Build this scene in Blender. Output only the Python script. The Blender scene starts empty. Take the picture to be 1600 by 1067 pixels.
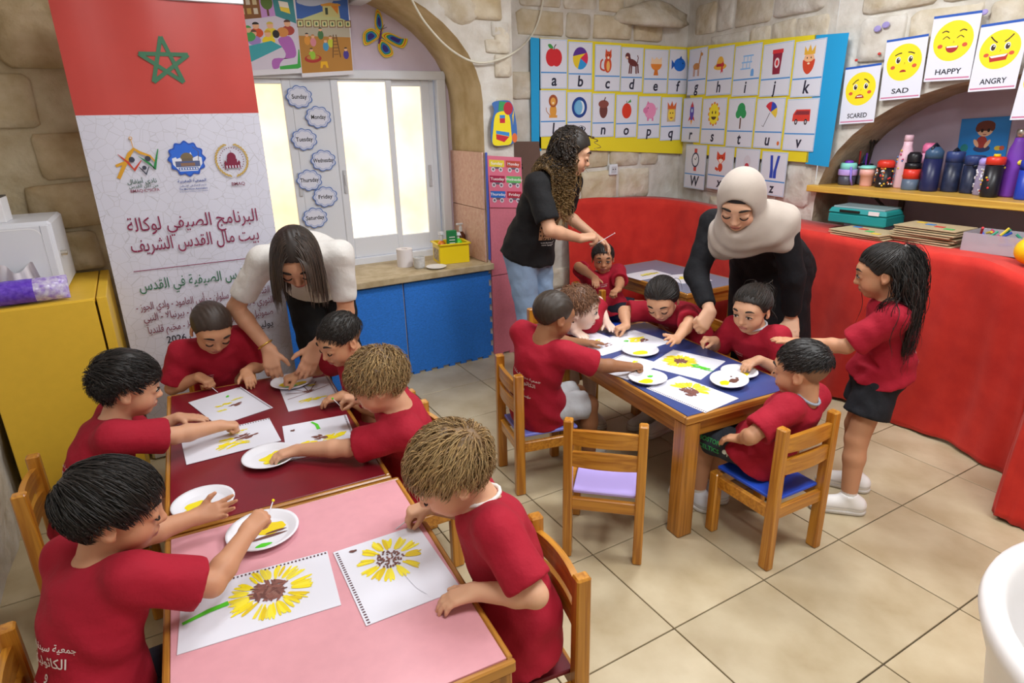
import bpy, bmesh, math, random
import numpy as np
from mathutils import Vector, Matrix
from mathutils.geometry import tessellate_polygon
from mathutils.bvhtree import BVHTree
import unicodedata
random.seed(7); RNG = np.random.default_rng(7)
SC = bpy.context.scene; COL = SC.collection
R = math.radians

# ------------------------------------------------------------------ camera
# room axes: X along the window wall, Y towards the window wall, Z up
FPX, PITCH, ROLL, CAMH = 986.286, 0.34, -0.022, 1.65
_e1 = Vector((math.cos(R(30)), .5, 0)); _n = Vector((-.5, math.cos(R(30)), 0))
def _ab(v): return Vector((v.dot(_e1), v.dot(_n), v.z))
_fw = Vector((0, math.cos(PITCH), -math.sin(PITCH))); _r0 = Vector((1, 0, 0)); _u0 = _r0.cross(_fw)
_rr = _r0*math.cos(ROLL) + _u0*math.sin(ROLL); _uu = -_r0*math.sin(ROLL) + _u0*math.cos(ROLL)
CR, CU, CF = _ab(_rr), _ab(_uu), _ab(_fw)
CAM = Vector((0, 0, CAMH))
cam = bpy.data.cameras.new('camera'); cam.sensor_width = 36; cam.lens = FPX/1600*36; cam.clip_start = .02
camo = bpy.data.objects.new('camera', cam); COL.objects.link(camo)
camo.matrix_world = Matrix(((CR.x, CU.x, -CF.x, 0), (CR.y, CU.y, -CF.y, 0), (CR.z, CU.z, -CF.z, CAMH), (0, 0, 0, 1)))
SC.camera = camo
def ray(x, y): return (x-800)*CR - (y-533.5)*CU + FPX*CF
def PZ(x, y, z):                       # point where the sight line of a pixel meets a height
    d = ray(x, y); return CAM + d*((z-CAMH)/d.z)
def PB(x, y, b): d = ray(x, y); return CAM + d*(b/d.y)
def PA(x, y, a): d = ray(x, y); return CAM + d*(a/d.x)

# ------------------------------------------------------------------ world, lamps, exposure
w = bpy.data.worlds.new('sky'); SC.world = w; w.use_nodes = True
w.node_tree.nodes['Background'].inputs[0].default_value = (.80, .88, 1, 1)
w.node_tree.nodes['Background'].inputs[1].default_value = 1.0
SC.view_settings.view_transform = 'Standard'; SC.view_settings.look = 'None'
SC.view_settings.gamma = 1; SC.view_settings.exposure = EXPOSURE if 'EXPOSURE' in globals() else 0.32
SC.view_settings.use_curve_mapping = False
LAMPS = [(.85, .35, 24), (.75, 2.3, 12), (2.6, .45, 28), (2.55, 2.2, 24)]   # ceiling panels: x, y, watts
CEIL = 2.85

# ------------------------------------------------------------------ helpers
def lin(c):
    c = c/255
    return c/12.92 if c <= .04045 else ((c+.055)/1.055)**2.4
def rgb(h):
    if isinstance(h, str): h = h.lstrip('#'); h = [int(h[i:i+2], 16) for i in (0, 2, 4)]
    return tuple(lin(v) for v in h) + (1,)
MATS = {}
def mat(name, col='#808080', rough=.6, metal=0, noise=0, nscale=20, bump=0, bscale=60, col2=None, spec=.4, coat=0, emit=0, alpha=1, trans=0, rand=0, sheen=0, sss=0, attr=None, stretch=None, detail=4, bd=.01):
    if name in MATS: return MATS[name]
    m = bpy.data.materials.new(name); m.use_nodes = True; nt = m.node_tree; N = nt.nodes; L = nt.links
    b = N['Principled BSDF']; b.inputs['Roughness'].default_value = rough; b.inputs['Metallic'].default_value = metal
    b.inputs['Specular IOR Level'].default_value = spec
    c = rgb(col); b.inputs['Base Color'].default_value = c; out = None
    if coat: b.inputs['Coat Weight'].default_value = coat; b.inputs['Coat Roughness'].default_value = .15
    if sheen: b.inputs['Sheen Weight'].default_value = sheen
    if sss: b.inputs['Subsurface Weight'].default_value = sss; b.inputs['Subsurface Radius'].default_value = (.012, .005, .003); b.inputs['Subsurface Scale'].default_value = 1
    if trans: b.inputs['Transmission Weight'].default_value = trans
    if alpha < 1: b.inputs['Alpha'].default_value = alpha
    tc = N.new('ShaderNodeTexCoord'); vec = tc.outputs['Object']
    if stretch:
        mp = N.new('ShaderNodeMapping'); mp.inputs['Scale'].default_value = stretch; L.new(vec, mp.inputs[0]); vec = mp.outputs[0]
    if attr:
        a = N.new('ShaderNodeAttribute'); a.attribute_name = attr; out = a.outputs['Color']
    if noise or col2:
        t = N.new('ShaderNodeTexNoise'); t.inputs['Scale'].default_value = nscale; t.inputs['Detail'].default_value = detail; L.new(vec, t.inputs['Vector'])
        rmp = N.new('ShaderNodeMapRange'); rmp.inputs[1].default_value = .32; rmp.inputs[2].default_value = .68; L.new(t.outputs[0], rmp.inputs[0])
        mx = N.new('ShaderNodeMix'); mx.data_type = 'RGBA'; L.new(rmp.outputs[0], mx.inputs[0])
        if out:
            mx.blend_type = 'MULTIPLY'; mx.inputs[0].default_value = 1; L.remove(mx.inputs[0].links[0])
            v = N.new('ShaderNodeMapRange'); v.inputs[3].default_value = 1-noise; v.inputs[4].default_value = 1+noise*.4; L.new(rmp.outputs[0], v.inputs[0])
            L.new(out, mx.inputs[6]); L.new(v.outputs[0], mx.inputs[7])
        else:
            c2 = rgb(col2) if col2 else tuple(x*(1-noise) for x in c[:3])+(1,)
            mx.inputs[6].default_value = c; mx.inputs[7].default_value = c2
        out = mx.outputs[2]
    if rand:
        oi = N.new('ShaderNodeObjectInfo'); mr = N.new('ShaderNodeMapRange'); mr.inputs[3].default_value = 1-rand; mr.inputs[4].default_value = 1+rand*.6
        L.new(oi.outputs['Random'], mr.inputs[0]); mx = N.new('ShaderNodeMix'); mx.data_type = 'RGBA'; mx.blend_type = 'MULTIPLY'; mx.inputs[0].default_value = 1
        if out: L.new(out, mx.inputs[6])
        else: mx.inputs[6].default_value = c
        L.new(mr.outputs[0], mx.inputs[7]); out = mx.outputs[2]
    if out: L.new(out, b.inputs['Base Color'])
    if bump:
        t = N.new('ShaderNodeTexNoise'); t.inputs['Scale'].default_value = bscale; t.inputs['Detail'].default_value = 5; L.new(vec, t.inputs['Vector'])
        bp = N.new('ShaderNodeBump'); bp.inputs['Strength'].default_value = bump; bp.inputs['Distance'].default_value = bd
        L.new(t.outputs[0], bp.inputs['Height']); L.new(bp.outputs[0], b.inputs['Normal'])
    if emit:
        b.inputs['Emission Color'].default_value = c; b.inputs['Emission Strength'].default_value = emit
        if out: L.new(out, b.inputs['Emission Color'])
    MATS[name] = m; return m
def wood(name, c1, c2, rough=.35, axis=2, coat=.25):
    if name in MATS: return MATS[name]
    m = bpy.data.materials.new(name); m.use_nodes = True; nt = m.node_tree; N = nt.nodes; L = nt.links; b = N['Principled BSDF']
    tc = N.new('ShaderNodeTexCoord'); mp = N.new('ShaderNodeMapping'); s = [70, 70, 70]; s[axis] = 3; mp.inputs['Scale'].default_value = s
    oi = N.new('ShaderNodeObjectInfo'); vm = N.new('ShaderNodeVectorMath'); vm.operation = 'ADD'
    L.new(tc.outputs['Object'], vm.inputs[0]); L.new(oi.outputs['Random'], vm.inputs[1]); L.new(vm.outputs[0], mp.inputs[0])
    n = N.new('ShaderNodeTexNoise'); n.inputs['Scale'].default_value = 1; n.inputs['Detail'].default_value = 3; n.inputs['Distortion'].default_value = .6; L.new(mp.outputs[0], n.inputs['Vector'])
    r = N.new('ShaderNodeValToRGB'); r.color_ramp.elements[0].position = .35; r.color_ramp.elements[1].position = .62
    r.color_ramp.elements[0].color = rgb(c2); r.color_ramp.elements[1].color = rgb(c1); L.new(n.outputs[0], r.inputs[0]); L.new(r.outputs[0], b.inputs['Base Color'])
    b.inputs['Roughness'].default_value = rough; b.inputs['Coat Weight'].default_value = coat; b.inputs['Coat Roughness'].default_value = .2
    MATS[name] = m; return m
def C(h):                                # plain matt colour, shared
    return mat('colour '+h.lstrip('#'), h, .6)

def link(name, me, parent=None, loc=None, rotz=0):
    o = bpy.data.objects.new(name, me); COL.objects.link(o)
    if parent is not None: o.parent = parent
    if loc is not None: o.location = loc
    if rotz: o.rotation_euler = (0, 0, rotz)
    return o
def mesh(name, V, F, mats, idx=None, parent=None, smooth=False, loc=None, rotz=0):
    me = bpy.data.meshes.new(name)
    me.from_pydata([tuple(v) for v in V], [], F)
    if not isinstance(mats, (list, tuple)): mats = [mats]
    for m in mats: me.materials.append(m)
    if idx is not None: me.polygons.foreach_set('material_index', np.asarray(idx, dtype=np.int32))
    if smooth: me.polygons.foreach_set('use_smooth', [True]*len(me.polygons))
    me.update()
    return link(name, me, parent, loc, rotz)
def tag(o, label, cat, group=None):
    o['label'] = label; o['category'] = cat
    if group: o['group'] = group
    return o
def thing(name, label, cat, loc=(0, 0, 0), rotz=0, group=None):
    return tag(link(name, None, None, loc, rotz), label, cat, group)
def struct(o): o['kind'] = 'structure'; return o
def copy_tree(o, parent=None):
    c = o.copy(); COL.objects.link(c); c.parent = parent
    for ch in [x for x in o.children]: copy_tree(ch, c)
    return c

class MB:
    def __init__(s): s.V = []; s.F = []; s.I = []
    def add(s, V, F, i=0, M=None):
        n = len(s.V)
        s.V += [tuple(M @ Vector(v)) if M else tuple(v) for v in V]; s.F += [tuple(n+k for k in f) for f in F]; s.I += [i]*len(F); return s
    def box(s, c, d, i=0, M=None, bev=0, top=None):
        x, y, z = (k/2 for k in d); cx, cy, cz = c; t = top or (1, 1)
        if bev:
            b = min(bev, x*.49, y*.49, z*.49); V = []; F = []
            for zz, e in ((-z, b), (-z+b, 0), (z-b, 0), (z, b)):
                xx, yy = x-e, y-e; q = b if e == 0 else b*.3
                k = (t[0], t[1]) if zz > 0 else (1, 1)
                for px, py in ((-xx+q, -yy), (xx-q, -yy), (xx, -yy+q), (xx, yy-q), (xx-q, yy), (-xx+q, yy), (-xx, yy-q), (-xx, -yy+q)): V.append((cx+px*k[0], cy+py*k[1], cz+zz))
            F.append(tuple(range(7, -1, -1))); F.append(tuple(range(24, 32)))
            for r in range(3):
                for k in range(8): F.append((r*8+k, r*8+(k+1) % 8, r*8+8+(k+1) % 8, r*8+8+k))
            return s.add(V, F, i, M)
        V = [(cx+a*x*(t[0] if c_ > 0 else 1), cy+b*y*(t[1] if c_ > 0 else 1), cz+c_*z) for c_ in (-1, 1) for b in (-1, 1) for a in (-1, 1)]
        return s.add(V, [(0, 2, 3, 1), (4, 5, 7, 6), (0, 1, 5, 4), (2, 6, 7, 3), (0, 4, 6, 2), (1, 3, 7, 5)], i, M)
    def lathe(s, prof, n=24, i=0, M=None, sx=1, sy=1):
        V = []; F = []
        for r, z in prof:
            for k in range(n): a = 2*math.pi*k/n; V.append((r*sx*math.cos(a), r*sy*math.sin(a), z))
        for j in range(len(prof)-1):
            for k in range(n): F.append((j*n+k, j*n+(k+1) % n, j*n+n+(k+1) % n, j*n+n+k))
        if prof[0][0] > 1e-6: F.append(tuple(range(n-1, -1, -1)))
        if prof[-1][0] > 1e-6: F.append(tuple(range((len(prof)-1)*n, len(prof)*n)))
        return s.add(V, F, i, M)
    def tube(s, pts, r, n=8, i=0, M=None, taper=None):
        pts = [Vector(p) for p in pts]; V = []; F = []; prev = None
        for k, p in enumerate(pts):
            d = (pts[min(k+1, len(pts)-1)]-pts[max(k-1, 0)]).normalized()
            u = prev if prev else (Vector((0, 0, 1)) if abs(d.z) < .9 else Vector((1, 0, 0)))
            u = (u-d*u.dot(d)).normalized(); prev = u; v = d.cross(u)
            rr = r[k] if isinstance(r, (list, tuple)) else r
            for q in range(n): a = 2*math.pi*q/n; V.append(p+u*math.cos(a)*rr+v*math.sin(a)*rr)
        for k in range(len(pts)-1):
            for q in range(n): F.append((k*n+q, k*n+(q+1) % n, k*n+n+(q+1) % n, k*n+n+q))
        F.append(tuple(range(n-1, -1, -1))); F.append(tuple(range((len(pts)-1)*n, len(pts)*n)))
        return s.add(V, F, i, M)
    def ball(s, c, r, n=12, m=8, i=0, M=None):
        r = r if isinstance(r, (tuple, list)) else (r, r, r)
        prof = [(math.sin(math.pi*j/m), -math.cos(math.pi*j/m)) for j in range(m+1)]
        V = []; F = []
        for q, z in prof:
            for k in range(n): a = 2*math.pi*k/n; V.append((c[0]+q*math.cos(a)*r[0], c[1]+q*math.sin(a)*r[1], c[2]+z*r[2]))
        for j in range(m):
            for k in range(n): F.append((j*n+k, j*n+(k+1) % n, j*n+n+(k+1) % n, j*n+n+k))
        return s.add(V, F, i, M)
    def prism(s, pts, h, i=0, M=None, z0=0):
        n = len(pts); V = [(x, y, z0) for x, y in pts]+[(x, y, z0+h) for x, y in pts]
        T = [tuple(t) for t in tessellate_polygon([[Vector((x, y, 0)) for x, y in pts]])]
        F = [t[::-1] for t in T]+[tuple(k+n for k in t) for t in T]+[(k, (k+1) % n, n+(k+1) % n, n+k) for k in range(n)]
        return s.add(V, F, i, M)
    def build(s, name, mats, parent=None, smooth=False, loc=None, rotz=0):
        return mesh(name, s.V, s.F, mats, s.I, parent, smooth, loc, rotz)
def frame(o, u, v):
    """matrix taking local (x,y,z) to o + x*u + y*v + z*(u x v)"""
    u = Vector(u).normalized(); v = Vector(v); v = (v-u*v.dot(u)).normalized(); n = u.cross(v); o = Vector(o)
    return Matrix(((u.x, v.x, n.x, o.x), (u.y, v.y, n.y, o.y), (u.z, v.z, n.z, o.z), (0, 0, 0, 1)))

# ------------------------------------------------------------------ lettering
_AF = {}
for _cp in range(0xFE70, 0xFEFD):
    _d = unicodedata.decomposition(chr(_cp)).split()
    if len(_d) == 2: _AF.setdefault(chr(int(_d[1], 16)), {})[_d[0]] = chr(_cp)
    elif len(_d) == 3 and _d[1] == '0644': _AF.setdefault('\u0644'+chr(int(_d[2], 16)), {})[_d[0]] = chr(_cp)
def arabic(s):
    L = []; i = 0
    while i < len(s):
        if s[i] == '\u0644' and s[i:i+2] in _AF and len(s[i:i+2]) == 2: L.append(s[i:i+2]); i += 2
        else: L.append(s[i]); i += 1
    dual = lambda c: c in _AF and '<initial>' in _AF[c]
    out = []
    for k, c in enumerate(L):
        if c not in _AF: out.append(c); continue
        p = k > 0 and dual(L[k-1]) and '<final>' in _AF[c]
        n = k+1 < len(L) and L[k+1] in _AF and '<final>' in _AF[L[k+1]] and dual(c)
        key = '<medial>' if p and n else '<final>' if p else '<initial>' if n else '<isolated>'
        out.append(_AF[c].get(key) or _AF[c]['<isolated>'])
    res = ''; buf = ''
    for ch in out[::-1]:
        if ch.isascii() and ch.isdigit(): buf = ch+buf
        else: res += buf+ch; buf = ''
    return res+buf
_TC = {}
def text2d(body, size=1, align='CENTER', bold=0, shear=0, width=None):
    key = (body, align, bold, shear)
    if key not in _TC:
        t = bpy.data.curves.new('lettering', 'FONT'); t.body = body; t.size = 1; t.align_x = align; t.align_y = 'CENTER'; t.offset = bold; t.shear = shear; t.resolution_u = 3; t.fill_mode = 'FRONT'
        o = bpy.data.objects.new('lettering', t); COL.objects.link(o)
        bpy.context.view_layer.update(); dg = bpy.context.evaluated_depsgraph_get()
        me = bpy.data.meshes.new_from_object(o.evaluated_get(dg))
        bm = bmesh.new(); bm.from_mesh(me); bmesh.ops.triangulate(bm, faces=bm.faces); bmesh.ops.remove_doubles(bm, verts=bm.verts, dist=1e-5)
        bm.verts.index_update(); V = [(v.co.x, v.co.y) for v in bm.verts]; F = [tuple(v.index for v in f.verts) for f in bm.faces]
        F = [f if ((V[f[1]][0]-V[f[0]][0])*(V[f[2]][1]-V[f[0]][1])-(V[f[1]][1]-V[f[0]][1])*(V[f[2]][0]-V[f[0]][0])) > 0 else f[::-1] for f in F]
        bm.free(); bpy.data.objects.remove(o); bpy.data.curves.remove(t); bpy.data.meshes.remove(me); _TC[key] = (V, F)
    V, F = _TC[key]; s = size
    sx = s
    if width and V:
        w_ = max(v[0] for v in V)-min(v[0] for v in V); sx = width/w_
        if size is None: s = sx
    return [(x*sx, y*s) for x, y in V], F
def smooth_curve(pts, n=6, closed=False):
    P = [Vector(p).to_3d() if len(p) == 2 else Vector(p) for p in pts]; out = []; m = len(P)
    rng_ = range(m if closed else m-1)
    for i in rng_:
        g = (lambda k: P[k % m]) if closed else (lambda k: P[min(max(k, 0), m-1)])
        p0, p1, p2, p3 = g(i-1), g(i), g(i+1), g(i+2)
        for k in range(n):
            t = k/n; out.append(.5*((2*p1)+(p2-p0)*t+(2*p0-5*p1+4*p2-p3)*t*t+(3*p1-p0-3*p2+p3)*t**3))
    if not closed: out.append(P[-1])
    return [tuple(p) if len(pts[0]) == 3 else (p.x, p.y) for p in out]
class Art:
    """flat print: coloured shapes laid in thin layers on a sheet, u to the right, v up"""
    def __init__(s, lift=.0011, step=.000012): s.V = []; s.F = []; s.I = []; s.mats = []; s.L = []; s.z = lift; s.step = step
    def _m(s, c):
        m = C(c) if isinstance(c, str) else c
        if m not in s.mats: s.mats.append(m)
        return s.mats.index(m)
    def tri(s, V, F, c):
        n = len(s.V); s.L.append((n, len(s.F), len(V), len(F))); s.V += [(x, y, s.z) for x, y in V]; s.F += [tuple(n+k for k in f) for f in F]; s.I += [s._m(c)]*len(F); s.z += s.step; return s
    def poly(s, pts, c, smooth=0):
        if smooth: pts = smooth_curve(pts, smooth, True)
        T = [tuple(t) for t in tessellate_polygon([[Vector((x, y, 0)) for x, y in pts]])]
        ar = sum(pts[k][0]*pts[(k+1) % len(pts)][1]-pts[(k+1) % len(pts)][0]*pts[k][1] for k in range(len(pts)))
        T2 = []
        for t in T:
            a = (pts[t[1]][0]-pts[t[0]][0])*(pts[t[2]][1]-pts[t[0]][1])-(pts[t[1]][1]-pts[t[0]][1])*(pts[t[2]][0]-pts[t[0]][0])
            T2.append(t if a > 0 else t[::-1])
        return s.tri(pts, T2, c)
    def ell(s, x, y, rx, ry=None, c='#000000', rot=0, n=22, a0=0, a1=360, pie=0):
        ry = ry or rx; cr, sr = math.cos(R(rot)), math.sin(R(rot)); P = [(x, y)] if pie else []
        m = n if a1-a0 >= 360 else n+1
        for k in range(m):
            a = R(a0+(a1-a0)*k/n); p, q = rx*math.cos(a), ry*math.sin(a); P.append((x+p*cr-q*sr, y+p*sr+q*cr))
        return s.poly(P, c)
    def rect(s, x, y, w_, h_, c, rot=0):
        cr, sr = math.cos(R(rot)), math.sin(R(rot))
        return s.poly([(x+a*w_/2*cr-b*h_/2*sr, y+a*w_/2*sr+b*h_/2*cr) for a, b in ((-1, -1), (1, -1), (1, 1), (-1, 1))], c)
    def line(s, pts, wd, c, smooth=0, closed=False):
        if smooth: pts = smooth_curve(pts, smooth, closed)
        if closed: pts = pts+[pts[0]]
        n = len(pts); V = []; F = []
        for k in range(n):
            a = Vector(pts[max(k-1, 0)]); b = Vector(pts[min(k+1, n-1)]); d = (b-a)
            if closed and k in (0, n-1): d = Vector(pts[1])-Vector(pts[n-2])
            d = d.normalized() if d.length > 1e-9 else Vector((1, 0)); nn = Vector((-d.y, d.x))*(wd[k]/2 if isinstance(wd, list) else wd/2)
            V += [(pts[k][0]-nn.x, pts[k][1]-nn.y), (pts[k][0]+nn.x, pts[k][1]+nn.y)]
        for k in range(n-1): F.append((2*k, 2*k+2, 2*k+3, 2*k+1))
        return s.tri(V, F, c)
    def text(s, body, x, y, size, c, align='CENTER', bold=.01, shear=0, width=None, rot=0):
        V, F = text2d(body, size, align, bold, shear, width); cr, sr = math.cos(R(rot)), math.sin(R(rot))
        return s.tri([(x+a*cr-b*sr, y+a*sr+b*cr) for a, b in V], F, c)
    def split(s, name, parent, M, k0=0, limit=16):
        if len(s.L)-k0 > limit:
            o = s.build(name, parent, M); o['kind'] = 'stuff'; return
        for (v0, f0, nv, nf) in s.L[k0:]:
            mesh(name, [M @ Vector(v) for v in s.V[v0:v0+nv]], [tuple(q-v0 for q in f) for f in s.F[f0:f0+nf]], s.mats[s.I[f0]], None, parent)
        if k0:
            b = Art(); b.V = s.V[:s.L[k0][0]]; b.F = s.F[:s.L[k0][1]]; b.I = s.I[:s.L[k0][1]]; b.mats = s.mats; o = b.build('perforations', parent, M); o['kind'] = 'stuff'
    def build(s, name, parent, M=None, sag=None):
        V = s.V
        if sag: V = [(x, y, z+sag(x, y)) for x, y, z in V]
        if M: V = [M @ Vector(v) for v in V]
        return mesh(name, V, s.F, s.mats, s.I, parent)
# ================================================================== THE SETTING
XL, XR, YF, YB, YW = -.78, 3.8, -1.6, 3.85, 4.35
YC = 4.2                       # wall behind the alphabet chart
M_grout = mat('tile joint', '#4a4038', .9)
M_tile = mat('floor tile', '#cabd9f', .36, col2='#b09f7e', nscale=4.5, rand=.06, bump=.04, bscale=40, spec=.45, detail=8)
M_plaster = mat('lime plaster', '#dbd8d2', .92, col2='#c3bcb0', nscale=7, bump=1, bscale=13, bd=.014, detail=10)
M_stone = mat('pale limestone', '#dad3c5', .92, col2='#c0b298', nscale=9, bump=1, bscale=16, bd=.013, rand=.07, detail=10)
M_stone2 = mat('ochre limestone', '#d8cdb6', .92, col2='#c0ae8c', nscale=8, bump=1, bscale=16, bd=.013, rand=.08, detail=10)
M_soffit = mat('arch stone', '#d0bb95', .92, col2='#b39b70', nscale=7, bump=1, bscale=12, bd=.016, detail=10)
M_lilac = mat('lilac plaster', '#d9cbdc', .85, noise=.06, nscale=8, bump=.15, bscale=30)
M_white = mat('white aluminium', '#dfe3ec', .35, spec=.5)
M_ceil = mat('ceiling plaster', '#e6e2da', .9, noise=.05, nscale=6)

# floor: slab with one object per tile
TS = .4537; TA, TB = 1.309, 1.205
fl = struct(MB().box((1.6, 1.35, -.055), (5.4, 6.2, .09)).build('floor', M_grout))
tm = MB().box((0, 0, -.0045), (TS-.005, TS-.005, .012), bev=.0012); tme = None
for i in range(-5, 7):
    for j in range(-7, 7):
        x, y = TA+(i+.5)*TS, TB+(j+.5)*TS
        if not (-.95 < x < 4.3 and -1.8 < y < 4.4): continue
        if tme is None: o = tm.build('tile', M_tile, fl); tme = o.data
        else: o = link('tile', tme, fl)
        o.location = (x, y, -.0015)

def rough_panel(name, M, us, vs, hole, amp, m, parent=None, lip=0):
    """wall face as a grid in (u,v) with gentle relief; hole(u,v) leaves cells open"""
    nu, nv = len(us), len(vs); V = []; F = []
    for u in us:
        for v in vs:
            d = amp*(math.sin(u*7.3+v*3.1)+math.sin(u*3.7-v*8.9+1.3)+.6*math.sin(u*17+v*13))*.4
            V.append(M @ Vector((u, v, d)))
    for i in range(nu-1):
        for j in range(nv-1):
            if hole and hole((us[i]+us[i+1])/2, (vs[j]+vs[j+1])/2): continue
            a = i*nv+j; F.append((a, a+nv, a+nv+1, a+1))
    return mesh(name, V, F, m, None, parent, smooth=True)
AC, AW, ASP, ARI = 1.0, 1.045, 1.75, .69            # window alcove: centre, half width, spring, rise
def arch_z(a):
    t = abs(a-AC)/AW
    return ASP+ARI*math.sqrt(max(0, 1-t*t)) if t < 1 else 0
ZT = CEIL
# ---- back wall (window alcove in front plane YB)
def arch_pts(n=22, z0=.66):
    P = [(AC-AW, z0), (AC-AW, 1.2)]
    P += [(AC-AW*math.cos(math.pi*k/n), ASP+ARI*math.sin(math.pi*k/n)) for k in range(n+1)]
    return P+[(AC+AW, 1.2), (AC+AW, z0)]
V = []; F = []
cols = sorted(set([XL-.1, -.6, -.4, -.2, AC-AW]+[AC-AW*math.cos(math.pi*k/22) for k in range(1, 22)]+[AC+AW, 2.16, 2.27]))
for a in cols:
    inside = AC-AW-1e-6 <= a <= AC+AW+1e-6
    V += [(a, YB, 0), (a, YB, .66), (a, YB, max(arch_z(a), ASP) if inside else ASP), (a, YB, ZT)]
for k in range(len(cols)-1):
    a, b = 4*k, 4*k+4; mid = (cols[k]+cols[k+1])/2
    F.append((a, b, b+1, a+1)); F.append((a+2, b+2, b+3, a+3))
    if not (AC-AW < mid < AC+AW): F.append((a+1, b+1, b+2, a+2))
MI = [1 if sum(V[q][0] for q in f)/len(f) < AC-AW else 0 for f in F]
wall_back = struct(mesh('wall_back', V, F, [M_plaster, mat('brown lime mortar', '#c8bb9f', .95, col2='#ac9b7b', nscale=7, bump=1, bscale=12, bd=.02, detail=10)], MI))
P = arch_pts(); V = []; F = []
for k, (a, z) in enumerate(P): V += [(a, YB, z), (a, YW, z)]
for k in range(len(P)-1): F.append((2*k, 2*k+2, 2*k+3, 2*k+1))
mesh('arch_soffit', V, F, M_soffit, None, wall_back, smooth=False)
# pier return and chart wall
PX = 2.27
mesh('pier_side', [(PX, YB, 0), (PX, YC+.05, 0), (PX, YC+.05, ZT), (PX, YB, ZT)], [(0, 1, 2, 3)], M_plaster, None, wall_back)
Mc = frame((PX, YC, 0), (1, 0, 0), (0, 0, 1))
wall_chart = struct(rough_panel('wall_far', Mc, np.linspace(-.05, 2.05, 20), np.linspace(0, ZT, 26), None, .012, M_plaster))
# ---- alcove back with a hole for the window
WL, WR, WB, WT = .18, 1.985, .70, 1.955
V = []; F = []
def quad(V, F, pts): n = len(V); V += pts; F.append(tuple(range(n, n+4)))
for (x0, x1, z0, z1) in ((-.2, 2.2, 0, WB), (-.2, WL, WB, WT), (WR, 2.2, WB, WT), (-.2, 2.2, WT, 2.6)):
    quad(V, F, [(x0, YW, z0), (x1, YW, z0), (x1, YW, z1), (x0, YW, z1)])
wall_window = struct(mesh('wall_window', V, F, M_lilac))
# ---- right wall: angled part with the chart, straight part with the arched niche
RC = Vector((4.16, 4.22, 0)); RK = Vector((XR, 2.62, 0))
Mr = frame(RC, RK-RC, (0, 0, 1)); RL = (RK-RC).length
NB, NW_, NSP, NRI, NZ0 = 1.6, 1.01, 1.1, .70, .55
def niche(u, z):
    t = abs(u-NB)/NW_
    return t < 1 and NZ0 < z < (NSP+NRI*math.sqrt(1-t*t))
wall_right = struct(rough_panel('wall_right', Mr, np.linspace(-.02, RL, 18), np.linspace(0, ZT, 26), None, .010, M_plaster))
# straight part built from strips that follow the niche arch
ys = sorted(set([YF, -.6, 0, .3, NB-NW_]+[NB-NW_*math.cos(math.pi*k/20) for k in range(1, 20)]+[NB+NW_, RK.y]), reverse=True)
V = []; F = []
for y in ys:
    t = abs(y-NB)/NW_; zt = NSP+NRI*math.sqrt(max(0, 1-t*t)) if t <= 1 else NSP
    V += [(XR, y, 0), (XR, y, NZ0), (XR, y, zt), (XR, y, ZT)]
for k in range(len(ys)-1):
    a, b = 4*k, 4*k+4; mid = (ys[k]+ys[k+1])/2
    F.append((a, b, b+1, a+1)); F.append((a+2, b+2, b+3, a+3))
    if abs(mid-NB) > NW_: F.append((a+1, b+1, b+2, a+2))
mesh('niche_wall', V, F, M_plaster, None, wall_right)
ND = .36; P = [(NB+NW_, NZ0)]+[(NB+NW_*math.cos(math.pi*k/20), NSP+NRI*math.sin(math.pi*k/20)) for k in range(21)]+[(NB-NW_, NZ0)]
V = []; F = []
for (y, z) in P: V += [(XR, y, z), (XR+ND, y, z)]
n = len(P)
for k in range(n): F.append((2*k, 2*((k+1) % n), 2*((k+1) % n)+1, 2*k+1))
mesh('niche_reveal', V, F, mat('niche stone', '#b3a28c', .9, col2='#8f7d67', nscale=7, bump=1, bscale=12, bd=.02), None, wall_right)
mesh('niche_back', [(XR+ND, y, z) for y, z in P], [tuple(range(n))], mat('niche plaster', '#bfb0c4', .85, noise=.08, nscale=8), None, wall_right)
# ---- left, front walls and ceiling (bounce light, out of view or at the frame's edge)
wall_left = struct(rough_panel('wall_left', frame((XL+.08, YF, 0), (0, 1, 0), (0, 0, 1)), np.linspace(0, YB-YF+.05, 30), np.linspace(0, ZT, 20), None, .02, M_plaster))
M_front = mat('front plaster', '#ddd6ca', .9, noise=.05)
struct(mesh('wall_front', [(XL-.1, YF, 0), (XR+.1, YF, 0), (XR+.1, YF, ZT), (XL-.1, YF, ZT)], [(0, 3, 2, 1)], M_front))
struct(mesh('ceiling', [(XL-.2, YF-.1, ZT), (4.3, YF-.1, ZT), (4.3, 4.5, ZT), (XL-.2, 4.5, ZT)], [(0, 1, 2, 3)], M_ceil))

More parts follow.
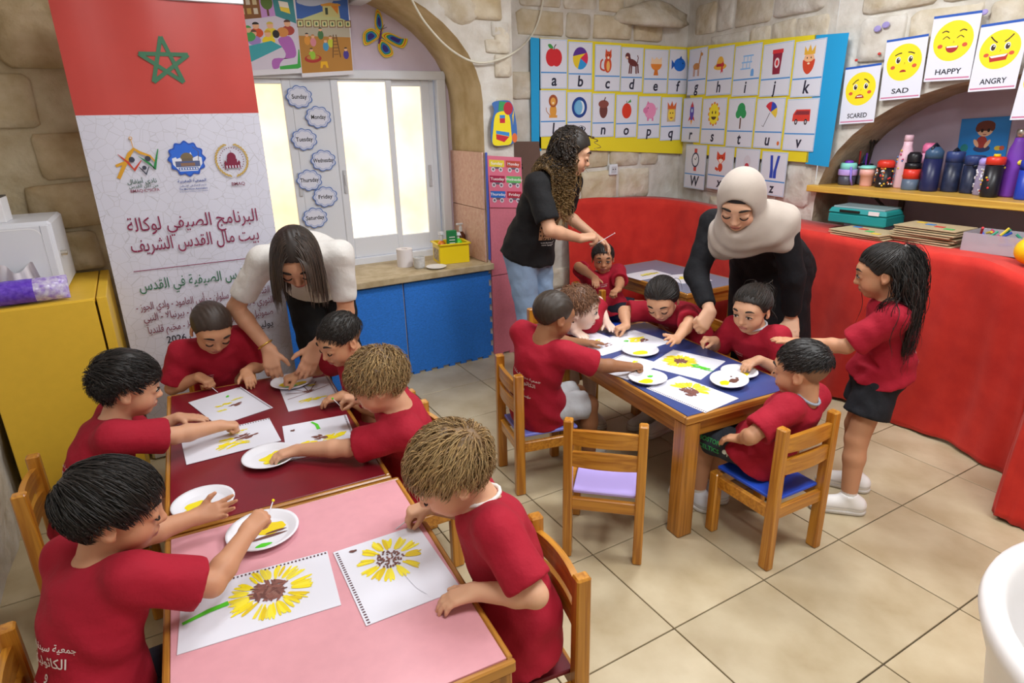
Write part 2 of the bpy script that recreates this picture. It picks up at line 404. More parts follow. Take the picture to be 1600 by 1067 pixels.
# ---- individual stones standing a little proud of the plaster
def stones(parent, M, u0, u1, v0, v1, ok, mats, hmin=.16, hmax=.28, seed=1, proud=.018, wr=(.24, .62)):
    rg = random.Random(seed); v = v0; k = 0
    while v < v1:
        h = rg.uniform(hmin, hmax); u = u0-rg.uniform(0, .2)
        while u < u1:
            wd = rg.uniform(*wr)
            if rg.random() < .9:
                g = .005; x0, x1, y0, y1 = u+g, u+wd-g, v+g, v+h-g
                if all(ok(x, y) for x in (x0, (x0+x1)/2, x1) for y in (y0, (y0+y1)/2, y1)):
                    base = []; c = ((x0+x1)/2, (y0+y1)/2); n = 12
                    for q in range(n):
                        a = 2*math.pi*(q+.5)/n; e = .2
                        px = math.copysign(abs(math.cos(a))**e, math.cos(a)); py = math.copysign(abs(math.sin(a))**e, math.sin(a))
                        base.append((c[0]+px*(x1-x0)/2*rg.uniform(.93, 1.02), c[1]+py*(y1-y0)/2*rg.uniform(.9, 1.03)))
                    pr = proud*rg.uniform(.5, 1.15); Vs = []
                    for s_, d_ in ((1, -.012), (.985, pr*.4), (.93, pr*.9), (.55, pr*rg.uniform(.85, 1.12))):
                        for (x, y) in base: Vs.append(M @ Vector((c[0]+(x-c[0])*s_, c[1]+(y-c[1])*s_, d_+(rg.uniform(-.004, .004) if d_ > 0 else 0))))
                    Vs.append(M @ Vector((c[0], c[1], pr*rg.uniform(.9, 1.3)))); Fs = []
                    for r_ in range(3):
                        for q in range(n): Fs.append((r_*n+q, r_*n+(q+1) % n, r_*n+n+(q+1) % n, r_*n+n+q))
                    for q in range(n): Fs.append((3*n+q, 3*n+(q+1) % n, 4*n))
                    mesh('stone', Vs, Fs, mats[0] if rg.random() < .65 else mats[1], None, parent, smooth=True)
            u += wd
        v += h
Mb = frame((0, YB, 0), (1, 0, 0), (0, 0, 1))
M_stL = mat('brown rubble stone', '#c6b393', .95, col2='#a38d66', nscale=7, bump=1, bscale=12, bd=.02, rand=.1, detail=10)  # brownish stone of the wall left of the alcove
M_stL2 = mat('pale rubble stone', '#cdbea2', .95, col2='#ab9873', nscale=7, bump=1, bscale=12, bd=.02, rand=.1, detail=10)
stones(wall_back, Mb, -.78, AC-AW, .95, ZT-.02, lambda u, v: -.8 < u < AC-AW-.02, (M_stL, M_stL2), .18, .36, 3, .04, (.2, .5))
stones(wall_back, Mb, 1.2, 2.27, 1.45, ZT-.02, lambda u, v: 1.0 < u < PX-.005 and (u > AC+AW+.01 or v > arch_z(u)+.02), (M_stone, M_stone2), .11, .2, 5, .022, (.12, .3))
stones(wall_back, Mb, 2.06, 2.262, 1.45, ZT-.02, lambda u, v: 2.05 < u < PX, (M_stone, M_plaster), .08, .16, 6, .02, (.1, .2))
stones(wall_chart, Mc, .02, 1.75, .3, ZT-.05, lambda u, v: 0 < u < 1.73, (M_stone, M_stone2), .16, .30, 8, .02, (.2, .5))
stones(wall_right, Mr, 0, RL, .3, ZT-.05, lambda u, v: .03 < u < RL+.01, (M_plaster, M_stone), .16, .32, 11, .02, (.2, .5))
Mn = frame((XR, RK.y, 0), (0, -1, 0), (0, 0, 1))
stones(wall_right, Mn, 0, 2.6, .3, ZT-.05, lambda u, v: u > 0 and not (abs((RK.y-u)-NB) < NW_+.03 and v < (NSP+NRI*math.sqrt(max(0, 1-min(1, abs((RK.y-u)-NB)/(NW_+.03))**2))+.03)), (M_plaster, M_stone), .16, .3, 13, .02, (.2, .5))
# big overhanging stone above the chart corner
pz = PB(1020, 45, YC-.02)
def rock(name, c, r, m, seed, parent, flat=None):
    bm = bmesh.new(); bmesh.ops.create_icosphere(bm, subdivisions=3, radius=1); rg = random.Random(seed); ph = [rg.uniform(0, 6) for _ in range(6)]
    for v in bm.verts:
        n_ = 1+.10*math.sin(v.co.x*4+ph[0])+.10*math.sin(v.co.y*5+ph[1]+v.co.z*3)+.05*math.sin(v.co.z*11+ph[2])
        v.co = Vector((v.co.x*r[0], v.co.y*r[1], max(v.co.z, -.3 if flat else -9)*r[2]))*n_+Vector(c)
    me = bpy.data.meshes.new(name); bm.to_mesh(me); bm.free(); me.materials.append(m); me.polygons.foreach_set('use_smooth', [True]*len(me.polygons))
    return link(name, me, parent)
rock('stone', (pz.x, YC-.005, pz.z+.05), (.40, .13, .13), M_stone, 4, wall_chart, True)
rock('stone', (AC+AW-.1, YB+.02, 2.30), (.2, .05, .12), M_stone, 9, wall_back)

# ---- window
win = struct(link('window_1', None))
fr = MB(); y = YW-.005
def bar(mb, x0, x1, z0, z1, d0=-.03, d1=.05, i=0): mb.box(((x0+x1)/2, YW+(d0+d1)/2, (z0+z1)/2), (x1-x0, d1-d0, z1-z0), i, bev=.004)
bar(fr, WL, WR+.02, WT-.045, WT+.01, -.033, .052); bar(fr, WL, WR+.02, WB-.01, WB+.045, -.033, .052); bar(fr, WL, WL+.05, WB, WT); bar(fr, WR-.045, WR+.02, WB, WT)
bar(fr, WR-.085, WR-.05, WB+.03, WT-.03, .02, .05)
fr.build('window_frame', M_white, win)
def sash(x0, x1, z0, z1, d, px0, px1, pz0, pz1, hx):
    s = MB(); bar(s, x0, px0, z0, z1, d, d+.04); bar(s, px1, x1, z0, z1, d, d+.04); bar(s, px0, px1, z0, pz0, d, d+.04); bar(s, px0, px1, pz1, z1, d, d+.04)
    so = s.build('sash', M_white, win)
    g = MB().box(((px0+px1)/2, YW+d+.02, (pz0+pz1)/2), (px1-px0+.01, .006, pz1-pz0+.01)).build('pane', M_pane, so)
    if hx:
        h = MB().box((hx, YW+d-.006, 1.27), (.022, .012, .15), bev=.003); h.box((hx, YW+d-.014, 1.28), (.012, .008, .07), bev=.003)
        h.build('handle', mat('window handle', '#c9cdd6', .3, .3), so)
M_pane = mat('glowing frosted glass', '#fff5e2', .35, col2='#e8d2a6', nscale=1.6, emit=.85, spec=.3)  # emission put into the pane colour stands in for daylight
Z0, Z1 = WB+.045, WT-.045
sash(WL+.05, .965, Z0, Z1, .0, WL+.1, .905, .9, Z1-.03, .94)
sash(1.205, 1.615, Z0, Z1, -.012, 1.255, 1.575, .885, 1.895, 1.235)
sash(1.575, WR-.085, Z0, Z1, .02, 1.62, 1.838, .865, 1.87, 1.868)
pb = MB(); bar(pb, .955, 1.215, Z0, Z1, -.004, .03); pb.build('panel', M_white, win)
# nothing is built beyond the glass; the panes glow by themselves
# ---- sill
tag(MB().box(((AC+AW+.02-.045)/2, (3.80+YW)/2, .678), (AC+AW+.065, YW-3.80, .044), bev=.004).build('window_sill', mat('travertine', '#c6b596', .55, col2='#a8946f', nscale=14, bump=.1, detail=8)), 'beige travertine window sill slab above the blue foam mats', 'window sill')

# ---- ceiling lamps
M_diff = mat('lamp diffuser', '#ffffff', .5, emit=3)
for k, (x, y, p) in enumerate(LAMPS):
    t = thing('ceiling_lamp', 'square white ceiling light panel above the '+('pink table', 'red table', 'white tub', 'blue table')[k], 'ceiling lamp', (x, y, CEIL), 0, 'ceiling light panels')
    MB().box((0, 0, -.03), (.66, .66, .06), bev=.006).build('housing', M_white, t)
    MB().box((0, 0, -.062), (.6, .6, .006)).build('diffuser', M_diff, t)
    l = bpy.data.lights.new('lamp light', 'AREA'); l.shape = 'SQUARE'; l.size = .6; l.energy = p; l.color = (.96, .985, 1)
    lo = bpy.data.objects.new('lamp_light', l); COL.objects.link(lo); lo.parent = t; lo.location = (0, 0, -.07)
# ================================================================== FURNITURE
W_ch = wood('honey varnished pine', '#c98b2e', '#a5661a', .3, 2, .35)
W_chx = wood('honey varnished pine across', '#c98b2e', '#a5661a', .3, 1, .35)
W_tb = wood('table beech edge', '#c08636', '#9a6220', .35, 0, .3)
W_tby = wood('table beech edge long', '#c08636', '#9a6220', .35, 1, .3)
W_tbz = wood('table leg wood', '#bd8030', '#95601d', .35, 2, .3)
SEAT = .29; CW = .137; CD = .14; CH = .597
def make_chair(seat_mat, label, loc, yaw, group=None):
    t = thing('childrens_chair', label, 'chair', (loc[0], loc[1], 0), R(yaw), group)
    for s in (-1, 1):
        m = MB().box((-CD, s*CW, CH/2), (.046, .036, CH), bev=.005, top=(.86, .95)); m.build('back_leg', W_ch, t)
        m = MB().box((CD, s*CW, (SEAT-.015)/2), (.042, .038, SEAT-.015), bev=.005); m.build('front_leg', W_ch, t)
        MB().box((0, s*CW, SEAT-.05), (2*CD-.04, .022, .05), bev=.003).build('side_rail', W_chx, t)
    for x in (-CD, CD): MB().box((x, 0, SEAT-.05), (.022, 2*CW-.03, .05), bev=.003).build('cross_rail', W_chx, t)
    MB().box((.012, 0, SEAT-.006), (2*CD+.005, 2*CW-.036, .014), bev=.003).build('seat', seat_mat, t)
    for z in (.525, .435):
        n = 8; V = []; F = []
        for k in range(n+1):
            y = -CW+.012+(2*CW-.024)*k/n; b = -CD-.012*(1-(2*k/n-1)**2)-.002; up = .008*(1-(2*k/n-1)**2)
            for dx, dz in ((-.009, -.029), (.009, -.029), (.009, .029+up), (-.009, .029+up)): V.append((b+dx, y, z+dz))
        for k in range(n):
            for q in range(4): F.append((4*k+q, 4*k+(q+1) % 4, 4*k+4+(q+1) % 4, 4*k+4+q))
        F += [(3, 2, 1, 0), (4*n, 4*n+1, 4*n+2, 4*n+3)]
        mesh('back_slat', V, F, W_chx, None, t)
    return t
S_lil = mat('lilac seat laminate', '#b7a6ea', .4); S_per = mat('periwinkle seat laminate', '#7d84e0', .4); S_blu = mat('blue seat laminate', '#2a55cf', .4); S_red = mat('dark red seat laminate', '#74202c', .4, noise=.1, nscale=40)
CHAIRS = [
 (S_lil, 'empty pine chair with lilac seat turned towards blue table', (1.424, 1.730), 47),
 (S_per, 'pine chair with periwinkle seat under boy in pale grey shorts', (1.455, 2.29), -12),
 (S_blu, 'pine chair with bright blue seat under boy in printed green-lettered shorts', (1.965, 1.385), 88),
 (S_red, 'pine chair with dark red seat pushed to the pink table', (.645, 1.165), 172),
 (S_red, 'pine chair against the yellow cabinet, behind boy with black quiff', (-.335, 2.345), -2),
 (S_red, 'pine chair behind boy at the pink table by the stone wall', (-.285, 1.43), 4),
 (S_red, 'pine chair at the red table beside the blond boy with curls', (.69, 2.035), 178),
 (S_red, 'pine chair at the red table under boy next to white-shirted teacher', (.69, 2.43), 180),
 (S_red, 'pine chair between red table end and roll-up banner', (.20, 3.12), -92),
 (S_blu, 'pine chair at blue table under pale child with reddish hair', (1.995, 2.865), -96),
 (S_blu, 'pine chair at blue table under girl with centre parting', (2.525, 2.375), 185),
 (S_blu, 'pine chair at blue table under girl with tied-up curls', (2.48, 1.86), 180),
 (S_blu, 'pine chair with small boy facing backwards beside grey table', (2.612, 3.255), 2)]
for m, lab, loc, yaw in CHAIRS: make_chair(m, lab, loc, yaw, 'pine nursery chairs')

TZ = .555
def make_table(name, label, c, rot, wx, ly, top, inset=.0, lw=.075):
    t = thing(name, label, 'table', (c[0], c[1], 0), R(rot))
    e = .016; h = .032
    MB().box((0, 0, TZ-h/2), (wx-2*e, ly-2*e, h), bev=.001).build('table_top', top, t)
    for s in (-1, 1):
        MB().box((0, s*(ly/2-e/2), TZ-h/2-.001), (wx, e, h), bev=.004).build('edge_band', W_tb, t)
        MB().box((s*(wx/2-e/2), 0, TZ-h/2-.001), (e, ly-2*e, h), bev=.004).build('edge_band', W_tby, t)
        MB().box((0, s*(ly/2-.045), TZ-h-.04), (wx-.14, .02, .08)).build('apron', W_tb, t)
        MB().box((s*(wx/2-.045), 0, TZ-h-.04), (.02, ly-.14, .08)).build('apron', W_tby, t)
        for q in (-1, 1): MB().box((s*(wx/2-lw/2-.006), q*(ly/2-lw/2-.006), (TZ-h)/2), (lw, lw, TZ-h), bev=.006).build('leg', W_tbz, t)
    return t
M_pink = mat('pink laminate', '#dfa0aa', .34, noise=.05, nscale=30)
M_redt = mat('dark red laminate', '#7c1a26', .3, noise=.12, nscale=12, spec=.5)
M_bluet = mat('navy blue laminate', '#3f4f8c', .3, noise=.08, nscale=10, spec=.5)
M_greyt = mat('grey laminate', '#7d8aa0', .35, noise=.05)
make_table('nursery_table', 'low table with pale pink laminate top and pine edge', (.205, 1.352), -3.5, .68, .845, M_pink)
make_table('nursery_table', 'low table with dark red laminate top behind the pink one', (.255, 2.335), -3.5, .665, 1.10, M_redt)
make_table('nursery_table', 'low table with navy blue laminate top and thick pine legs', (2.005, 2.055), -4, .62, 1.06, M_bluet)
make_table('nursery_table', 'small grey topped table in front of red cloth corner', (3.235, 3.29), 0, .56, .90, M_greyt)

# ---- yellow cabinet with microwave
M_yel = mat('yellow laminate', '#e8bd3a', .45, noise=.04, nscale=30); M_dark = mat('dark gap', '#16120e', .9)
cb = thing('yellow_cabinet', 'plain yellow laminate cabinet beside the roll-up banner', 'cabinet', (0, 0, 0))
x0, x1, y0, y1, zc = -.665, -.235, 3.2, 3.82, .955
MB().box(((x0+x1)/2, (y0+y1)/2+.01, zc/2-.01), (x1-x0, y1-y0-.02, zc-.02)).build('body', M_yel, cb)
MB().box(((x0+x1)/2-.001, y0-.004, zc/2+.02), (x1-x0-.004, .018, zc-.05), bev=.003).build('door', M_yel, cb)
MB().box(((x0+x1)/2, (y0+y1)/2, zc-.009), (x1-x0, y1-y0+.02, .018), bev=.003).build('top', M_yel, cb)
MB().box((x1+.0035, (y0+y1)/2, zc/2-.01), (.005, y1-y0-.01, zc-.03)).build('gap_strip', M_dark, cb)
MB().box((x1+.025, (y0+y1)/2, zc/2), (.038, y1-y0+.02, zc), bev=.002).build('side_panel', M_yel, cb)
mw = thing('microwave_oven', 'white microwave oven on the yellow cabinet', 'microwave', (-.56, 3.56, zc), R(-2))
M_mw = mat('white enamel', '#dcdfe8', .35, spec=.5)
MB().box((0, 0, .165), (.46, .38, .31), bev=.012).build('body', M_mw, mw)
MB().box((0, -.195, .165), (.44, .02, .285), bev=.008).build('door', M_mw, mw)
a = Art(.0005); pts = []
for cx, cy, a0 in ((.15, .09, 0), (-.15, .09, 90), (-.15, -.09, 180), (.15, -.09, 270)):
    for k in range(7): an = R(a0+15*k); pts.append((cx+.04*math.cos(an), cy+.04*math.sin(an)))
a.line(pts, .004, '#f2f4f8', closed=True); a.line([(.19, -.14), (.19, .14)], .0016, '#8d93a3')
a.build('door_outline', mw, frame((0, -.2052, .165), (1, 0, 0), (0, 0, 1)))
MB().lathe([(.012, 0), (.012, .02), (.009, .024)], 14, M=frame((.2305, -.12, .17), (0, 1, 0), (0, 0, 1))).build('hinge_knob', mat('brushed steel', '#c9c6bd', .3, .9), mw)
for s in (-1, 1):
    for q in (-1, 1): MB().lathe([(.014, 0), (.014, .014)], 10, M=Matrix.Translation((s*.18, q*.14, -.002))).build('foot', M_dark, mw)
bx = thing('carton', 'small white carton with red print on the microwave', 'box', (-.66, 3.50, zc+.32), R(-4))
MB().box((.05, 0, .05), (.24, .12, .1), bev=.002).build('carton_body', mat('white card', '#e6e6ea', .6), bx)
MB().box((.05, .02, .103), (.23, .11, .006), bev=.001).build('open_flap', mat('dark card', '#4a443e', .7), bx)
a = Art(); a.text('etti', .105, .028, .045, '#d02a2a', bold=.03); a.ell(.09, -.012, .026, .022, '#b3241f'); a.text('GUN', .09, -.012, .018, '#3a1512'); a.line([(.125, -.005), (.15, -.012), (.128, -.018)], .003, '#9aa0aa'); a.text('••••', .09, -.04, .012, '#d02a2a')
a.build('print', bx, frame((.0, -.0605, .05), (1, 0, 0), (0, 0, 1)))
# purple sweet bag and napkin in front of the oven
def pillow(name, mats, nx, ny, fn, parent, idx=None, M=None):
    V = []; F = []; I = []
    for s in (1, -1):
        n0 = len(V)
        for i in range(nx+1):
            for j in range(ny+1):
                u, v = i/nx, j/ny; x, y, h = fn(u, v); V.append((x, y, s*h))
        for i in range(nx):
            for j in range(ny):
                q = n0+i*(ny+1)+j; f = (q, q+ny+1, q+ny+2, q+1); F.append(f if s > 0 else f[::-1]); I.append(idx(i/nx, j/ny) if idx else 0)
    if M: V = [M @ Vector(v) for v in V]
    return mesh(name, V, F, mats, I, parent, smooth=True)
M_pur = mat('purple foil', '#5a2fc0', .35, col2='#7a56d8', nscale=60, spec=.6); M_clear = mat('clear foil with purple specks', '#d9d5e6', .25, col2='#9a7fd0', nscale=55, spec=.7)
pk = thing('snack_bag', 'purple plastic snack bag lying on the yellow cabinet', 'bag', (-.50, 3.245, zc))
pillow('bag', [M_pur, M_clear], 26, 12, lambda u, v: (-.16+.34*u, (v-.5)*.10, .004+.05*(max(0, math.sin(math.pi*v)))**.6*(max(0, math.sin(math.pi*min(u*1.02, 1))))**.4+.003*math.sin(u*40+v*17)), pk, lambda u, v: 1 if u > .62 else 0, frame((0, 0, .055), (1, 0, 0), (0, .45, 1)))
np_ = thing('paper_napkin', 'crumpled white napkin propped against the microwave', 'napkin', (-.50, 3.325, zc))
V = []; F = []; nu = 14
for i in range(nu+1):
    for j in range(9):
        u, v = i/nu, j/8; V.append(((u-.5)*(.2-.06*v), .02*math.sin(u*9)*(1-.3*v)+.012*math.sin(u*23), v*(.14+.02*math.sin(u*8))))
for i in range(nu):
    for j in range(8): q = i*9+j; F.append((q, q+9, q+10, q+1))
mesh('sheet', V, F, mat('tissue', '#e4dfe2', .9), None, np_, smooth=True)

# ---- roll-up banner
BY = 3.5; BX0 = PB(75, 0, BY).x; BX1 = PB(380, 12, BY).x; BW = BX1-BX0; BT = PB(220, 3, BY).z+.02; BM = (BX0+BX1)/2
bn = thing('roll_up_banner', 'tall roll-up banner with red star flag top and Arabic lettering', 'banner', (BM, BY, 0))
M_ban = mat('banner film', '#d3d4e4', .38, spec=.45)
_n = M_ban.node_tree.nodes; _l = M_ban.node_tree.links; _v = _n.new('ShaderNodeTexVoronoi'); _v.feature = 'DISTANCE_TO_EDGE'; _v.inputs['Scale'].default_value = 22; _t = _n.new('ShaderNodeTexCoord'); _l.new(_t.outputs['Object'], _v.inputs['Vector'])
_m = _n.new('ShaderNodeMapRange'); _m.inputs[1].default_value = .008; _m.inputs[2].default_value = .022; _l.new(_v.outputs['Distance'], _m.inputs[0]); _x = _n.new('ShaderNodeMix'); _x.data_type = 'RGBA'; _x.inputs[6].default_value = rgb('#c0c0cc'); _x.inputs[7].default_value = rgb('#d5d6e6'); _l.new(_m.outputs[0], _x.inputs[0]); _l.new(_x.outputs[2], _n['Principled BSDF'].inputs['Base Color'])
M_banr = mat('banner red print', '#c4423c', .34, noise=.08, nscale=5, spec=.55)
zb = PB(118, 176, BY).z-.012; hw = BW/2
def ban(x): return -.006*math.sin((x/hw)*math.pi*.5)**2
V = []; F = []; I = []; nn = 16
zs = [.08, .5, 1.0, zb, (zb+BT)/2, BT]
for z in zs:
    for k in range(nn+1): x = -hw+BW*k/nn; V.append((x, .004*math.sin(k*.9+z*2), z))
for j in range(len(zs)-1):
    for k in range(nn): q = j*(nn+1)+k; F.append((q, q+1, q+nn+2, q+nn+1)); I.append(1 if zs[j] >= zb-1e-6 else 0)
mesh('sheet', V, F, [M_ban, M_banr], I, bn, smooth=True)
MB().box((0, 0, BT+.008), (BW+.01, .022, .03), bev=.004).build('top_rail', mat('silver rail', '#d5d8de', .3, .6), bn)
MB().box((0, .02, .045), (BW+.03, .10, .09), bev=.012).build('base', mat('silver rail', '#d5d8de', .3, .6), bn)
MB().tube([(0, .035, .08), (0, .03, BT)], .009, 8).build('pole', mat('silver rail', '#d5d8de', .3, .6), bn)
BF = frame((0, -.0062, 0), (1, 0, 0), (0, 0, 1))
def bp(x, y): p = PB(x, y, BY); return (p.x-BM, p.z)
a = Art(.0005)
# green five-pointed interlaced star
cs = bp(258, 97); rs = .105; P5 = [(cs[0]+rs*math.cos(R(90+72*k)), cs[1]+rs*math.sin(R(90+72*k))) for k in range(5)]
for k in range(5): a.line([P5[k], P5[(k+2) % 5]], .017, '#3f7357')
def L(px, py, dx, dy, s): c = bp(px, py); return (c[0]+dx*s, c[1]+dy*s)
# crest one: gold arch and three cheering figures
o = bp(212, 255); s = .085; g = lambda x, y: (o[0]+x*s, o[1]+y*s)
a.line([g(-.95, -.75), g(-.2, .5), g(.05, .75), g(.3, .55), g(.75, .35), g(.95, .05)], [.015, .017, .013, .012, .009, .006], '#d9a02e'); a.line([g(-.95, -.1), g(-.55, .05)], .012, '#d9a02e')
a.line([g(.03, .8), g(.0, 1.25)], .003, '#d9a02e'); a.ell(*g(0, 1.3), .007, .007, '#d9a02e'); a.ell(*g(0, 1.3), .004, .004, '#d3d4e4')
a.line([g(-.75, .5), g(-.35, .05), g(-.12, -.35), g(.3, .15)], [.002, .010, .013, .003], '#c8442f'); a.line([g(.2, .35), g(.65, -.05), g(.85, -.35), g(1.2, .7)], [.002, .010, .013, .004], '#2c8a4a'); a.line([g(.12, -.2), g(.4, -.6), g(.6, -.2)], [.003, .010, .003], '#3d4152')
for x, y, r_ in ((-.15, .2, .012), (.62, .22, .012), (.37, -.25, .009)): a.ell(*g(x, y), r_, r_, '#3d4152')
t = bp(222, 283); a.text(arabic('نادي أطفال'), t[0], t[1], None, '#2f5a46', width=.12); a.text(arabic('من أجل القدس'), t[0]+.003, t[1]-.022, None, '#2f5a46', width=.12); a.text('BMAQ-C*SCFA', t[0]+.004, t[1]-.043, None, '#8c2f4f', width=.12)
# crest two: blue scalloped roundel with a dome
o = bp(292, 248); s = .078
def roundel(r_, c): a.poly([(o[0]+r_*(1+.07*math.cos(12*R(k*5)))*math.cos(R(k*5)), o[1]+r_*(1+.07*math.cos(12*R(k*5)))*math.sin(R(k*5))) for k in range(72)], c)
roundel(s, '#2a55b8'); roundel(s*.9, '#2f6ad6'); g = lambda x, y: (o[0]+x*s, o[1]+y*s)
a.poly([g(-.82, -.3), g(-.82, .05), g(-.6, .12), g(-.55, .02), g(-.3, .1), g(.05, .08), g(.25, .4), g(.35, .05), g(.6, .15), g(.82, .05), g(.82, -.3), g(.5, -.72), g(-.5, -.72)], '#dfe3f0')
a.ell(*g(0, .02), .36*s, .34*s, '#7a6a50', a0=0, a1=180); a.rect(*g(0, -.06), .62*s, .18*s, '#6d6152'); a.rect(*g(0, -.3), 1.36*s, .34*s, '#55608a'); a.rect(*g(0, -.33), .8*s, .18*s, '#8a6a58'); a.rect(*g(0, -.58), 1.1*s, .16*s, '#3a62b0'); a.line([g(.4, .7), g(.7, .4), g(.62, -.1)], .003, '#5c5560')
for k in range(7): a.ell(*g(-.45+.15*k, -.58), .004, .004, '#dfe3f0')
t = bp(300, 282); a.text(arabic('الجمعية المغربية'), t[0], t[1], None, '#2a4a9a', width=.125); a.text(arabic('لدعم الإعمار في فلسطين'), t[0], t[1]-.022, None, '#2a4a9a', width=.118, bold=0); a.text('The Moroccan Association', t[0], t[1]-.038, None, '#2a4a9a', width=.125); a.text('for the Support of Reconstruction in Palestine', t[0], t[1]-.05, None, '#2a4a9a', width=.125, bold=0)
# crest three: wreath with domed building
o = bp(362, 250); s = .075; g = lambda x, y: (o[0]+x*s, o[1]+y*s)
for sd in (-1, 1):
    for k in range(15):
        an = R(-90+sd*(14+k*10.5)); q = g(.96*math.cos(an), 1.02*math.sin(an)); a.ell(q[0], q[1], .0095, .004, '#c0a052', rot=math.degrees(an)+90+sd*28)
for k in range(26):
    an = R(-60+k*(300/25)); q = g(.72*math.cos(an), .76*math.sin(an)+.02); a.ell(q[0], q[1], .003, .0022, '#7a3a50')
a.ell(*g(0, .18), .27*s, .3*s, '#7d1f3d'); a.rect(*g(0, -.1), .62*s, .36*s, '#7d1f3d'); a.rect(*g(0, -.35), .95*s, .3*s, '#7d1f3d'); a.poly([g(-.52, -.2), g(-.42, 0), g(-.3, -.2)], '#7d1f3d'); a.poly([g(.52, -.2), g(.42, 0), g(.3, -.2)], '#7d1f3d'); a.line([g(0, .45), g(0, .62)], .002, '#7d1f3d')
for k in range(5): a.rect(*g(-.36+.18*k, -.42), .07*s, .18*s, '#d3d4e4')
t = bp(372, 287); a.text('BMAQ', t[0], t[1], None, '#7d2a44', width=.062)
# programme lines
def bline(body, xl, yl, xr, yr, c, h, bold=.004):
    l, r_ = bp(xl, yl), bp(xr, yr); V_, F_ = text2d(body, h, 'CENTER', bold); w0 = max(v[0] for v in V_)-min(v[0] for v in V_)
    V_, F_ = text2d(body, h, 'CENTER', bold, 0, r_[0]-l[0]); cx = (max(v[0] for v in V_)+min(v[0] for v in V_))/2
    zz = (l[1]+r_[1])/2; a.tri([(x-cx+(l[0]+r_[0])/2, y+zz) for x, y in V_], F_, c)
bline(arabic('البرنامج الصيفي لوكالة'), 199, 356, 401, 334, '#86204a', .088)
bline(arabic('بيت مال القدس الشريف'), 205, 389, 403, 362, '#86204a', .088)
l, r_ = bp(210, 430), bp(400, 396); zz = (l[1]+r_[1])/2; a.line([(l[0], zz), (r_[0]+.06, zz)], .0035, '#86204a')
bline(arabic('المدارس الصيفية في القدس'), 219, 455, 402, 417, '#2d6b4c', .072)
bline(arabic('القدس القديمة - سلوان - رأس العامود - وادي الجوز -'), 214, 487, 420, 446, '#7a2746', .052)
bline(arabic('الثوري - صور باهر - بيت حنينا - بيرنبالا - النبي'), 226, 505, 425, 460, '#7a2746', .052)
bline(arabic('صموئيل - الجديرة - مخيم شعفاط - مخيم قلنديا'), 233, 522, 425, 480, '#7a2746', .052)
bline(arabic('يوليوز/تموز - غشت/آب 2026'), 262, 537, 425, 498, '#2a2430', .05, .008)
a.build('lettering_and_crests', bn, BF)

# ---- red cloth over the shelf units
M_red = mat('red felt cloth', '#d03024', .85, col2='#bf241c', nscale=9, sheen=.1, bump=.12, bscale=220)
def drape(name, label, top, base, back, seed, n=150, m=26, amp=.02):
    T = smooth_curve(top, 14); B = smooth_curve(base, 14); K = smooth_curve(back, 14); rg = random.Random(seed); ph = [rg.uniform(0, 6) for _ in range(8)]
    def at(Q, u): f = u*(len(Q)-1); i = min(int(f), len(Q)-2); return Vector(Q[i]).lerp(Vector(Q[i+1]), f-i)
    V = []; F = []
    for i in range(n+1):
        u = i/n; t, b, k = at(T, u), at(B, u), at(K, u); d = (at(T, min(1, u+.01))-at(T, max(0, u-.01))); d.z = 0; nrm = Vector((d.y, -d.x, 0)).normalized()
        V.append(tuple(k)); V.append(tuple(k.lerp(t, .6))); V.append(tuple(t+Vector((0, 0, .002))-nrm*.02))
        for j in range(m+1):
            v = j/m; p = t.lerp(b, v); s = amp*(.25+v)
            f = math.sin(u*38+ph[0]+1.6*math.sin(v*2+ph[1]))*.55+math.sin(u*71+ph[2]+v*1.7)*.3+math.sin(u*17+v*4+ph[3])*.6+.25*math.sin(u*130+v*9+ph[4])
            sw = .6*math.sin(v*math.pi)*math.sin(u*11+ph[5]+v*3)
            p = p+nrm*(s*(f+sw)+(.012 if v > .02 else 0)); p.z = max(p.z+(.012*math.sin(u*23+ph[6]) if v < .01 else 0), .006+.008*(1+math.sin(u*31))*v); V.append(tuple(p))
    w_ = m+4
    for i in range(n):
        for j in range(w_-1): q = i*w_+j; F.append((q, q+1, q+w_+1, q+w_))
    o = mesh(name, V, F, M_red, None, None, smooth=True); md = o.modifiers.new('thickness', 'SOLIDIFY'); md.thickness = .003
    return tag(o, label, 'cloth')
drape('red_cloth', 'long red cloth draped over low shelves around the stone corner',
  [(2.9, 4.12, 1.03), (3.28, 4.12, 1.02), (3.62, 4.04, 1.0), (3.76, 3.8, .99), (3.72, 3.4, .98), (3.55, 2.85, .98), (3.43, 2.43, .98), (3.34, 2.02, .98), (3.32, 1.80, .985), (3.30, 1.50, .99), (3.25, 1.30, .985), (3.24, 1.14, .94)],
  [(2.9, 4.08, .0), (3.25, 4.06, .0), (3.52, 3.96, 0), (3.62, 3.72, 0), (3.62, 3.35, 0), (3.55, 2.75, 0), (3.49, 2.36, 0), (3.45, 2.05, 0), (3.42, 1.82, 0), (3.39, 1.52, 0), (3.355, 1.22, 0), (3.33, 1.03, 0)],
  [(2.9, 4.165, 1.03), (3.3, 4.165, 1.02), (3.75, 4.15, 1.0), (3.93, 3.9, .985), (3.90, 3.45, .975), (3.83, 2.9, .975), (3.79, 2.5, .975), (3.79, 2.1, .975), (3.79, 1.8, .975), (3.79, 1.5, .98), (3.79, 1.3, .96), (3.79, 1.1, .9)], 5)
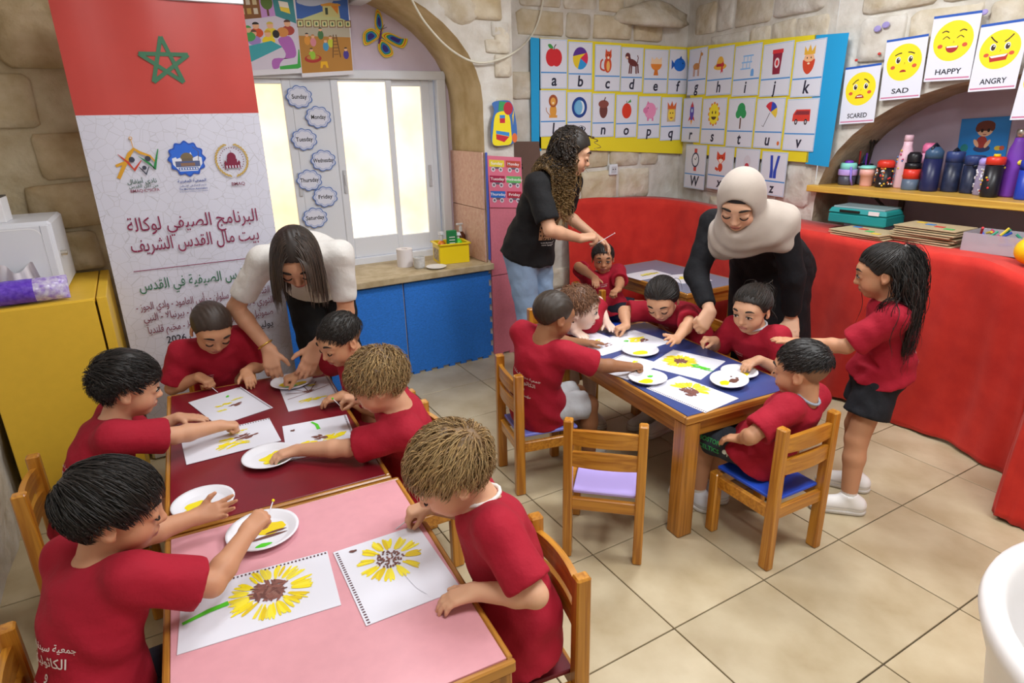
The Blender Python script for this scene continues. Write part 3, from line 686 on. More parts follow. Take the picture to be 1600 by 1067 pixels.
drape('red_cloth', 'red cloth hanging straight down over unit beside white tub',
  [(3.38, .955, .97), (3.15, .945, .975), (2.97, .94, .975), (2.93, .90, .975), (2.925, .7, .97), (2.93, .4, .97), (2.93, .1, .97)],
  [(3.38, .965, 0), (3.14, .96, 0), (2.945, .95, 0), (2.90, .90, 0), (2.905, .7, 0), (2.91, .4, 0), (2.90, .1, 0)],
  [(3.4, .7, .975), (3.3, .7, .975), (3.3, .65, .975), (3.3, .6, .975), (3.3, .5, .975), (3.3, .4, .975), (3.3, .1, .975)], 8, 90, 22, .012)
sh = thing('low_shelf_unit', 'low wooden shelf unit hidden under the red cloth by niche', 'shelf', (0, 0, 0))
M_board = mat('shelf board', '#b98f4e', .5, noise=.1)
MB().box((3.65, 1.74, .955), (.27, 1.1, .022)).build('top_board', M_board, sh)
for yy in (1.22, 1.74, 2.26): MB().box((3.66, yy, .472), (.24, .02, .944)).build('upright', M_board, sh)
u2 = thing('storage_block', 'storage block under the shorter hanging red cloth', 'shelf', (0, 0, 0))
MB().box((3.13, .52, .478), (.34, .78, .956), bev=.01).build('block_body', M_board, u2)

# ---- white tub in the near corner
tb = thing('plastic_tub', 'round white plastic play tub with thick rolled rim', 'tub', (1.66, .05, 0))
M_tub = mat('white plastic', '#eceaea', .3, spec=.5)
MB().lathe([(.30, 0), (.36, .012), (.385, .2), (.425, .5), (.455, .585), (.462, .61), (.457, .632), (.440, .642), (.420, .636), (.408, .615), (.398, .56), (.375, .40), (.345, .28), (.28, .235), (0, .225)], 72).build('shell', M_tub, tb, smooth=True)

# ---- wall clad foam mats
def jigsaw(x0, x1, z0, z1, n, sides, t=.012, dep=.016):
    """outline with interlocking tabs on chosen sides"""
    P = []
    def run(a, b, on):
        a, b = Vector(a), Vector(b); d = b-a; L_ = d.length; d.normalize(); nn_ = Vector((d.y, -d.x))
        k = max(2, int(round(L_/.085))) if on else 1
        for i in range(k):
            s0, s1 = L_*i/k, L_*(i+1)/k; P.append(a+d*s0)
            if on: m0, m1 = s0+(s1-s0)*.3, s0+(s1-s0)*.7; P.extend([a+d*m0, a+d*(m0-.006)-nn_*-dep, a+d*(m1+.006)-nn_*-dep, a+d*m1])
    run((x0, z0), (x1, z0), 'b' in sides); run((x1, z0), (x1, z1), 'r' in sides); run((x1, z1), (x0, z1), 't' in sides); run((x0, z1), (x0, z0), 'l' in sides)
    return [(p.x, p.y) for p in P]
M_bmat = mat('blue foam', '#2b7ce0', .75, noise=.25, nscale=70, bump=.25, bscale=130, stretch=(1, 1, 2.2)); M_pmat = mat('rose foam', '#d4788a', .8, noise=.08, nscale=60, bump=.2, bscale=150)
Mw = frame((0, YB-.004, 0), (1, 0, 0), (0, 0, 1))
for k, (a0, a1, lab) in enumerate(((.12, .755, 'blue interlocking foam mat on wall behind the banner'), (.765, 1.395, 'blue interlocking foam mat on wall behind the leaning teacher'), (1.405, 2.035, 'blue interlocking foam mat on wall next to rose foam pier'))):
    P = jigsaw(a0, a1, .016, .645, 7, 'b' if k < 2 else 'br')
    tag(MB().prism(P, .014, M=Mw).build('foam_mat', M_bmat), lab, 'foam mat', 'blue wall mats')
P = jigsaw(2.062, 2.268, .016, .60, 7, 'b'); tag(MB().prism(P, .014, M=Mw).build('foam_mat', M_pmat), 'rose foam mat covering bottom of the pier', 'foam mat')
P = jigsaw(2.062, 2.268, .606, 1.13, 7, ''); tag(MB().prism(P, .014, M=Mw).build('foam_mat', M_pmat), 'rose foam mat on the pier under the train poster', 'foam mat')
Ms = frame((AC+AW-.004, YW, 0), (0, -1, 0), (0, 0, 1)); M_bmat2 = mat('beige pink foam', '#e0bfae', .8, noise=.15, nscale=34, bump=.4, bscale=60, col2='#d3a596')
for z0, z1, lab in ((.703, 1.065, 'beige pink textured foam tile on alcove side above sill'), (1.07, 1.44, 'beige pink textured foam tile on alcove side below arch')):
    tag(MB().prism([(0, z0), (.49, z0), (.49, z1), (0, z1)], .012, M=Ms).build('foam_mat', M_bmat2), lab, 'foam mat')
tag(MB().box((AC+AW+.004, YB-.012, 1.08), (.012, .02, .72), bev=.003).build('corner_strip', mat('blue edging', '#4a63c4', .5)), 'thin blue edging strip on the corner of the pier', 'edging')
# ================================================================== WALL PRINTS
M_paper = mat('white paper', '#e2e3ee', .55); M_card = mat('white card stock', '#dfe1ee', .5)
def quadM(tl, tr, bl):
    """frame with origin at the bottom left corner and the true (not squared) edge directions"""
    u = (tr-tl); v = (tl-bl); w_, h_ = u.length, v.length; u = u/w_; v = v/h_; n = u.cross(v).normalized()
    return Matrix(((u.x, v.x, n.x, bl.x), (u.y, v.y, n.y, bl.y), (u.z, v.z, n.z, bl.z), (0, 0, 0, 1))), w_, h_
def sheet(name, M, w_, h_, m, parent=None, t=.0012):
    return MB().box((w_/2, h_/2, t/2-.0006), (w_, h_, t), M=M).build(name, m, parent)
def PP(x, y, M):
    o = M.to_translation(); n = Vector((M[0][2], M[1][2], M[2][2])); d = ray(x, y); p = CAM+d*((o-CAM).dot(n)/d.dot(n)); q = M.inverted() @ p
    return q.x, q.y
ML = frame((PX, YC-.034, 0), (1, 0, 0), (0, 0, 1)); MR = frame(RC+Vector((-.036, .0, 0)), RK-RC, (0, 0, 1))
Bl, Ye, Li = '#1fa0dc', '#ecd928', '#79b4e0'
def chart_piece(name, M, pts, label, m):
    P = [PP(x, y, M) for x, y in pts]
    o = MB().prism(P, .0015, M=M @ Matrix.Translation((0, 0, -.004))).build(name, m); return tag(o, label, 'chart backing')
M_ye = mat('yellow sugar paper', Ye, .7); M_bl = mat('blue sugar paper', Bl, .7)
uc = PP(1075, 150, ML)[0]
chart_piece('chart_backing', ML, [(843, 59), (1074, 74), (1084, 241), (843, 232)], 'yellow paper backing of alphabet chart on the far wall', M_ye)
chart_piece('chart_backing', MR, [(1073, 74), (1275, 54), (1262, 254), (1084, 241)], 'yellow paper backing of alphabet chart on the niche side wall', M_ye)
chart_piece('chart_backing', ML, [(829, 58), (845, 60), (846, 236), (831, 236)], 'blue paper strip at the letter a end of alphabet chart', M_bl)
chart_piece('chart_backing', MR, [(1273, 55), (1326, 51), (1294, 261), (1258, 256), (1262, 225)], 'blue paper panel at the letter k end of alphabet chart', M_bl)
def star_pts(cx, cy, r0, r1, n, rot=90): return [(cx+(r0 if k % 2 == 0 else r1)*math.cos(R(rot+180*k/n)), cy+(r0 if k % 2 == 0 else r1)*math.sin(R(rot+180*k/n))) for k in range(2*n)]
def picture(a, L_, x, y, s):
    E = lambda dx, dy, rx, ry, c, rot=0, **k: a.ell(x+dx*s, y+dy*s, rx*s, ry*s, c, rot, **k)
    Pg = lambda pts, c, sm=0: a.poly([(x+p*s, y+q*s) for p, q in pts], c, sm)
    Ln = lambda pts, wd, c, sm=0: a.line([(x+p*s, y+q*s) for p, q in pts], wd*s, c, sm)
    if L_ == 'a': E(-.12, -.05, .26, .32, '#d3262f'); E(.12, -.05, .26, .32, '#d3262f'); Ln([(0, .22), (.03, .35), (.1, .42)], .04, '#4a3424'); Pg([(-.02, .28), (-.14, .42), (-.28, .4), (-.2, .28)], '#3f9a4a', 4)
    elif L_ == 'b': E(0, 0, .38, .42, '#eccb2a'); E(0, 0, .38, .42, '#5c3192', a0=30, a1=170); E(0, 0, .38, .42, '#2c97dd', a0=250, a1=330, pie=1); E(0, 0, .38, .42, '#d92c52', a0=330, a1=395, pie=1)
    elif L_ == 'c': E(0, -.16, .2, .3, '#d14f2c'); E(.02, -.2, .09, .2, '#f0b866'); E(.02, .2, .17, .16, '#d14f2c'); Pg([(-.14, .26), (-.12, .46), (0, .32)], '#d14f2c'); Pg([(.06, .32), (.17, .46), (.18, .24)], '#d14f2c'); Ln([(-.15, -.38), (-.36, -.3), (-.36, -.05), (-.26, .05)], .07, '#c3422c', 5); E(-.05, .22, .025, .025, '#221a1a'); E(.08, .22, .025, .025, '#221a1a'); E(.02, .12, .06, .05, '#f3e3d0')
    elif L_ == 'd':
        E(.03, 0, .28, .13, '#6b3030', -18); E(-.26, .26, .14, .13, '#6b3030'); Ln([(-.2, .22), (-.14, .08)], .16, '#6b3030'); Ln([(.28, -.02), (.33, .2), (.28, .3)], .045, '#6b3030')
        for q in ((-.16, -.44), (-.05, -.44), (.24, -.44), (.36, -.42)): Ln([(q[0]*.8+.02, -.05), q], .075, '#6b3030')
        E(-.3, .2, .07, .05, '#f0c9b0')
    elif L_ == 'e': E(0, .02, .32, .26, '#e88a34', a0=180, a1=360); Pg([(-.32, .02), (-.28, .3), (-.14, .18), (0, .3), (.14, .2), (.3, .3), (.32, .02)], '#f3d3b0'); Pg([(-.08, -.2), (.08, -.2), (.14, -.44), (-.14, -.44)], '#d97724')
    elif L_ == 'f': E(.06, 0, .34, .26, '#1e6fd6'); Pg([(-.2, 0), (-.42, .2), (-.4, -.2)], '#1857b8'); Pg([(-.02, .2), (.12, .36), (.22, .18)], '#1857b8'); E(.24, .06, .03, .03, '#0c2350')
    elif L_ == 'g':
        E(-.08, -.08, .24, .13, '#c88a4c'); Ln([(.1, -.02), (.2, .34)], .09, '#c88a4c'); E(.25, .36, .1, .06, '#c88a4c', -15); Ln([(.2, .4), (.19, .5)], .03, '#8a5630')
        for q in (-.26, -.18, .04, .12): Ln([(q, -.12), (q, -.46)], .05, '#b97a40')
    elif L_ == 'h': E(0, -.12, .42, .12, '#eab53c'); E(0, -.04, .24, .3, '#eab53c', a0=0, a1=180); a.rect(x, y-.06*s, .5*s, .11*s, '#b31f30'); Pg([(.04, -.05), (.2, .08), (.2, -.14)], '#cf2a3c'); Pg([(.1, -.1), (.06, -.38), (.16, -.3), (.22, -.38), (.18, -.1)], '#cf2a3c')
    elif L_ == 'i':
        for r_ in range(3):
            a.rect(x+(.04-r_*.06)*s, y+(.22-r_*.22)*s, .6*s, .05*s, '#8cbdf0')
            for q in (-.2, .02, .2): a.rect(x+(q-r_*.04)*s, y+(.11-r_*.22)*s, .05*s, .2*s, '#9cc8f2') if r_ < 2 else None
        E(.34, -.36, .09, .12, '#6aa6e6'); a.rect(x+.34*s, y-.44*s, .18*s, .12*s, '#6aa6e6')
    elif L_ == 'j': Pg([(-.24, .26), (.26, .26), (.2, -.44), (-.18, -.44)], '#8e1f3c'); a.rect(x+.01*s, y+.32*s, .56*s, .13*s, '#d8343c'); E(.01, -.06, .13, .17, '#ecdfe6'); E(.01, -.06, .07, .1, '#d8343c')
    elif L_ == 'k': E(0, -.02, .25, .27, '#efb98c'); Pg([(-.28, 0), (-.22, -.3), (0, -.46), (.22, -.3), (.28, 0), (.1, -.06), (-.1, -.06)], '#d2472a', 4); Pg([(-.25, .16), (-.25, .44), (-.1, .26), (0, .48), (.1, .26), (.25, .44), (.25, .16)], '#e6b23c'); E(-.09, .06, .025, .03, '#222222'); E(.09, .06, .025, .03, '#222222'); E(0, -.12, .06, .03, '#f6e0c0')
    elif L_ == 'l': E(0, -.18, .17, .26, '#dd9a3c'); E(0, .2, .22, .24, '#a3502c'); E(0, .18, .13, .15, '#e4a64c'); a.rect(x, y-.4*s, .4*s, .1*s, '#dd9a3c'); Ln([(-.15, -.35), (-.32, -.2), (-.34, -.05)], .03, '#b5703a', 4); E(0, .12, .05, .04, '#f4e0c0')
    elif L_ == 'm': E(0, 0, .4, .42, '#1f3f8c'); E(0, 0, .28, .3, '#62a8d8'); E(.08, 0, .18, .26, '#e6ecf4'); E(-.02, 0, .18, .27, '#78b6de')
    elif L_ == 'n': E(0, -.08, .22, .32, '#6e3a34'); E(0, .18, .28, .16, '#8a4a40'); Ln([(.02, .3), (.1, .46)], .05, '#5a3028')
    elif L_ == 'o': E(0, -.06, .27, .32, '#dc3a24'); Pg([(0, .26), (.2, .42), (.24, .3)], '#3f9a4a'); Ln([(0, .24), (-.03, .36)], .03, '#4a3424')
    elif L_ == 'p': E(.04, 0, .34, .34, '#ea93bd'); E(-.24, .02, .14, .13, '#dd7dad'); Pg([(-.2, .24), (-.12, .42), (-.02, .3)], '#dd7dad'); Ln([(.36, .06), (.46, .14), (.42, .02)], .03, '#dd7dad'); a.rect(x-.08*s, y-.36*s, .1*s, .14*s, '#dd7dad'); a.rect(x+.2*s, y-.36*s, .1*s, .14*s, '#dd7dad'); E(-.1, .12, .025, .03, '#40203a')
    elif L_ == 'q': a.rect(x, y-.12*s, .5*s, .56*s, '#c9b08a'); E(0, -.1, .2, .26, '#f4d24a'); Pg([(-.24, .12), (-.26, .42), (-.1, .24), (0, .46), (.1, .24), (.26, .42), (.24, .12)], '#d8662c'); E(-.07, -.04, .03, .03, '#222222'); E(.07, -.04, .03, .03, '#222222'); E(0, -.22, .08, .05, '#a02a3a', a0=180, a1=360)
    elif L_ == 'r': E(0, .04, .15, .36, '#5b49b0'); Pg([(-.11, .24), (0, .48), (.11, .24)], '#cf3a3c'); Pg([(-.12, -.1), (-.26, -.34), (-.08, -.24)], '#cf3a3c'); Pg([(.12, -.1), (.26, -.34), (.08, -.24)], '#cf3a3c'); E(0, .1, .06, .08, '#bcd6f0'); Pg([(-.08, -.28), (0, -.5), (.08, -.28)], '#f0a02c')
    elif L_ == 's':
        for k in range(12): E(.34*math.cos(R(30*k)), .4*math.sin(R(30*k)), .07, .07, '#e08a2c')
        E(0, 0, .33, .39, '#f7e42a'); E(-.11, .06, .04, .06, '#50381a'); E(.11, .06, .04, .06, '#50381a'); E(0, -.1, .17, .12, '#50381a', a0=180, a1=360)
    elif L_ == 't': Ln([(0, -.5), (0, -.1)], .08, '#6b4a3c'); E(0, .2, .24, .24, '#2c9a58'); E(-.16, .04, .16, .16, '#2c9a58'); E(.16, .04, .16, .16, '#2c9a58')
    elif L_ == 'u': Ln([(.0, .1), (-.3, -.4), (-.38, -.36)], .03, '#5a5560'); E(.04, .12, .36, .36, '#d22a3c', rot=-35, a0=120, a1=180, pie=1); E(.04, .12, .36, .36, '#2f47b8', rot=-35, a0=60, a1=120, pie=1); E(.04, .12, .36, .36, '#e8c83c', rot=-35, a0=0, a1=60, pie=1)
    elif L_ == 'v': Pg([(-.44, -.16), (-.42, .08), (-.28, .24), (.42, .24), (.44, -.16)], '#dc3f34'); Pg([(-.36, .06), (-.26, .19), (.38, .19), (.38, .06)], '#8c2f3a'); E(-.24, -.18, .08, .1, '#33272c'); E(.24, -.18, .08, .1, '#33272c'); E(-.24, -.18, .04, .05, '#b9b4bd'); E(.24, -.18, .04, .05, '#b9b4bd')
    elif L_ == 'w': a.rect(x, y, .2*s, .9*s, '#cf4a44'); E(0, 0, .27, .3, '#2d3658'); E(0, 0, .21, .24, '#e6e9f2'); Ln([(0, 0), (.1, .12)], .03, '#333333'); Ln([(0, 0), (-.08, .06)], .03, '#333333')
    elif L_ == 'x': E(0, -.24, .16, .18, '#d2472a'); Pg([(-.3, .1), (-.28, .42), (-.08, .28), (.08, .28), (.28, .42), (.3, .1), (0, -.12)], '#d8452a'); Pg([(-.18, .06), (0, .12), (.18, .06), (0, -.1)], '#f6e8dc'); Ln([(-.14, -.36), (-.36, -.28)], .12, '#d2472a'); E(-.1, .16, .03, .03, '#222222'); E(.1, .16, .03, .03, '#222222')
    elif L_ == 'y': E(0, .05, .24, .28, '#d8d4e0'); E(0, -.12, .14, .12, '#c2394c')
    elif L_ == 'z': Pg([(-.26, .46), (-.1, .46), (-.02, -.2), (-.02, -.46), (-.2, -.46), (-.2, -.1)], '#2d47b6'); Pg([(.34, .46), (.18, .46), (.02, -.2), (.02, -.46), (.2, -.46), (.2, -.1)], '#2d47b6'); Ln([(0, -.1), (0, -.46)], .04, '#9aa6d8')
DESC = dict(a='red apple', b='beach ball', c='orange cat', d='brown dog', e='orange egg cup', f='blue fish', g='giraffe', h='straw hat', i='icy blue igloo', j='jam jar', k='bearded king', l='lion', m='blue moon', n='brown acorn nut', o='round orange', p='pink pig', q='crowned queen', r='rocket', s='smiling sun', t='green tree', u='umbrella', v='red van', w='wrist watch', x='fox', y='yo-yo', z='blue zip')
ROW1 = [('a', 844, 886, 61, 138.6), ('b', 887.6, 925, 65.6, 139.6), ('c', 929, 969, 70, 142.5), ('d', 970, 1004, 74, 143.6), ('e', 1006, 1043, 77, 146), ('f', 1044.5, 1074, 77, 147), ('g', 1076, 1104, 75.5, 148), ('h', 1106, 1145, 73.5, 148.5), ('i', 1147, 1188, 70, 149.6), ('j', 1190.5, 1237, 67, 150), ('k', 1240, 1287, 63, 151)]
ROW2 = [('l', 843.5, 884, 141, 213), ('m', 886, 923.5, 144, 213), ('n', 925, 959.5, 146, 214), ('o', 962, 995, 148, 214.5), ('p', 997, 1031, 150.5, 216), ('q', 1032.5, 1064, 152, 219), ('r', 1067, 1095, 153, 222), ('s', 1097, 1134, 153.5, 225.5), ('t', 1137, 1178, 153.5, 230), ('u', 1180.5, 1224, 153.5, 232), ('v', 1227, 1276, 154, 236)]
ROW3 = [('w', 1071, 1103, 226, 295), ('x', 1107, 1146, 229, 297), ('y', 1149, 1186, 232, 298), ('z', 1189, 1229, 237, 306)]
for row in (ROW1, ROW2, ROW3):
    for (ch, x0, x1, y0, y1) in row:
        right = ch in 'ghijk' or ch >= 'r'
        M = MR if right else ML; ym = (y0+y1)/2
        u0, u1 = PP(x0, ym, M)[0], PP(x1, ym, M)[0]; v1 = PP((x0+x1)/2, y0, M)[1]; v0 = PP((x0+x1)/2, y1, M)[1]
        w_, h_ = u1-u0, v1-v0; Mq = M @ Matrix.Translation((u0, v0, .002 if row is not ROW3 else .0045))
        o = sheet('alphabet_card', Mq, w_, h_, M_card)
        tag(o, 'alphabet card showing %s above the letter %s' % (DESC[ch], ch), 'card', 'alphabet chart cards')
        a = Art(.0007); e = .005
        a.line([(e, e), (w_-e, e), (w_-e, h_-e), (e, h_-e)], .0035, Li, closed=True); a.rect(w_/2, h_*.33, w_-2*e, .009, '#4d94d8')
        picture(a, ch, w_/2, h_*.66, min(h_*.56, w_*1.05)); a.text(ch if ch != 'w' else 'W', w_/2, h_*.165, h_*.33, '#23233a', bold=.024, shear=.1)
        a.build('print', o, Mq)
a = Art(.004); q = PP(1216, 224, MR); a.ell(q[0], q[1], .012, .014, '#d96a2c'); o = a.build('sticker', None, MR); tag(o, 'small round orange sticker beside the letter u', 'sticker')

# ---- feelings cards
def eyes_open(a, cx, cy, s, look=0):
    for d in (-1, 1): a.ell(cx+d*.24*s, cy, .1*s, .13*s, '#f4f2ea'); a.ell(cx+d*.24*s+.01*s, cy-.01*s, .075*s, .105*s, '#3a2a22'); a.ell(cx+d*.24*s+.03*s, cy+.04*s, .025*s, .03*s, '#f4f2ea')
def face(kind, M, w_, h_, word, parent):
    a = Art(.0008); a.rect(w_/2, h_-.006, w_, .012, '#2456b4'); a.rect(w_/2, .012, w_*.94, .007, '#c87a9c')
    cx, cy, s = w_/2, h_*.60, w_*.62
    a.ell(cx, cy, .68*s, .68*s, '#f2dd22', n=40)
    for d in (-1, 1): a.ell(cx+d*.42*s, cy-.16*s, .09*s, .07*s, '#d2553a')
    a.line([(cx+.02*s, cy), (cx+.05*s, cy-.05*s), (cx, cy-.07*s)], .014*s, '#8a6a1a')
    B = '#4a3222'
    if kind == 'HAPPY':
        for d in (-1, 1): a.line([(cx+d*.24*s-.12*s, cy+.08*s), (cx+d*.24*s, cy+.16*s), (cx+d*.24*s+.12*s, cy+.08*s)], .03*s, B, 5); a.line([(cx+d*.3*s-.12*s, cy+.3*s), (cx+d*.3*s, cy+.35*s), (cx+d*.3*s+.12*s, cy+.3*s)], .04*s, B, 5)
        a.ell(cx, cy-.18*s, .22*s, .22*s, '#a82a2c', a0=180, a1=360); a.rect(cx, cy-.2*s, .36*s, .05*s, '#f4f2ea')
    else:
        eyes_open(a, cx, cy+.1*s, s); sl = {'SCARED': .12, 'SAD': .05, 'ANGRY': -.16}[kind]
        for d in (-1, 1): a.line([(cx+d*.12*s, cy+(.33+sl*.5)*s), (cx+d*.24*s, cy+.34*s), (cx+d*.38*s, cy+(.33-sl)*s)], .045*s, B, 4)
        if kind == 'SCARED': a.ell(cx, cy-.38*s, .2*s, .16*s, '#a82a2c', a0=0, a1=180); a.rect(cx, cy-.3*s, .24*s, .04*s, '#f4f2ea')
        if kind == 'SAD': a.ell(cx, cy-.36*s, .13*s, .09*s, '#a82a2c', a0=0, a1=180)
        if kind == 'ANGRY': a.poly([(cx-.32*s, cy-.2*s), (cx+.32*s, cy-.16*s), (cx+.28*s, cy-.38*s), (cx-.26*s, cy-.42*s)], '#b8302c'); a.poly([(cx-.3*s, cy-.21*s), (cx+.3*s, cy-.17*s), (cx+.22*s, cy-.25*s), (cx-.22*s, cy-.28*s)], '#f4f2ea')
    if word: a.text(word, w_/2, h_*.135, h_*.115, '#2c2a38', bold=.02, width=w_*(.42 if len(word) < 4 else .56))
    a.build('print', parent, M)
AP = XR-.034
for kind, tl, tr, bl, z in (('SCARED', (1321.7, 106), (1378, 98), (1311, 194.5), 0), ('SAD', (1386, 63), (1451.7, 52.5), (1373.7, 157.5), .004), ('HAPPY', (1460, 26), (1535.7, 15.7), (1443, 128), .008), ('ANGRY', (1533.8, 39), (1612, 27), (1512, 144), .012), ('', (1606, 84), (1680, 76), (1577.6, 187.6), .016)):
    tl, tr, bl = (PA(*p, AP-z) for p in (tl, tr, bl)); M, w_, h_ = quadM(tl, tr, bl)
    o = sheet('feelings_card', M, w_, h_, M_card)
    if kind: tag(o, 'white card with yellow %s face and word %s' % (kind.lower(), kind), 'card', 'feelings cards'); face(kind, M, w_, h_, kind, o)
    else:
        tag(o, 'white feelings card with pink base line overlapping the ANGRY card', 'card', 'feelings cards')
        a = Art(.0008); a.rect(w_/2, h_-.006, w_, .012, '#2456b4'); a.rect(w_/2, .012, w_*.94, .007, '#c87a9c'); a.ell(w_/2, h_*.6, w_*.42, w_*.42, '#f2dd22', n=32); a.build('print', o, M)
for k, (x, y, r_, c) in enumerate(((1371, 45, .022, '#9c92cc'), (1384, 39, .022, '#9c92cc'), (1538, 19, .018, '#a79ad6'), (1374, 84, .010, '#c23a34'), (1338, 94, .010, '#c23a34'))):
    p = PA(x, y, XR-.036); o = MB().lathe([(r_*1.0, 0), (r_*.8, .004), (0, .005)], 10, M=frame(p, (0, -1, 0), (0, 0, 1)), sy=.8).build('putty_blob', C(c)); tag(o, 'lilac putty blob on the wall by feelings cards' if k < 3 else 'small red putty blob on the wall by feelings cards', 'putty', 'putty blobs on the wall')

# ---- posters over the window
def poster(name, pts, b, label):
    tl, tr, bl = (PB(*p, b) for p in pts); M, w_, h_ = quadM(tl, tr, bl); o = sheet(name, M, w_, h_, mat('laminated poster', '#e6e6f0', .18, spec=.6)); tag(o, label, 'poster'); return o, M, w_, h_
o, M, w_, h_ = poster('poster', ((364, -12), (458, -12), (386, 119)), YW-.07, 'glossy classroom picture poster with children round a turquoise table')
a = Art(); s = lambda x, y: (x*w_, y*h_)
a.poly([s(.02, .07), s(.98, .07), s(.98, 1), s(.02, 1)], '#d8d2e4'); a.poly([s(.02, .68), s(.4, .7), s(.4, 1), s(.02, 1)], '#8a5a30'); a.poly([s(.4, .7), s(.64, .72), s(.62, 1), s(.4, 1)], '#c896d8'); a.poly([s(.64, .72), s(.98, .62), s(.98, 1), s(.62, 1)], '#3f8f98')
for i in range(3):
    for j in range(2): a.rect(*s(.1+.11*i, .78+.11*j), .07*w_, .07*h_, ('#d8c9a0', '#c7a35a', '#e0d8c8')[(i+j) % 3])
a.ell(*s(.52, .88), .1*w_, .085*h_, '#5c7a34'); a.rect(*s(.52, .76), .035*w_, .08*h_, '#6b4428'); a.poly([s(.72, .9), s(.88, .88), s(.9, .74), s(.74, .78)], '#f2ece0'); a.poly([s(.73, .83), s(.89, .81), s(.9, .74), s(.74, .78)], '#efd548')
for x, y, c, hc in ((.28, .56, '#d8552a', '#2a2020'), (.52, .56, '#e6d23a', '#d8c050'), (.22, .47, '#a48ad0', '#6a4a3a'), (.46, .46, '#f2d820', '#d8a83a'), (.82, .58, '#b0463a', '#5a3028'), (.14, .52, '#4aa858', '#4aa858')):
    a.ell(*s(x, y-.04), .11*w_, .06*h_, c); a.ell(*s(x, y+.045), .055*w_, .04*h_, '#ecb792'); a.ell(*s(x, y+.062), .058*w_, .03*h_, hc, a0=0, a1=180)
a.poly([s(.06, .36), s(.5, .42), s(.68, .34), s(.1, .17)], '#3fa8b4'); a.poly([s(.06, .36), s(.1, .17), s(.1, .12), s(.05, .3)], '#2f8894')
a.poly([s(.62, .43), s(.82, .47), s(.9, .34), s(.86, .2), s(.5, .2), s(.46, .08), s(.56, .08), s(.6, .14), s(.72, .25)], '#b46ac0', 4); a.ell(*s(.72, .52), .1*w_, .06*h_, '#d8904a'); a.ell(*s(.6, .5), .06*w_, .05*h_, '#2a2626')
a.poly([s(.58, .1), s(.9, .12), s(.95, .3), s(.99, .3), s(.97, .08), s(.9, .06), s(.58, .06)], '#3fae4a'); a.build('print', o, M)
o, M, w_, h_ = poster('poster', ((459, -12), (543, -12), (472, 121)), YW-.072, 'glossy playground picture poster with blue sky over sand')
a = Art(); s = lambda x, y: (x*w_, y*h_)
a.poly([s(.01, .05), s(.99, .05), s(.99, .46), s(.01, .5)], '#b98338'); a.poly([s(.01, .5), s(.99, .46), s(.99, .66), s(.01, .7)], '#b9b2a0'); a.poly([s(.01, .7), s(.99, .66), s(.99, 1), s(.01, 1)], '#3f68b8')
for x, y, r_ in ((.3, .88, .2), (.55, .9, .16), (.75, .94, .18), (.15, .9, .12)): a.ell(*s(x, y), r_*w_, .04*h_, '#b9c3d8')
a.poly([s(.02, .68), s(.5, .78), s(.95, .66), s(.95, .6), s(.02, .62)], '#c9cf94'); a.poly([s(.5, .72), s(.5, .86), s(.8, .87), s(.82, .7)], '#d0cc8a'); a.poly([s(.46, .86), s(.64, .88), s(.84, .86), s(.84, .84), s(.48, .84)], '#d89a3a'); a.poly([s(.66, .84), s(.8, .84), s(.78, .74)], '#d8842a'); a.rect(*s(.57, .78), .05*w_, .08*h_, '#3a4a3a')
for k in range(7): a.rect(*s(.06+.15*k, .64-.003*k), .12*w_, .085*h_, '#7a4a30'); a.rect(*s(.06+.15*k, .64-.003*k), .09*w_, .065*h_, '#d8d8a0'); a.ell(*s(.06+.15*k, .64-.003*k), .02*w_, .02*h_, '#4a6a4a')
for x, y, c, hc in ((.16, .46, '#e09a3a', '#2a2a30'), (.27, .44, '#d88a98', '#b87a4a'), (.42, .52, '#4a7a4a', '#3a5a3a'), (.5, .38, '#4a9ac8', '#b8864a'), (.6, .42, '#c8d03a', '#8a6a3a'), (.88, .27, '#4a3a9a', '#2a2a30'), (.22, .28, '#9ac83a', '#4a3a2a')):
    a.ell(*s(x, y-.02), .055*w_, .055*h_, c); a.ell(*s(x, y+.045), .03*w_, .022*h_, '#e8b48c'); a.ell(*s(x, y+.055), .032*w_, .016*h_, hc, a0=0, a1=180)
a.ell(*s(.24, .22), .16*w_, .05*h_, '#b0302c'); a.ell(*s(.24, .235), .12*w_, .03*h_, '#b98338'); a.ell(*s(.24, .26), .05*w_, .05*h_, '#9ac83a')
for dx in (-.04, .06): a.line([s(.68+dx*.5, .5), s(.68+dx*1.5, .22)], .018*w_, '#6b4a28')
for k in range(6): a.rect(*s(.69, .26+.04*k), .09*w_, .008*h_, '#6b4a28')
a.poly([s(.36, .1), s(.38, .18), s(.5, .18), s(.52, .1), s(.48, .1), s(.46, .14), s(.42, .14), s(.4, .1)], '#f0b81c'); a.build('print', o, M)

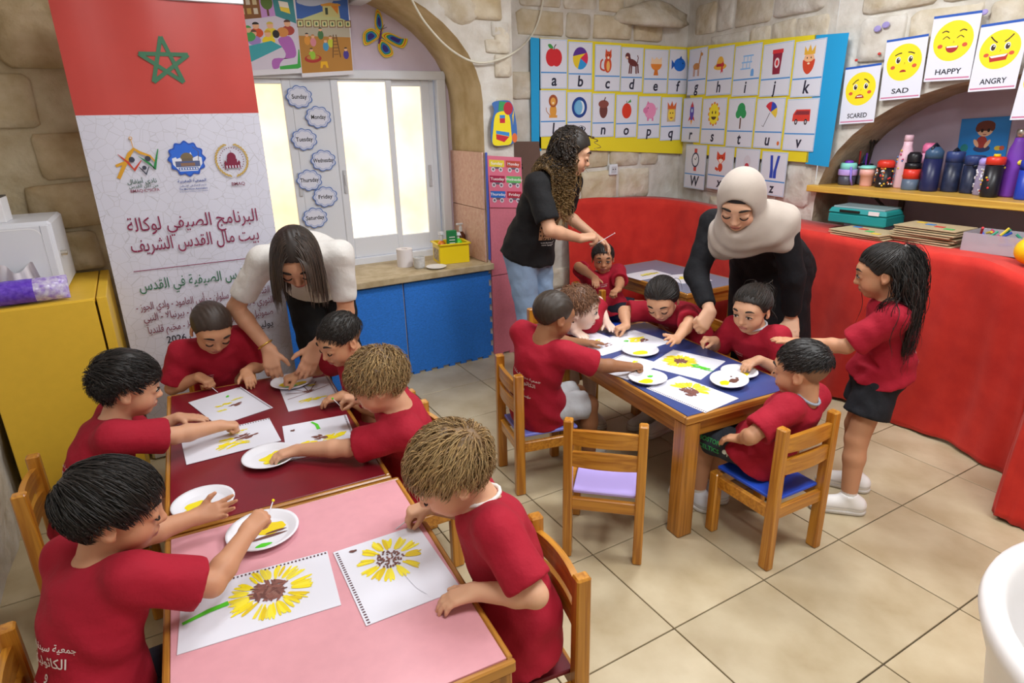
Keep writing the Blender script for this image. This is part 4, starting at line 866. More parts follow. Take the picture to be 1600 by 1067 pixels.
# ---- days of the week cloud signs on the window panel
for day, x, y in (('Sunday', 469, 151), ('Monday', 499, 183), ('Tuesday', 477, 218), ('Wednesday', 507, 251), ('Thursday', 485, 282), ('Friday', 510, 308), ('Saturday', 494, 341)):
    p = PB(x, y, YW-.045); M = frame((p.x, YW-.018, p.z), (1, 0, 0), (0, 0, 1)); rx, ry = .078, .064
    def cl(k, e): an = 2*math.pi*k/66; q = 1+.16*abs(math.sin(an*4.5))-.08; return (rx*e*q*math.cos(an), ry*e*q*math.sin(an))
    o = MB().prism([cl(k, 1) for k in range(66)], .001, M=M).build('cloud_sign', C('#5f7fc2')); tag(o, 'blue-edged paper cloud reading %s on the window panel' % day, 'sign', 'weekday cloud signs')
    a = Art(.0014); a.poly([cl(k, .91) for k in range(66)], '#cfd4ea'); a.poly([cl(k, .80) for k in range(66)], '#8fa6d8'); a.poly([cl(k, .76) for k in range(66)], '#dcdff0'); a.text(day, 0, 0, .036, '#22222c', bold=.02, width=.0135*len(day)+.012); a.build('print', o, M)

# ---- butterfly
p = PB(594, 58, YW-.012); bf = thing('paper_butterfly', 'rainbow coloured paper butterfly on the lilac wall', 'butterfly', p, 0); Mf = frame((0, 0, 0), (1, 0, 0), (0, 0, 1))
wings = [[(0, .02), (-.03, .07), (-.01, .16), (.02, .13), (.025, .05)], [(0, .01), (-.05, .05), (-.11, .02), (-.11, -.05), (-.05, -.03)], [(.01, .01), (.06, .03), (.15, .0), (.19, -.005), (.15, -.06), (.06, -.03)], [(0, -.01), (.06, -.04), (.08, -.10), (.02, -.12), (-.02, -.07)]]
a = Art(.0032)
for wg in wings:
    MB().prism(smooth_curve(wg, 6, True), .002, M=Mf).build('wing', C('#f0dc28'), bf)
    cx = sum(x for x, y in wg)/len(wg); cz = sum(y for x, y in wg)/len(wg)
    for e, c in ((.86, '#e04a30'), (.78, '#e8d83a'), (.68, '#3a9a5a'), (.56, '#2f7fd0'), (.4, '#3a2f8a')): a.poly([(cx+(x-cx)*e, cz+(y-cz)*e) for x, y in wg], c, 6)
a.build('wing_pattern', bf, Mf)
MB().tube([(-.015, -.004, -.04), (0, -.006, 0), (.012, -.004, .05)], [.004, .008, .004], 8).build('butterfly_body', C('#6a3a7a'), bf)
MB().tube([(.01, -.004, .045), (.035, -.006, .075)], .0015, 5).build('antenna', C('#3a2a4a'), bf); MB().tube([(.01, -.004, .045), (.05, -.006, .06)], .0015, 5).build('antenna', C('#3a2a4a'), bf)

# ---- pier: backpack cut-out, train poster; brown board; socket; cable
p = PB(787, 196, YB-.034); bp_ = thing('backpack_cutout', 'yellow paper backpack cut-out on the pale pier stones', 'wall decoration', p); Mf = frame((0, 0, 0), (1, 0, 0), (0, 0, 1))
MB().prism(smooth_curve([(-.08, -.12), (-.095, 0), (-.07, .09), (-.08, .14), (.0, .155), (.06, .14), (.09, .05), (.10, -.06), (.07, -.115)], 5, True), .002, M=Mf).build('card', C('#3f6fb4'), bp_)
a = Art(.003); a.poly([(-.085, -.115), (-.08, -.02), (-.065, .06), (-.03, .085), (.02, .085), (.045, .05), (.055, -.03), (.055, -.11), (0, -.125)], '#f2df22', 5); a.rect(-.01, .05, .04, .03, '#3a8ad0'); a.rect(-.01, .03, .04, .03, '#c8283c'); a.poly([(-.06, -.03), (.04, -.045), (.04, -.07), (-.06, -.05)], '#3a8ad0'); a.poly([(-.06, -.052), (.04, -.072), (.0, -.105), (-.06, -.085)], '#c8283c'); a.poly([(-.04, .09), (-.03, .15), (.02, .145), (.0, .09)], '#3a9a5a'); a.ell(.035, .105, .035, .04, '#b8283c'); a.poly([(.065, .06), (.08, .1), (.07, .0)], '#e8c83a'); a.ell(.08, -.08, .02, .03, '#e0703a'); a.build('print', bp_, Mf)
tl, tr, bl = PB(761, 243, YB-.022), PB(814, 246, YB-.022), PB(765, 324, YB-.022); M, w_, h_ = quadM(tl, tr, bl)
tp = sheet('train_poster', M, w_, h_, mat('pink card', '#d8708a', .6), None, .004); tag(tp, 'pink weekday poster with six coloured train wagons on the pier', 'poster')
a = Art(.004)
for k, (day, c) in enumerate((('Sunday', '#ddc93a'), ('Monday', '#b84a3c'), ('Tuesday', '#a02048'), ('Wednesday', '#5fae62'), ('Thursday', '#2a6ac0'), ('Friday', '#a8243c'))):
    x, y = w_*(.26 if k % 2 == 0 else .75), h_*(.86-.30*(k//2)); a.rect(x, y, w_*.44, h_*.13, c); a.rect(x, y-h_*.085, w_*.3, h_*.04, '#6a5a6a')
    for d in (-1, 1): a.ell(x+d*w_*.11, y-h_*.115, w_*.06, w_*.06, '#cfcad2'); a.ell(x+d*w_*.11, y-h_*.115, w_*.03, w_*.03, '#6a5a6a')
    a.text(day, x, y, h_*.075, '#f0ecec', bold=.01, width=w_*.06*len(day)*.95)
a.build('print', tp, M)
tl, tr, bl = PB(800, 221, YC-.035), PB(842, 221, YC-.035), PB(812, 335, YC-.035); M, w_, h_ = quadM(tl, tr, bl)
o = sheet('brown_board', M, w_, h_, mat('brown paint board', '#6a5248', .7, noise=.05), None, .004); tag(o, 'brown board with black letters es beside the pier', 'board')
a = Art(.004); q = PP(817, 258, frame(bl, (1, 0, 0), (0, 0, 1))); a.text('es', q[0], q[1], .085, '#141014', bold=.01); a.build('lettering', o, M)
p = PB(958, 265, YC-.03); sk = thing('wall_socket', 'white double wall socket under the yellow chart backing', 'socket', p)
MB().box((0, 0, 0), (.085, .022, .085), bev=.006).build('plate', M_white, sk); MB().box((0, -.012, 0), (.05, .004, .05), bev=.002).build('insert', mat('grey white plastic', '#c4c6cc', .4), sk)
for d in (-1, 1): MB().lathe([(.004, 0), (.004, .004)], 8, M=frame((d*.012, -.0135, .004), (1, 0, 0), (0, 0, 1))).build('pin_hole', M_dark, sk)
pts = [PB(x, y, YB-.035) for x, y in ((632, -25), (650, 12), (668, 40), (700, 74), (735, 95), (765, 97))]+[PB(x, y, YB-.035) for x, y in ((800, 84),)]+[PB(x, y, YC-.04) for x, y in ((826, 62), (842, 30), (852, -20))]
o = MB().tube(smooth_curve([tuple(p) for p in pts], 8), .0065, 8).build('electric_cable', mat('cream cable', '#d9d5c4', .5), smooth=True); tag(o, 'loose cream electric cable looping across the arch stones', 'cable')
o = MB().box(tuple(PB(562, 2, YW-.1)+Vector((0, 0, .02))), (.09, .2, .06), bev=.006).build('pipe_cover', M_white); tag(o, 'short white boxed pipe cover at the arch top by the playground poster', 'pipe cover')

# ================================================================== NICHE SHELF AND ITS THINGS
SZ = 1.205
o = MB().box((3.935, (2.64+.55)/2, SZ-.02), (.39, 2.09, .04), bev=.004).build('wall_shelf', wood('yellow pine shelf', '#d9ae4a', '#c4933a', .45, 1, .1)); tag(o, 'long pine shelf in the niche holding the drinking bottles', 'shelf')
for yy in (2.24,):
    b_ = thing('shelf_bracket', 'dark metal bracket under the pine bottle shelf', 'bracket', (3.8, yy, 0)); mm = mat('dark metal', '#5a5048', .5, .6)
    MB().box((.34, 0, SZ-.17), (.02, .03, .26)).build('upright', mm, b_); MB().box((.18, 0, SZ-.048), (.32, .03, .016)).build('arm', mm, b_); MB().tube([(.05, 0, SZ-.055), (.33, 0, SZ-.22)], .009, 8).build('brace', mm, b_)
BOT = []; BOTO = []
def bottle(label, x, y, wpx, hpx, prof, extra=None):
    p = PZ(x, y, SZ); Zd = (p-CAM).dot(CF); r_ = wpx/2*Zd/FPX; h = hpx*Zd/FPX*.97
    r_ *= .9; p = p+Vector((p.x, p.y, 0)).normalized()*(r_*.85-.06); BOT.append([p.x, p.y, r_*1.1]); t = thing('drinking_bottle', label, 'bottle', (p.x, p.y, SZ), 0, 'bottles on the niche shelf')
    for nm, pr, m in prof: MB().lathe([(q*r_, z*h) for q, z in pr], 22).build(nm, m, t, smooth=False)
    if extra: extra(t, r_, h)
    BOTO.append(t)
    for c in t.children:
        for po in c.data.polygons: po.use_smooth = len(po.vertices) < 6
    return t
def pl(n, c, r_=.35, **k): return mat('bottle '+n, c, r_, **k)
def spots(name, c, n=60):
    def f(t, r_, h):
        mb = MB(); rg = random.Random(n)
        for k in range(n):
            an = rg.uniform(0, 6.28); z = rg.uniform(.08, .72)*h; mb.ball((r_*1.0*math.cos(an), r_*1.0*math.sin(an), z), .006, 6, 4, rg.randrange(len(c)))
        mb.build(name, [C(q) for q in c], t)
    return f
CYL = [(0, 0), (.9, 0), (.97, .02), (1, .06), (1, .74)]
bottle('lilac cup with mint lid and hanging strap on bottle shelf', 1313, 286, 27, 37, [('cup', [(.9, 0), (1, .05), (1, .4)], pl('smoke', '#4a4a5a')), ('band', [(1.08, .4), (1.1, .42), (1.1, .62), (1.05, .64)], pl('lilac', '#b79ae0')), ('rim', [(.95, .62), (.95, .84), (.85, .9)], pl('mint', '#8fe0d8')), ('spout', [(.5, .86), (.5, .96), (.3, 1.0)], pl('violet', '#7a3ac0'))], lambda t, r_, h: MB().tube([(-r_*.7, -r_*.8, h*.75), (-r_*.9, -r_*1.05, h*.3), (-r_*.6, -r_*1.15, h*.02)], .006, 6).build('strap', pl('strap', '#8f7ae0'), t))
bottle('grey lidded beaker between lilac cup and pink cup', 1333, 287, 20, 28, [('cup', [(.85, 0), (1, .1), (1, .9)], pl('grey', '#6a6a70')), ('lid', [(1.05, .88), (1.05, 1)], pl('palegrey', '#b9bac0'))])
bottle('pale pink coffee cup with mint lid on bottle shelf', 1349, 289, 24, 32, [('cup', [(.72, 0), (.8, .05), (.86, .5), (1, .52), (1, .84)], pl('blush', '#eeb4ac')), ('lid', [(1.1, .84), (1.1, .92), (.8, .98)], pl('mint', '#8fe0d8'))])
bottle('black spotted bottle with red lid on bottle shelf', 1382, 292, 26, 42, [('body', CYL, pl('black', '#1c1a20')), ('lid', [(1.05, .74), (1.05, .92), (.8, 1)], pl('red', '#dc3a2c'))], spots('dots', ['#d83a3a', '#e6e6ea', '#e0b83a', '#c86a3a']))
bottle('slim pale pink bottle with tiny dots and capped neck', 1404, 293, 23, 81, [('body', [(.9, 0), (1, .03), (1, .52), (.85, .68), (.6, .8), (.58, .88)], pl('pink', '#ecc4d4')), ('cap', [(.6, .88), (.6, .98), (.5, 1)], pl('pink', '#ecc4d4'))], spots('dots', ['#c84a7a', '#5a8ac8', '#d8b84a'], 40))
bottle('black bottle with red and steel blue lower wrap', 1424, 296, 26, 58, [('body', [(.95, 0), (1, .03), (1, .3)], pl('steel', '#5a6a80')), ('wrap', [(1.01, .3), (1.01, .56)], pl('red', '#dc3a2c')), ('upper', [(1, .56), (.98, .72)], pl('black', '#1c1a20')), ('lid', [(.8, .72), (.85, .76), (.85, .92), (.6, 1)], pl('black', '#1c1a20'))])
bottle('tall pink bottle with round pink lid behind dark bottles', 1441, 294, 20, 70, [('body', [(.95, 0), (1, .04), (1, .78)], pl('rose', '#e4a6c4')), ('lid', [(.9, .78), (1.05, .84), (1.05, .94), (.7, 1)], pl('hotpink', '#ec7aa8'))])
hand_ = lambda c: (lambda t, r_, h: MB().tube([(-r_*.7, 0, h*.86), (-r_*.6, 0, h*1.0), (0, 0, h*1.06), (r_*.6, 0, h*1.0), (r_*.7, 0, h*.86)], .008, 8).build('carry_loop', pl('loop', c), t))
bottle('navy bottle with slate lid and folding spout', 1455, 298, 28, 68, [('body', CYL, pl('navy', '#1f2450')), ('lid', [(.98, .74), (.98, .9), (.7, .96), (.5, 1)], pl('slate', '#3c5a7c'))], hand_('#1c2230'))
bottle('dark blue camouflage bottle with upright carry loop', 1480, 299, 27, 62, [('body', CYL, pl('camo', '#2a3352', col2='#1a2036', nscale=30)), ('lid', [(1.02, .74), (1.02, .98), (.9, 1)], pl('denim', '#34457c'))], hand_('#20283c'))
bottle('dark blue camouflage bottle with slanted strap lid', 1507, 301, 29, 58, [('body', CYL, pl('camo', '#2a3352', col2='#1a2036', nscale=30)), ('lid', [(1.02, .76), (1.02, .97), (.9, 1)], pl('denim', '#34457c'))], lambda t, r_, h: MB().tube([(-r_*1.0, -.4*r_, h*.72), (0, -r_*1.05, h*.8), (r_, -.4*r_, h*.9)], .007, 6).build('strap', pl('loop', '#1c2230'), t))
bottle('clear lilac bottle with white dots on bottle shelf', 1528, 303.5, 22, 57, [('body', [(.95, 0), (1, .04), (1, .8)], pl('clear lilac', '#9a8fae', .2)), ('lid', [(.95, .8), (.95, .94), (.7, 1)], pl('lavender', '#b4a4f0'))], spots('dots', ['#e6e4ee'], 60))
bottle('black bottle with red screw lid and yellow spout', 1546, 306.7, 27, 66, [('body', CYL, pl('black', '#1c1a20')), ('lid', [(1.05, .76), (1.05, .92), (.8, .94)], pl('red', '#dc3a2c')), ('spout', [(.4, .94), (.35, 1.0)], pl('yellow', '#f0c81c'))], spots('dots', ['#d83a3a', '#d8b83a'], 16))
bottle('large violet bottle with steel cap on bottle shelf', 1571.8, 306.7, 30, 103, [('body', [(.92, 0), (1, .03), (1, .56), (.9, .7), (.62, .82), (.56, .88)], pl('violet matt', '#7a3fb8', .45)), ('cap', [(.58, .88), (.58, .97), (.5, 1)], mat('brushed steel', '#c9c6bd', .3, .9))], lambda t, r_, h: MB().lathe([(.013, 0), (.013, .003), (0, .0035)], 14, M=frame((-r_*.72, -r_*.72, h*.52), (.7, -.7, 0), (0, 0, 1))).build('badge', C('#f0d84a'), t))
bottle('royal blue bottle beside the large violet one', 1598, 311, 28, 62, [('body', CYL, pl('royal', '#2440b0')), ('lid', [(1.02, .76), (1.02, .96), (.8, 1)], pl('royal', '#2440b0'))])
# pen pot with scissors behind the cups
p = PZ(1362, 284, SZ); pt = thing('pen_pot', 'dark pen pot with scissors pencils and purple brushes', 'pen pot', (4.09, p.y+.06, SZ))
MB().lathe([(.042, 0), (.046, .01), (.05, .12), (.046, .12), (.042, .02), (0, .018)], 20).build('pot', mat('dark mesh', '#2c2a30', .5, .4), pt)
for k, (dx, dy, lean, c, h) in enumerate(((.02, .03, .05, '#3a7ac0', .22), (-.02, .04, -.03, '#c83a3a', .2), (.03, -.02, .03, '#e6e2d8', .25), (-.03, -.03, -.04, '#7a3ac0', .19), (0, -.04, .01, '#9a4ad0', .2), (.04, 0, .06, '#c83a8a', .18))):
    dx, dy = dx*.7, dy*.7
    MB().tube([(dx, dy, .02), (dx+lean, dy+lean*.5, h)], .005, 6).build('pencil', C(c), pt)
for d in (-1, 1): MB().tube(smooth_curve([(d*.004, -.02, .1), (d*.01, -.03, .22), (d*.035, -.035, .26), (d*.04, -.04, .31), (d*.018, -.04, .33), (d*.006, -.035, .28), (d*.008, -.03, .22)], 5), .006, 6).build('scissor_handle', mat('black amber plastic', '#2a2014', .4), pt)
# stand the bottles and the pot side by side without touching
BOT.append([pt.location.x, pt.location.y, .056]); BOTO.append(pt)
for _ in range(200):
    for i in range(len(BOT)):
        for j in range(i):
            a_, b_ = BOT[i], BOT[j]; dx, dy = a_[0]-b_[0], a_[1]-b_[1]; dd = math.hypot(dx, dy) or 1e-6; ov = a_[2]+b_[2]+.002-dd
            if ov > 0: a_[0] += dx/dd*ov*.5; a_[1] += dy/dd*ov*.5; b_[0] -= dx/dd*ov*.5; b_[1] -= dy/dd*ov*.5
    for q in BOT: q[0] = min(max(q[0], 3.75+q[2]), XR+ND-.012-q[2]); q[1] = min(q[1], 2.545-q[2])
for q, o in zip(BOT, BOTO): o.location = (q[0], q[1], SZ)
# cartoon poster on the niche back
tl, tr, bl = PA(1503, 186, XR+ND-.006), PA(1582, 181, XR+ND-.006), PA(1494, 246, XR+ND-.006); M, w_, h_ = quadM(tl, tr, bl)
o = sheet('poster', M, w_, h_, mat('blue poster', '#2a86d4', .4)); tag(o, 'blue poster with seated boy drawing behind the bottles', 'poster')
a = Art(.0008); c = (w_*.5, h_*.5)
E = lambda x, y, rx, ry, cc, **k: a.ell(c[0]+x*w_, c[1]+y*w_, rx*w_, ry*w_, cc, **k)
E(0, -.24, .17, .08, '#34406a'); E(-.02, -.1, .11, .13, '#a83a34'); E(-.13, -.12, .04, .1, '#eeb892', rot=30); E(.1, -.14, .04, .1, '#eeb892', rot=-30); E(.02, .16, .16, .14, '#f0c09c'); E(.02, .25, .19, .11, '#6a3426'); E(-.12, .2, .06, .08, '#6a3426'); E(.16, .2, .05, .07, '#6a3426'); E(-.04, .15, .03, .04, '#2a1a18'); E(.09, .15, .03, .04, '#2a1a18'); E(.02, .07, .04, .02, '#a83a34', a0=180, a1=360); E(-.36, -.22, .08, .09, '#2f8a8a'); E(.32, -.24, .07, .05, '#d8b83a'); E(.4, -.24, .05, .05, '#c85a3a'); a.build('print', o, M)
# things on the cloth-covered shelf top
UZ = .983
p = PZ(1332, 362, UZ); cs_ = thing('tool_case', 'teal plastic case with clear lid on board stack', 'case', (p.x+.14, p.y+.02, UZ+.034), R(4)); M_teal = mat('teal plastic', '#1f8a8c', .4)
MB().box((0, 0, .03), (.22, .34, .06), bev=.008).build('tray', M_teal, cs_); MB().box((-.012, 0, .075), (.2, .34, .03), bev=.006, top=(.9, .96)).build('lid', M_teal, cs_); MB().box((0, 0, .094), (.19, .3, .012), bev=.004).build('clear_cover', mat('clear smoky plastic', '#8fa6ac', .15, spec=.7), cs_)
MB().box((-.113, .04, .075), (.006, .12, .014), bev=.002).build('handle_slot', M_dark, cs_); MB().box((-.112, -.1, .075), (.005, .06, .022)).build('label', C('#e0d4d8'), cs_)
M_ply = mat('thin plywood', '#b8a684', .6, noise=.1, nscale=30); M_plyd = mat('puzzle face', '#a08a68', .6, col2='#c07a4a', nscale=22)
def boards(x, y, n, dx, label, spread):
    p = PZ(x, y, UZ)
    for k in range(n):
        t = thing('puzzle_board', label, 'puzzle', (p.x+dx+random.uniform(-.01, .01), p.y+random.uniform(-.012, .012), UZ+.011*k*(1 if spread else 1)), R(random.uniform(-4, 4)), 'wooden puzzle boards')
        MB().box((0, 0, .004), (.22, .31, .006), bev=.001).build('board', M_ply, t)
        for q in range(4): MB().box((-.06+.04*q, -.1+.065*q, .0085), (.03, .045, .003), bev=.001).build('puzzle_piece', C(('#c8403a', '#3a7ac0', '#d8b83a', '#4aa85a')[(q+k) % 4]), t)
boards(1330, 372, 3, .14, 'thin wooden puzzle board under the teal case', False); boards(1428, 383, 8, .16, 'thin wooden puzzle board in the tall stack by clear box', True)
p = PZ(1537, 400, UZ); tbx = thing('storage_box', 'clear plastic box of small colourful toys on red cloth', 'box', (p.x+.16, p.y+.0, UZ+.002), R(3)); M_clr = mat('milky clear plastic', '#c3bfc8', .2, alpha=.55, spec=.6)
for d in (-1, 1): MB().box((d*.10, 0, .045), (.004, .27, .09)).build('box_side', M_clr, tbx); MB().box((0, d*.135, .045), (.2, .004, .09)).build('box_end', M_clr, tbx)
MB().box((0, 0, .004), (.2, .27, .005)).build('box_base', M_clr, tbx)
for k in range(26):
    c = ('#c8303a', '#3a5ac0', '#d8c03a', '#c8303a', '#3a9a7a', '#b83a6a')[k % 6]; x, y = random.uniform(-.07, .07), random.uniform(-.11, .11); z = .03+.055*random.random(); d = Vector((random.uniform(-1, 1), random.uniform(-1, 1), random.uniform(0, .9))).normalized()*.045
    tag(MB().tube([(tbx.location.x+x-d.x*.6, tbx.location.y+y-d.y*.6, UZ+z), (tbx.location.x+x+d.x*.6, tbx.location.y+y+d.y*.6, UZ+z+d.z)], .006, 6).build('toy_stick', C(c)), 'small %s plastic toy stick in the clear box' % {'#c8303a': 'red', '#3a5ac0': 'blue', '#d8c03a': 'yellow', '#3a9a7a': 'green', '#b83a6a': 'magenta'}[c], 'toy', 'toys in the clear box')
p = PZ(1592, 422, .99); tag(MB().ball((p.x+.2, p.y+.05, .985+.055), .06, 20, 14).build('yellow_ball', mat('yellow plastic', '#efc31c', .35), smooth=True), 'yellow toy ball lying beside the clear box', 'ball')

# ================================================================== WINDOW SILL THINGS
LZ = .7005
p = PZ(637, 417, LZ); t = thing('paper_roll', 'white paper roll standing on the window sill', 'paper roll', (p.x, p.y+.04, LZ))
MB().lathe([(.022, 0), (.055, 0), (.055, .12), (.022, .12), (.022, .0)], 26).build('roll', mat('tissue', '#e4dfe2', .9), t)
p = PZ(655, 420, LZ); t = thing('wrapped_roll', 'small cup in clear wrap beside the paper roll', 'cup', (p.x+.012, p.y+.02, LZ)); MB().lathe([(.03, 0), (.037, .01), (.04, .075), (.036, .078), (.03, .02), (0, .016)], 20).build('cup', mat('pale wrap', '#d2d2d2', .25, noise=.2, nscale=60), t)
p = PZ(675, 414, LZ); t = thing('saucer', 'small white saucer on the window sill', 'plate', (p.x-.014, p.y-.105, LZ)); MB().lathe([(.032, 0), (.055, .005), (.07, .013), (.068, .015), (.048, .008), (0, .005)], 30).build('dish', M_tub, t, smooth=True)
p = PZ(708, 412, LZ); bi = thing('plastic_basket', 'yellow plastic basket of bottles on the window sill', 'basket', (p.x+.03, p.y+.09, LZ), R(-8)); M_ybk = mat('bright yellow plastic', '#f0d41c', .35)
bw, bd, bh = .21, .17, .135
for d in (-1, 1):
    MB().box((0, d*bd/2, bh/2), (bw, .006, bh), bev=.002).build('basket_side', M_ybk, bi); MB().box((d*bw/2, 0, bh/2), (.006, bd, bh), bev=.002).build('basket_end', M_ybk, bi)
    MB().box((0, d*(bd/2+.006), bh), (bw+.03, .018, .01), bev=.003).build('rim', M_ybk, bi); MB().box((d*(bw/2+.006), 0, bh), (.018, bd+.03, .01), bev=.003).build('rim', M_ybk, bi)
MB().box((0, 0, .004), (bw, bd, .006)).build('basket_base', M_ybk, bi); MB().box((-bw/2-.004, 0, bh*.45), (.002, bd*.7, bh*.6)).build('picture_label', mat('picture label', '#8a7a5a', .6, col2='#c8b8a0', nscale=60), bi)
bc = bi.matrix_basis
def in_bin(name, label, x, y, prof, m, capm=None, capprof=None, z=.008):
    w0 = Matrix.Translation(bi.location) @ Matrix.Rotation(R(-8), 4, 'Z') @ Vector((x, y, z)); t = thing(name, label, 'bottle', w0)
    MB().lathe(prof, 16).build('bottle_body', m, t, smooth=True)
    if capprof: MB().lathe(capprof, 12).build('pump_cap', capm, t)
in_bin('soap_bottle', 'orange soap bottle with white top in yellow basket', -.06, .02, [(.028, 0), (.03, .01), (.03, .12), (.012, .14)], mat('orange soap', '#e8842a', .25), M_white, [(.012, .14), (.012, .18), (.02, .182), (.02, .2)])
in_bin('soap_bottle', 'bright green soap bottle with white pump in yellow basket', .055, .0, [(.03, 0), (.032, .01), (.032, .12), (.014, .15)], mat('green soap', '#58c83a', .25), M_white, [(.012, .15), (.012, .17), (.024, .172), (.018, .19)])
w0 = Matrix.Translation(bi.location) @ Vector((-.006, -.035, .008)); t = thing('green_packet', 'dark green packet with white print in yellow basket', 'packet', w0, R(-12)); MB().box((0, 0, .11), (.07, .03, .21), bev=.003).build('packet_body', C('#1f7a44'), t); a = Art(); [a.rect(0, .02-.02*k, .04, .006, '#dfe8e0') for k in range(3)]; a.build('print', t, frame((0, -.0155, .15), (1, 0, 0), (0, 0, 1)))
p = PZ(737, 404, LZ); t = thing('soap_bottle', 'brown pump bottle behind the yellow basket', 'bottle', (p.x-.012, p.y+.135, LZ)); MB().lathe([(.03, 0), (.033, .01), (.033, .15), (.014, .18)], 18).build('bottle_body', mat('brown glass', '#5a2f1c', .2), t, smooth=True); MB().lathe([(.012, .18), (.012, .21), (.008, .212), (.008, .23)], 12).build('pump_neck', M_white, t); MB().box((-.012, -.008, .235), (.05, .02, .014), bev=.004).build('pump_head', M_white, t)

# ================================================================== PAPERS, PLATES AND PAINT ON THE TABLES
PY, PB_, PG = '#f2df1a', '#7c5048', '#57cf2a'
def daub(a, x, y, ang, ln, wd, c, rg): a.poly([(x+math.cos(ang)*ln*t*.5-math.sin(ang)*wd*.5*s*e, y+math.sin(ang)*ln*t*.5+math.cos(ang)*wd*.5*s*e) for t, e, s in ((-1, .45*rg.uniform(.6, 1.2), 1), (-1, .45, -1), (-.3, rg.uniform(.8, 1.1), -1), (.5, rg.uniform(.8, 1.1), -1), (1, .4, -1), (1, .45, 1), (.4, rg.uniform(.8, 1.1), 1), (-.4, rg.uniform(.8, 1.1), 1))], c, 3)
def blob(a, x, y, rx, ry, c, rg, n=11): a.poly([(x+rx*rg.uniform(.75, 1.15)*math.cos(2*math.pi*k/n), y+ry*rg.uniform(.75, 1.15)*math.sin(2*math.pi*k/n)) for k in range(n)], c, 3)
def stem(a, p0, p1, rg, wd=.014): m = ((p0[0]+p1[0])/2+.006, (p0[1]+p1[1])/2+.006); a.line([p0, m, p1], [wd*.7, wd, wd*1.1], PG)
def paper(label, corners, draw, holes, seed, tz=TZ, thick=.0018):
    tl, tr, br, bl = (PZ(x, y, tz+thick) for x, y in corners); rg = random.Random(seed); tz0 = tz; tz = tz+.0005*(seed % 5)
    # squared sheet fitted to the four corners
    c = (tl+tr+br+bl)/4; u = ((tr-tl)+(br-bl))/2; v = ((tl-bl)+(tr-br))/2; w_, h_ = u.length, v.length
    ua = math.atan2(u.y, u.x); va = math.atan2(v.y, v.x)-math.pi/2; d = (va-ua+math.pi) % (2*math.pi)-math.pi; an = ua+d/2
    M = Matrix.Translation((c.x, c.y, tz)) @ Matrix.Rotation(an, 4, 'Z') @ Matrix.Translation((-w_/2, -h_/2, 0))
    o = MB().box((w_/2, h_/2, thick/2+.0001), (w_, h_, thick), M=M).build('painting_paper', M_paper); tag(o, label, 'painting', 'sunflower paintings')
    a = Art(thick+.0005, .000008)
    if holes:
        k = 0; L_ = w_ if holes in 'tb' else h_
        while k < L_-.008:
            x, y = (k+.006, h_-.008) if holes == 't' else (k+.006, .008) if holes == 'b' else (.008, k+.006) if holes == 'l' else (w_-.008, k+.006)
            a.rect(x, y, .0045 if holes in 'tb' else .007, .007 if holes in 'tb' else .0045, '#5a3a44'); k += .0095
    k0 = len(a.L); draw(a, w_, h_, rg); a.split('brush_stroke', o, M, k0); return o
def flower(x, y, r0, r1, n, wd, a0=0, a1=360, seeds='dots', faint=0):
    def f(a, w_, h_, rg):
        for k in range(n):
            an = R(a0+(a1-a0)*(k+.5)/n+rg.uniform(-7, 7)); rr = (r0+r1)/2*w_; [daub(a, x*w_+(rr+rg.uniform(-.02, .02)*w_)*math.cos(an+q*.05), y*h_+(rr+rg.uniform(-.02, .02)*w_)*math.sin(an+q*.05), an+q*.07+rg.uniform(-.08, .08), (r1-r0)*w_*rg.uniform(.65, 1.1), wd*w_*rg.uniform(.3, .55), rg.choice((PY, '#ecd620', '#f5e63a', '#e0c21c', '#e8d84a')), rg) for q in (-2, -.6, .8, 2)]
        if seeds == 'dots':
            for k in range(90): an = rg.uniform(0, 6.28); q = math.sqrt(rg.random())*r0*.95*w_; a.ell(x*w_+q*math.cos(an), y*h_+q*math.sin(an), .0035, .0028, rg.choice((PB_, '#8a5a50', '#6a423c')), rot=rg.uniform(0, 180), n=7)
        else:
            blob(a, x*w_, y*h_, r0*.7*w_, r0*.6*w_, '#8f665c', rg)
            for k in range(46): an = rg.uniform(0, 6.28); q = math.sqrt(rg.random())*r0*.85*w_; daub(a, x*w_+q*math.cos(an), y*h_+q*math.sin(an), rg.uniform(0, 3.1), .03, .007, rg.choice((PB_, '#8a5a50', '#6a423c')), rg)
    return f
def many(*fs):
    def f(a, w_, h_, rg):
        for g_ in fs: g_(a, w_, h_, rg)
    return f
def st(x0, y0, x1, y1, wd=.014): return lambda a, w_, h_, rg: stem(a, (x0*w_, y0*h_), (x1*w_, y1*h_), rg, wd)
def bl_(x, y, rx, ry, c):
    def f(a, w_, h_, rg):
        base = rg.uniform(-.5, .5)
        for k in range(int(8+rx*50)): an = rg.uniform(0, 6.28); q = math.sqrt(rg.random())*.8; daub(a, (x+rx*q*math.cos(an))*w_, y*h_+ry*w_*q*math.sin(an), base+rg.uniform(-.5, .5), (.4*rx+.03)*w_*rg.uniform(.7, 1.3), max(.006, .35*ry*w_)*rg.uniform(.6, 1.2), c, rg)
    return f
paper('sunflower painting with green stem on near side of pink table', ((286, 926), (513, 857), (530, 945), (274, 1025)), many(flower(.57, .55, .13, .27, 17, .055, seeds='scrub'), st(.02, .42, .3, .55)), 't', 1)
paper('sunflower painting with twelve clear petals under blond boy hand on pink table', ((522, 860), (655, 822), (715, 915), (572, 986)), many(flower(.52, .66, .16, .36, 12, .085), bl_(.2, .92, .04, .014, '#6a423c'), lambda a, w_, h_, rg: a.line([(.56*w_, .42*h_), (.6*w_, .2*h_), (.66*w_, .08*h_)], .001, '#b8b8c4', 5)), 'l', 2)
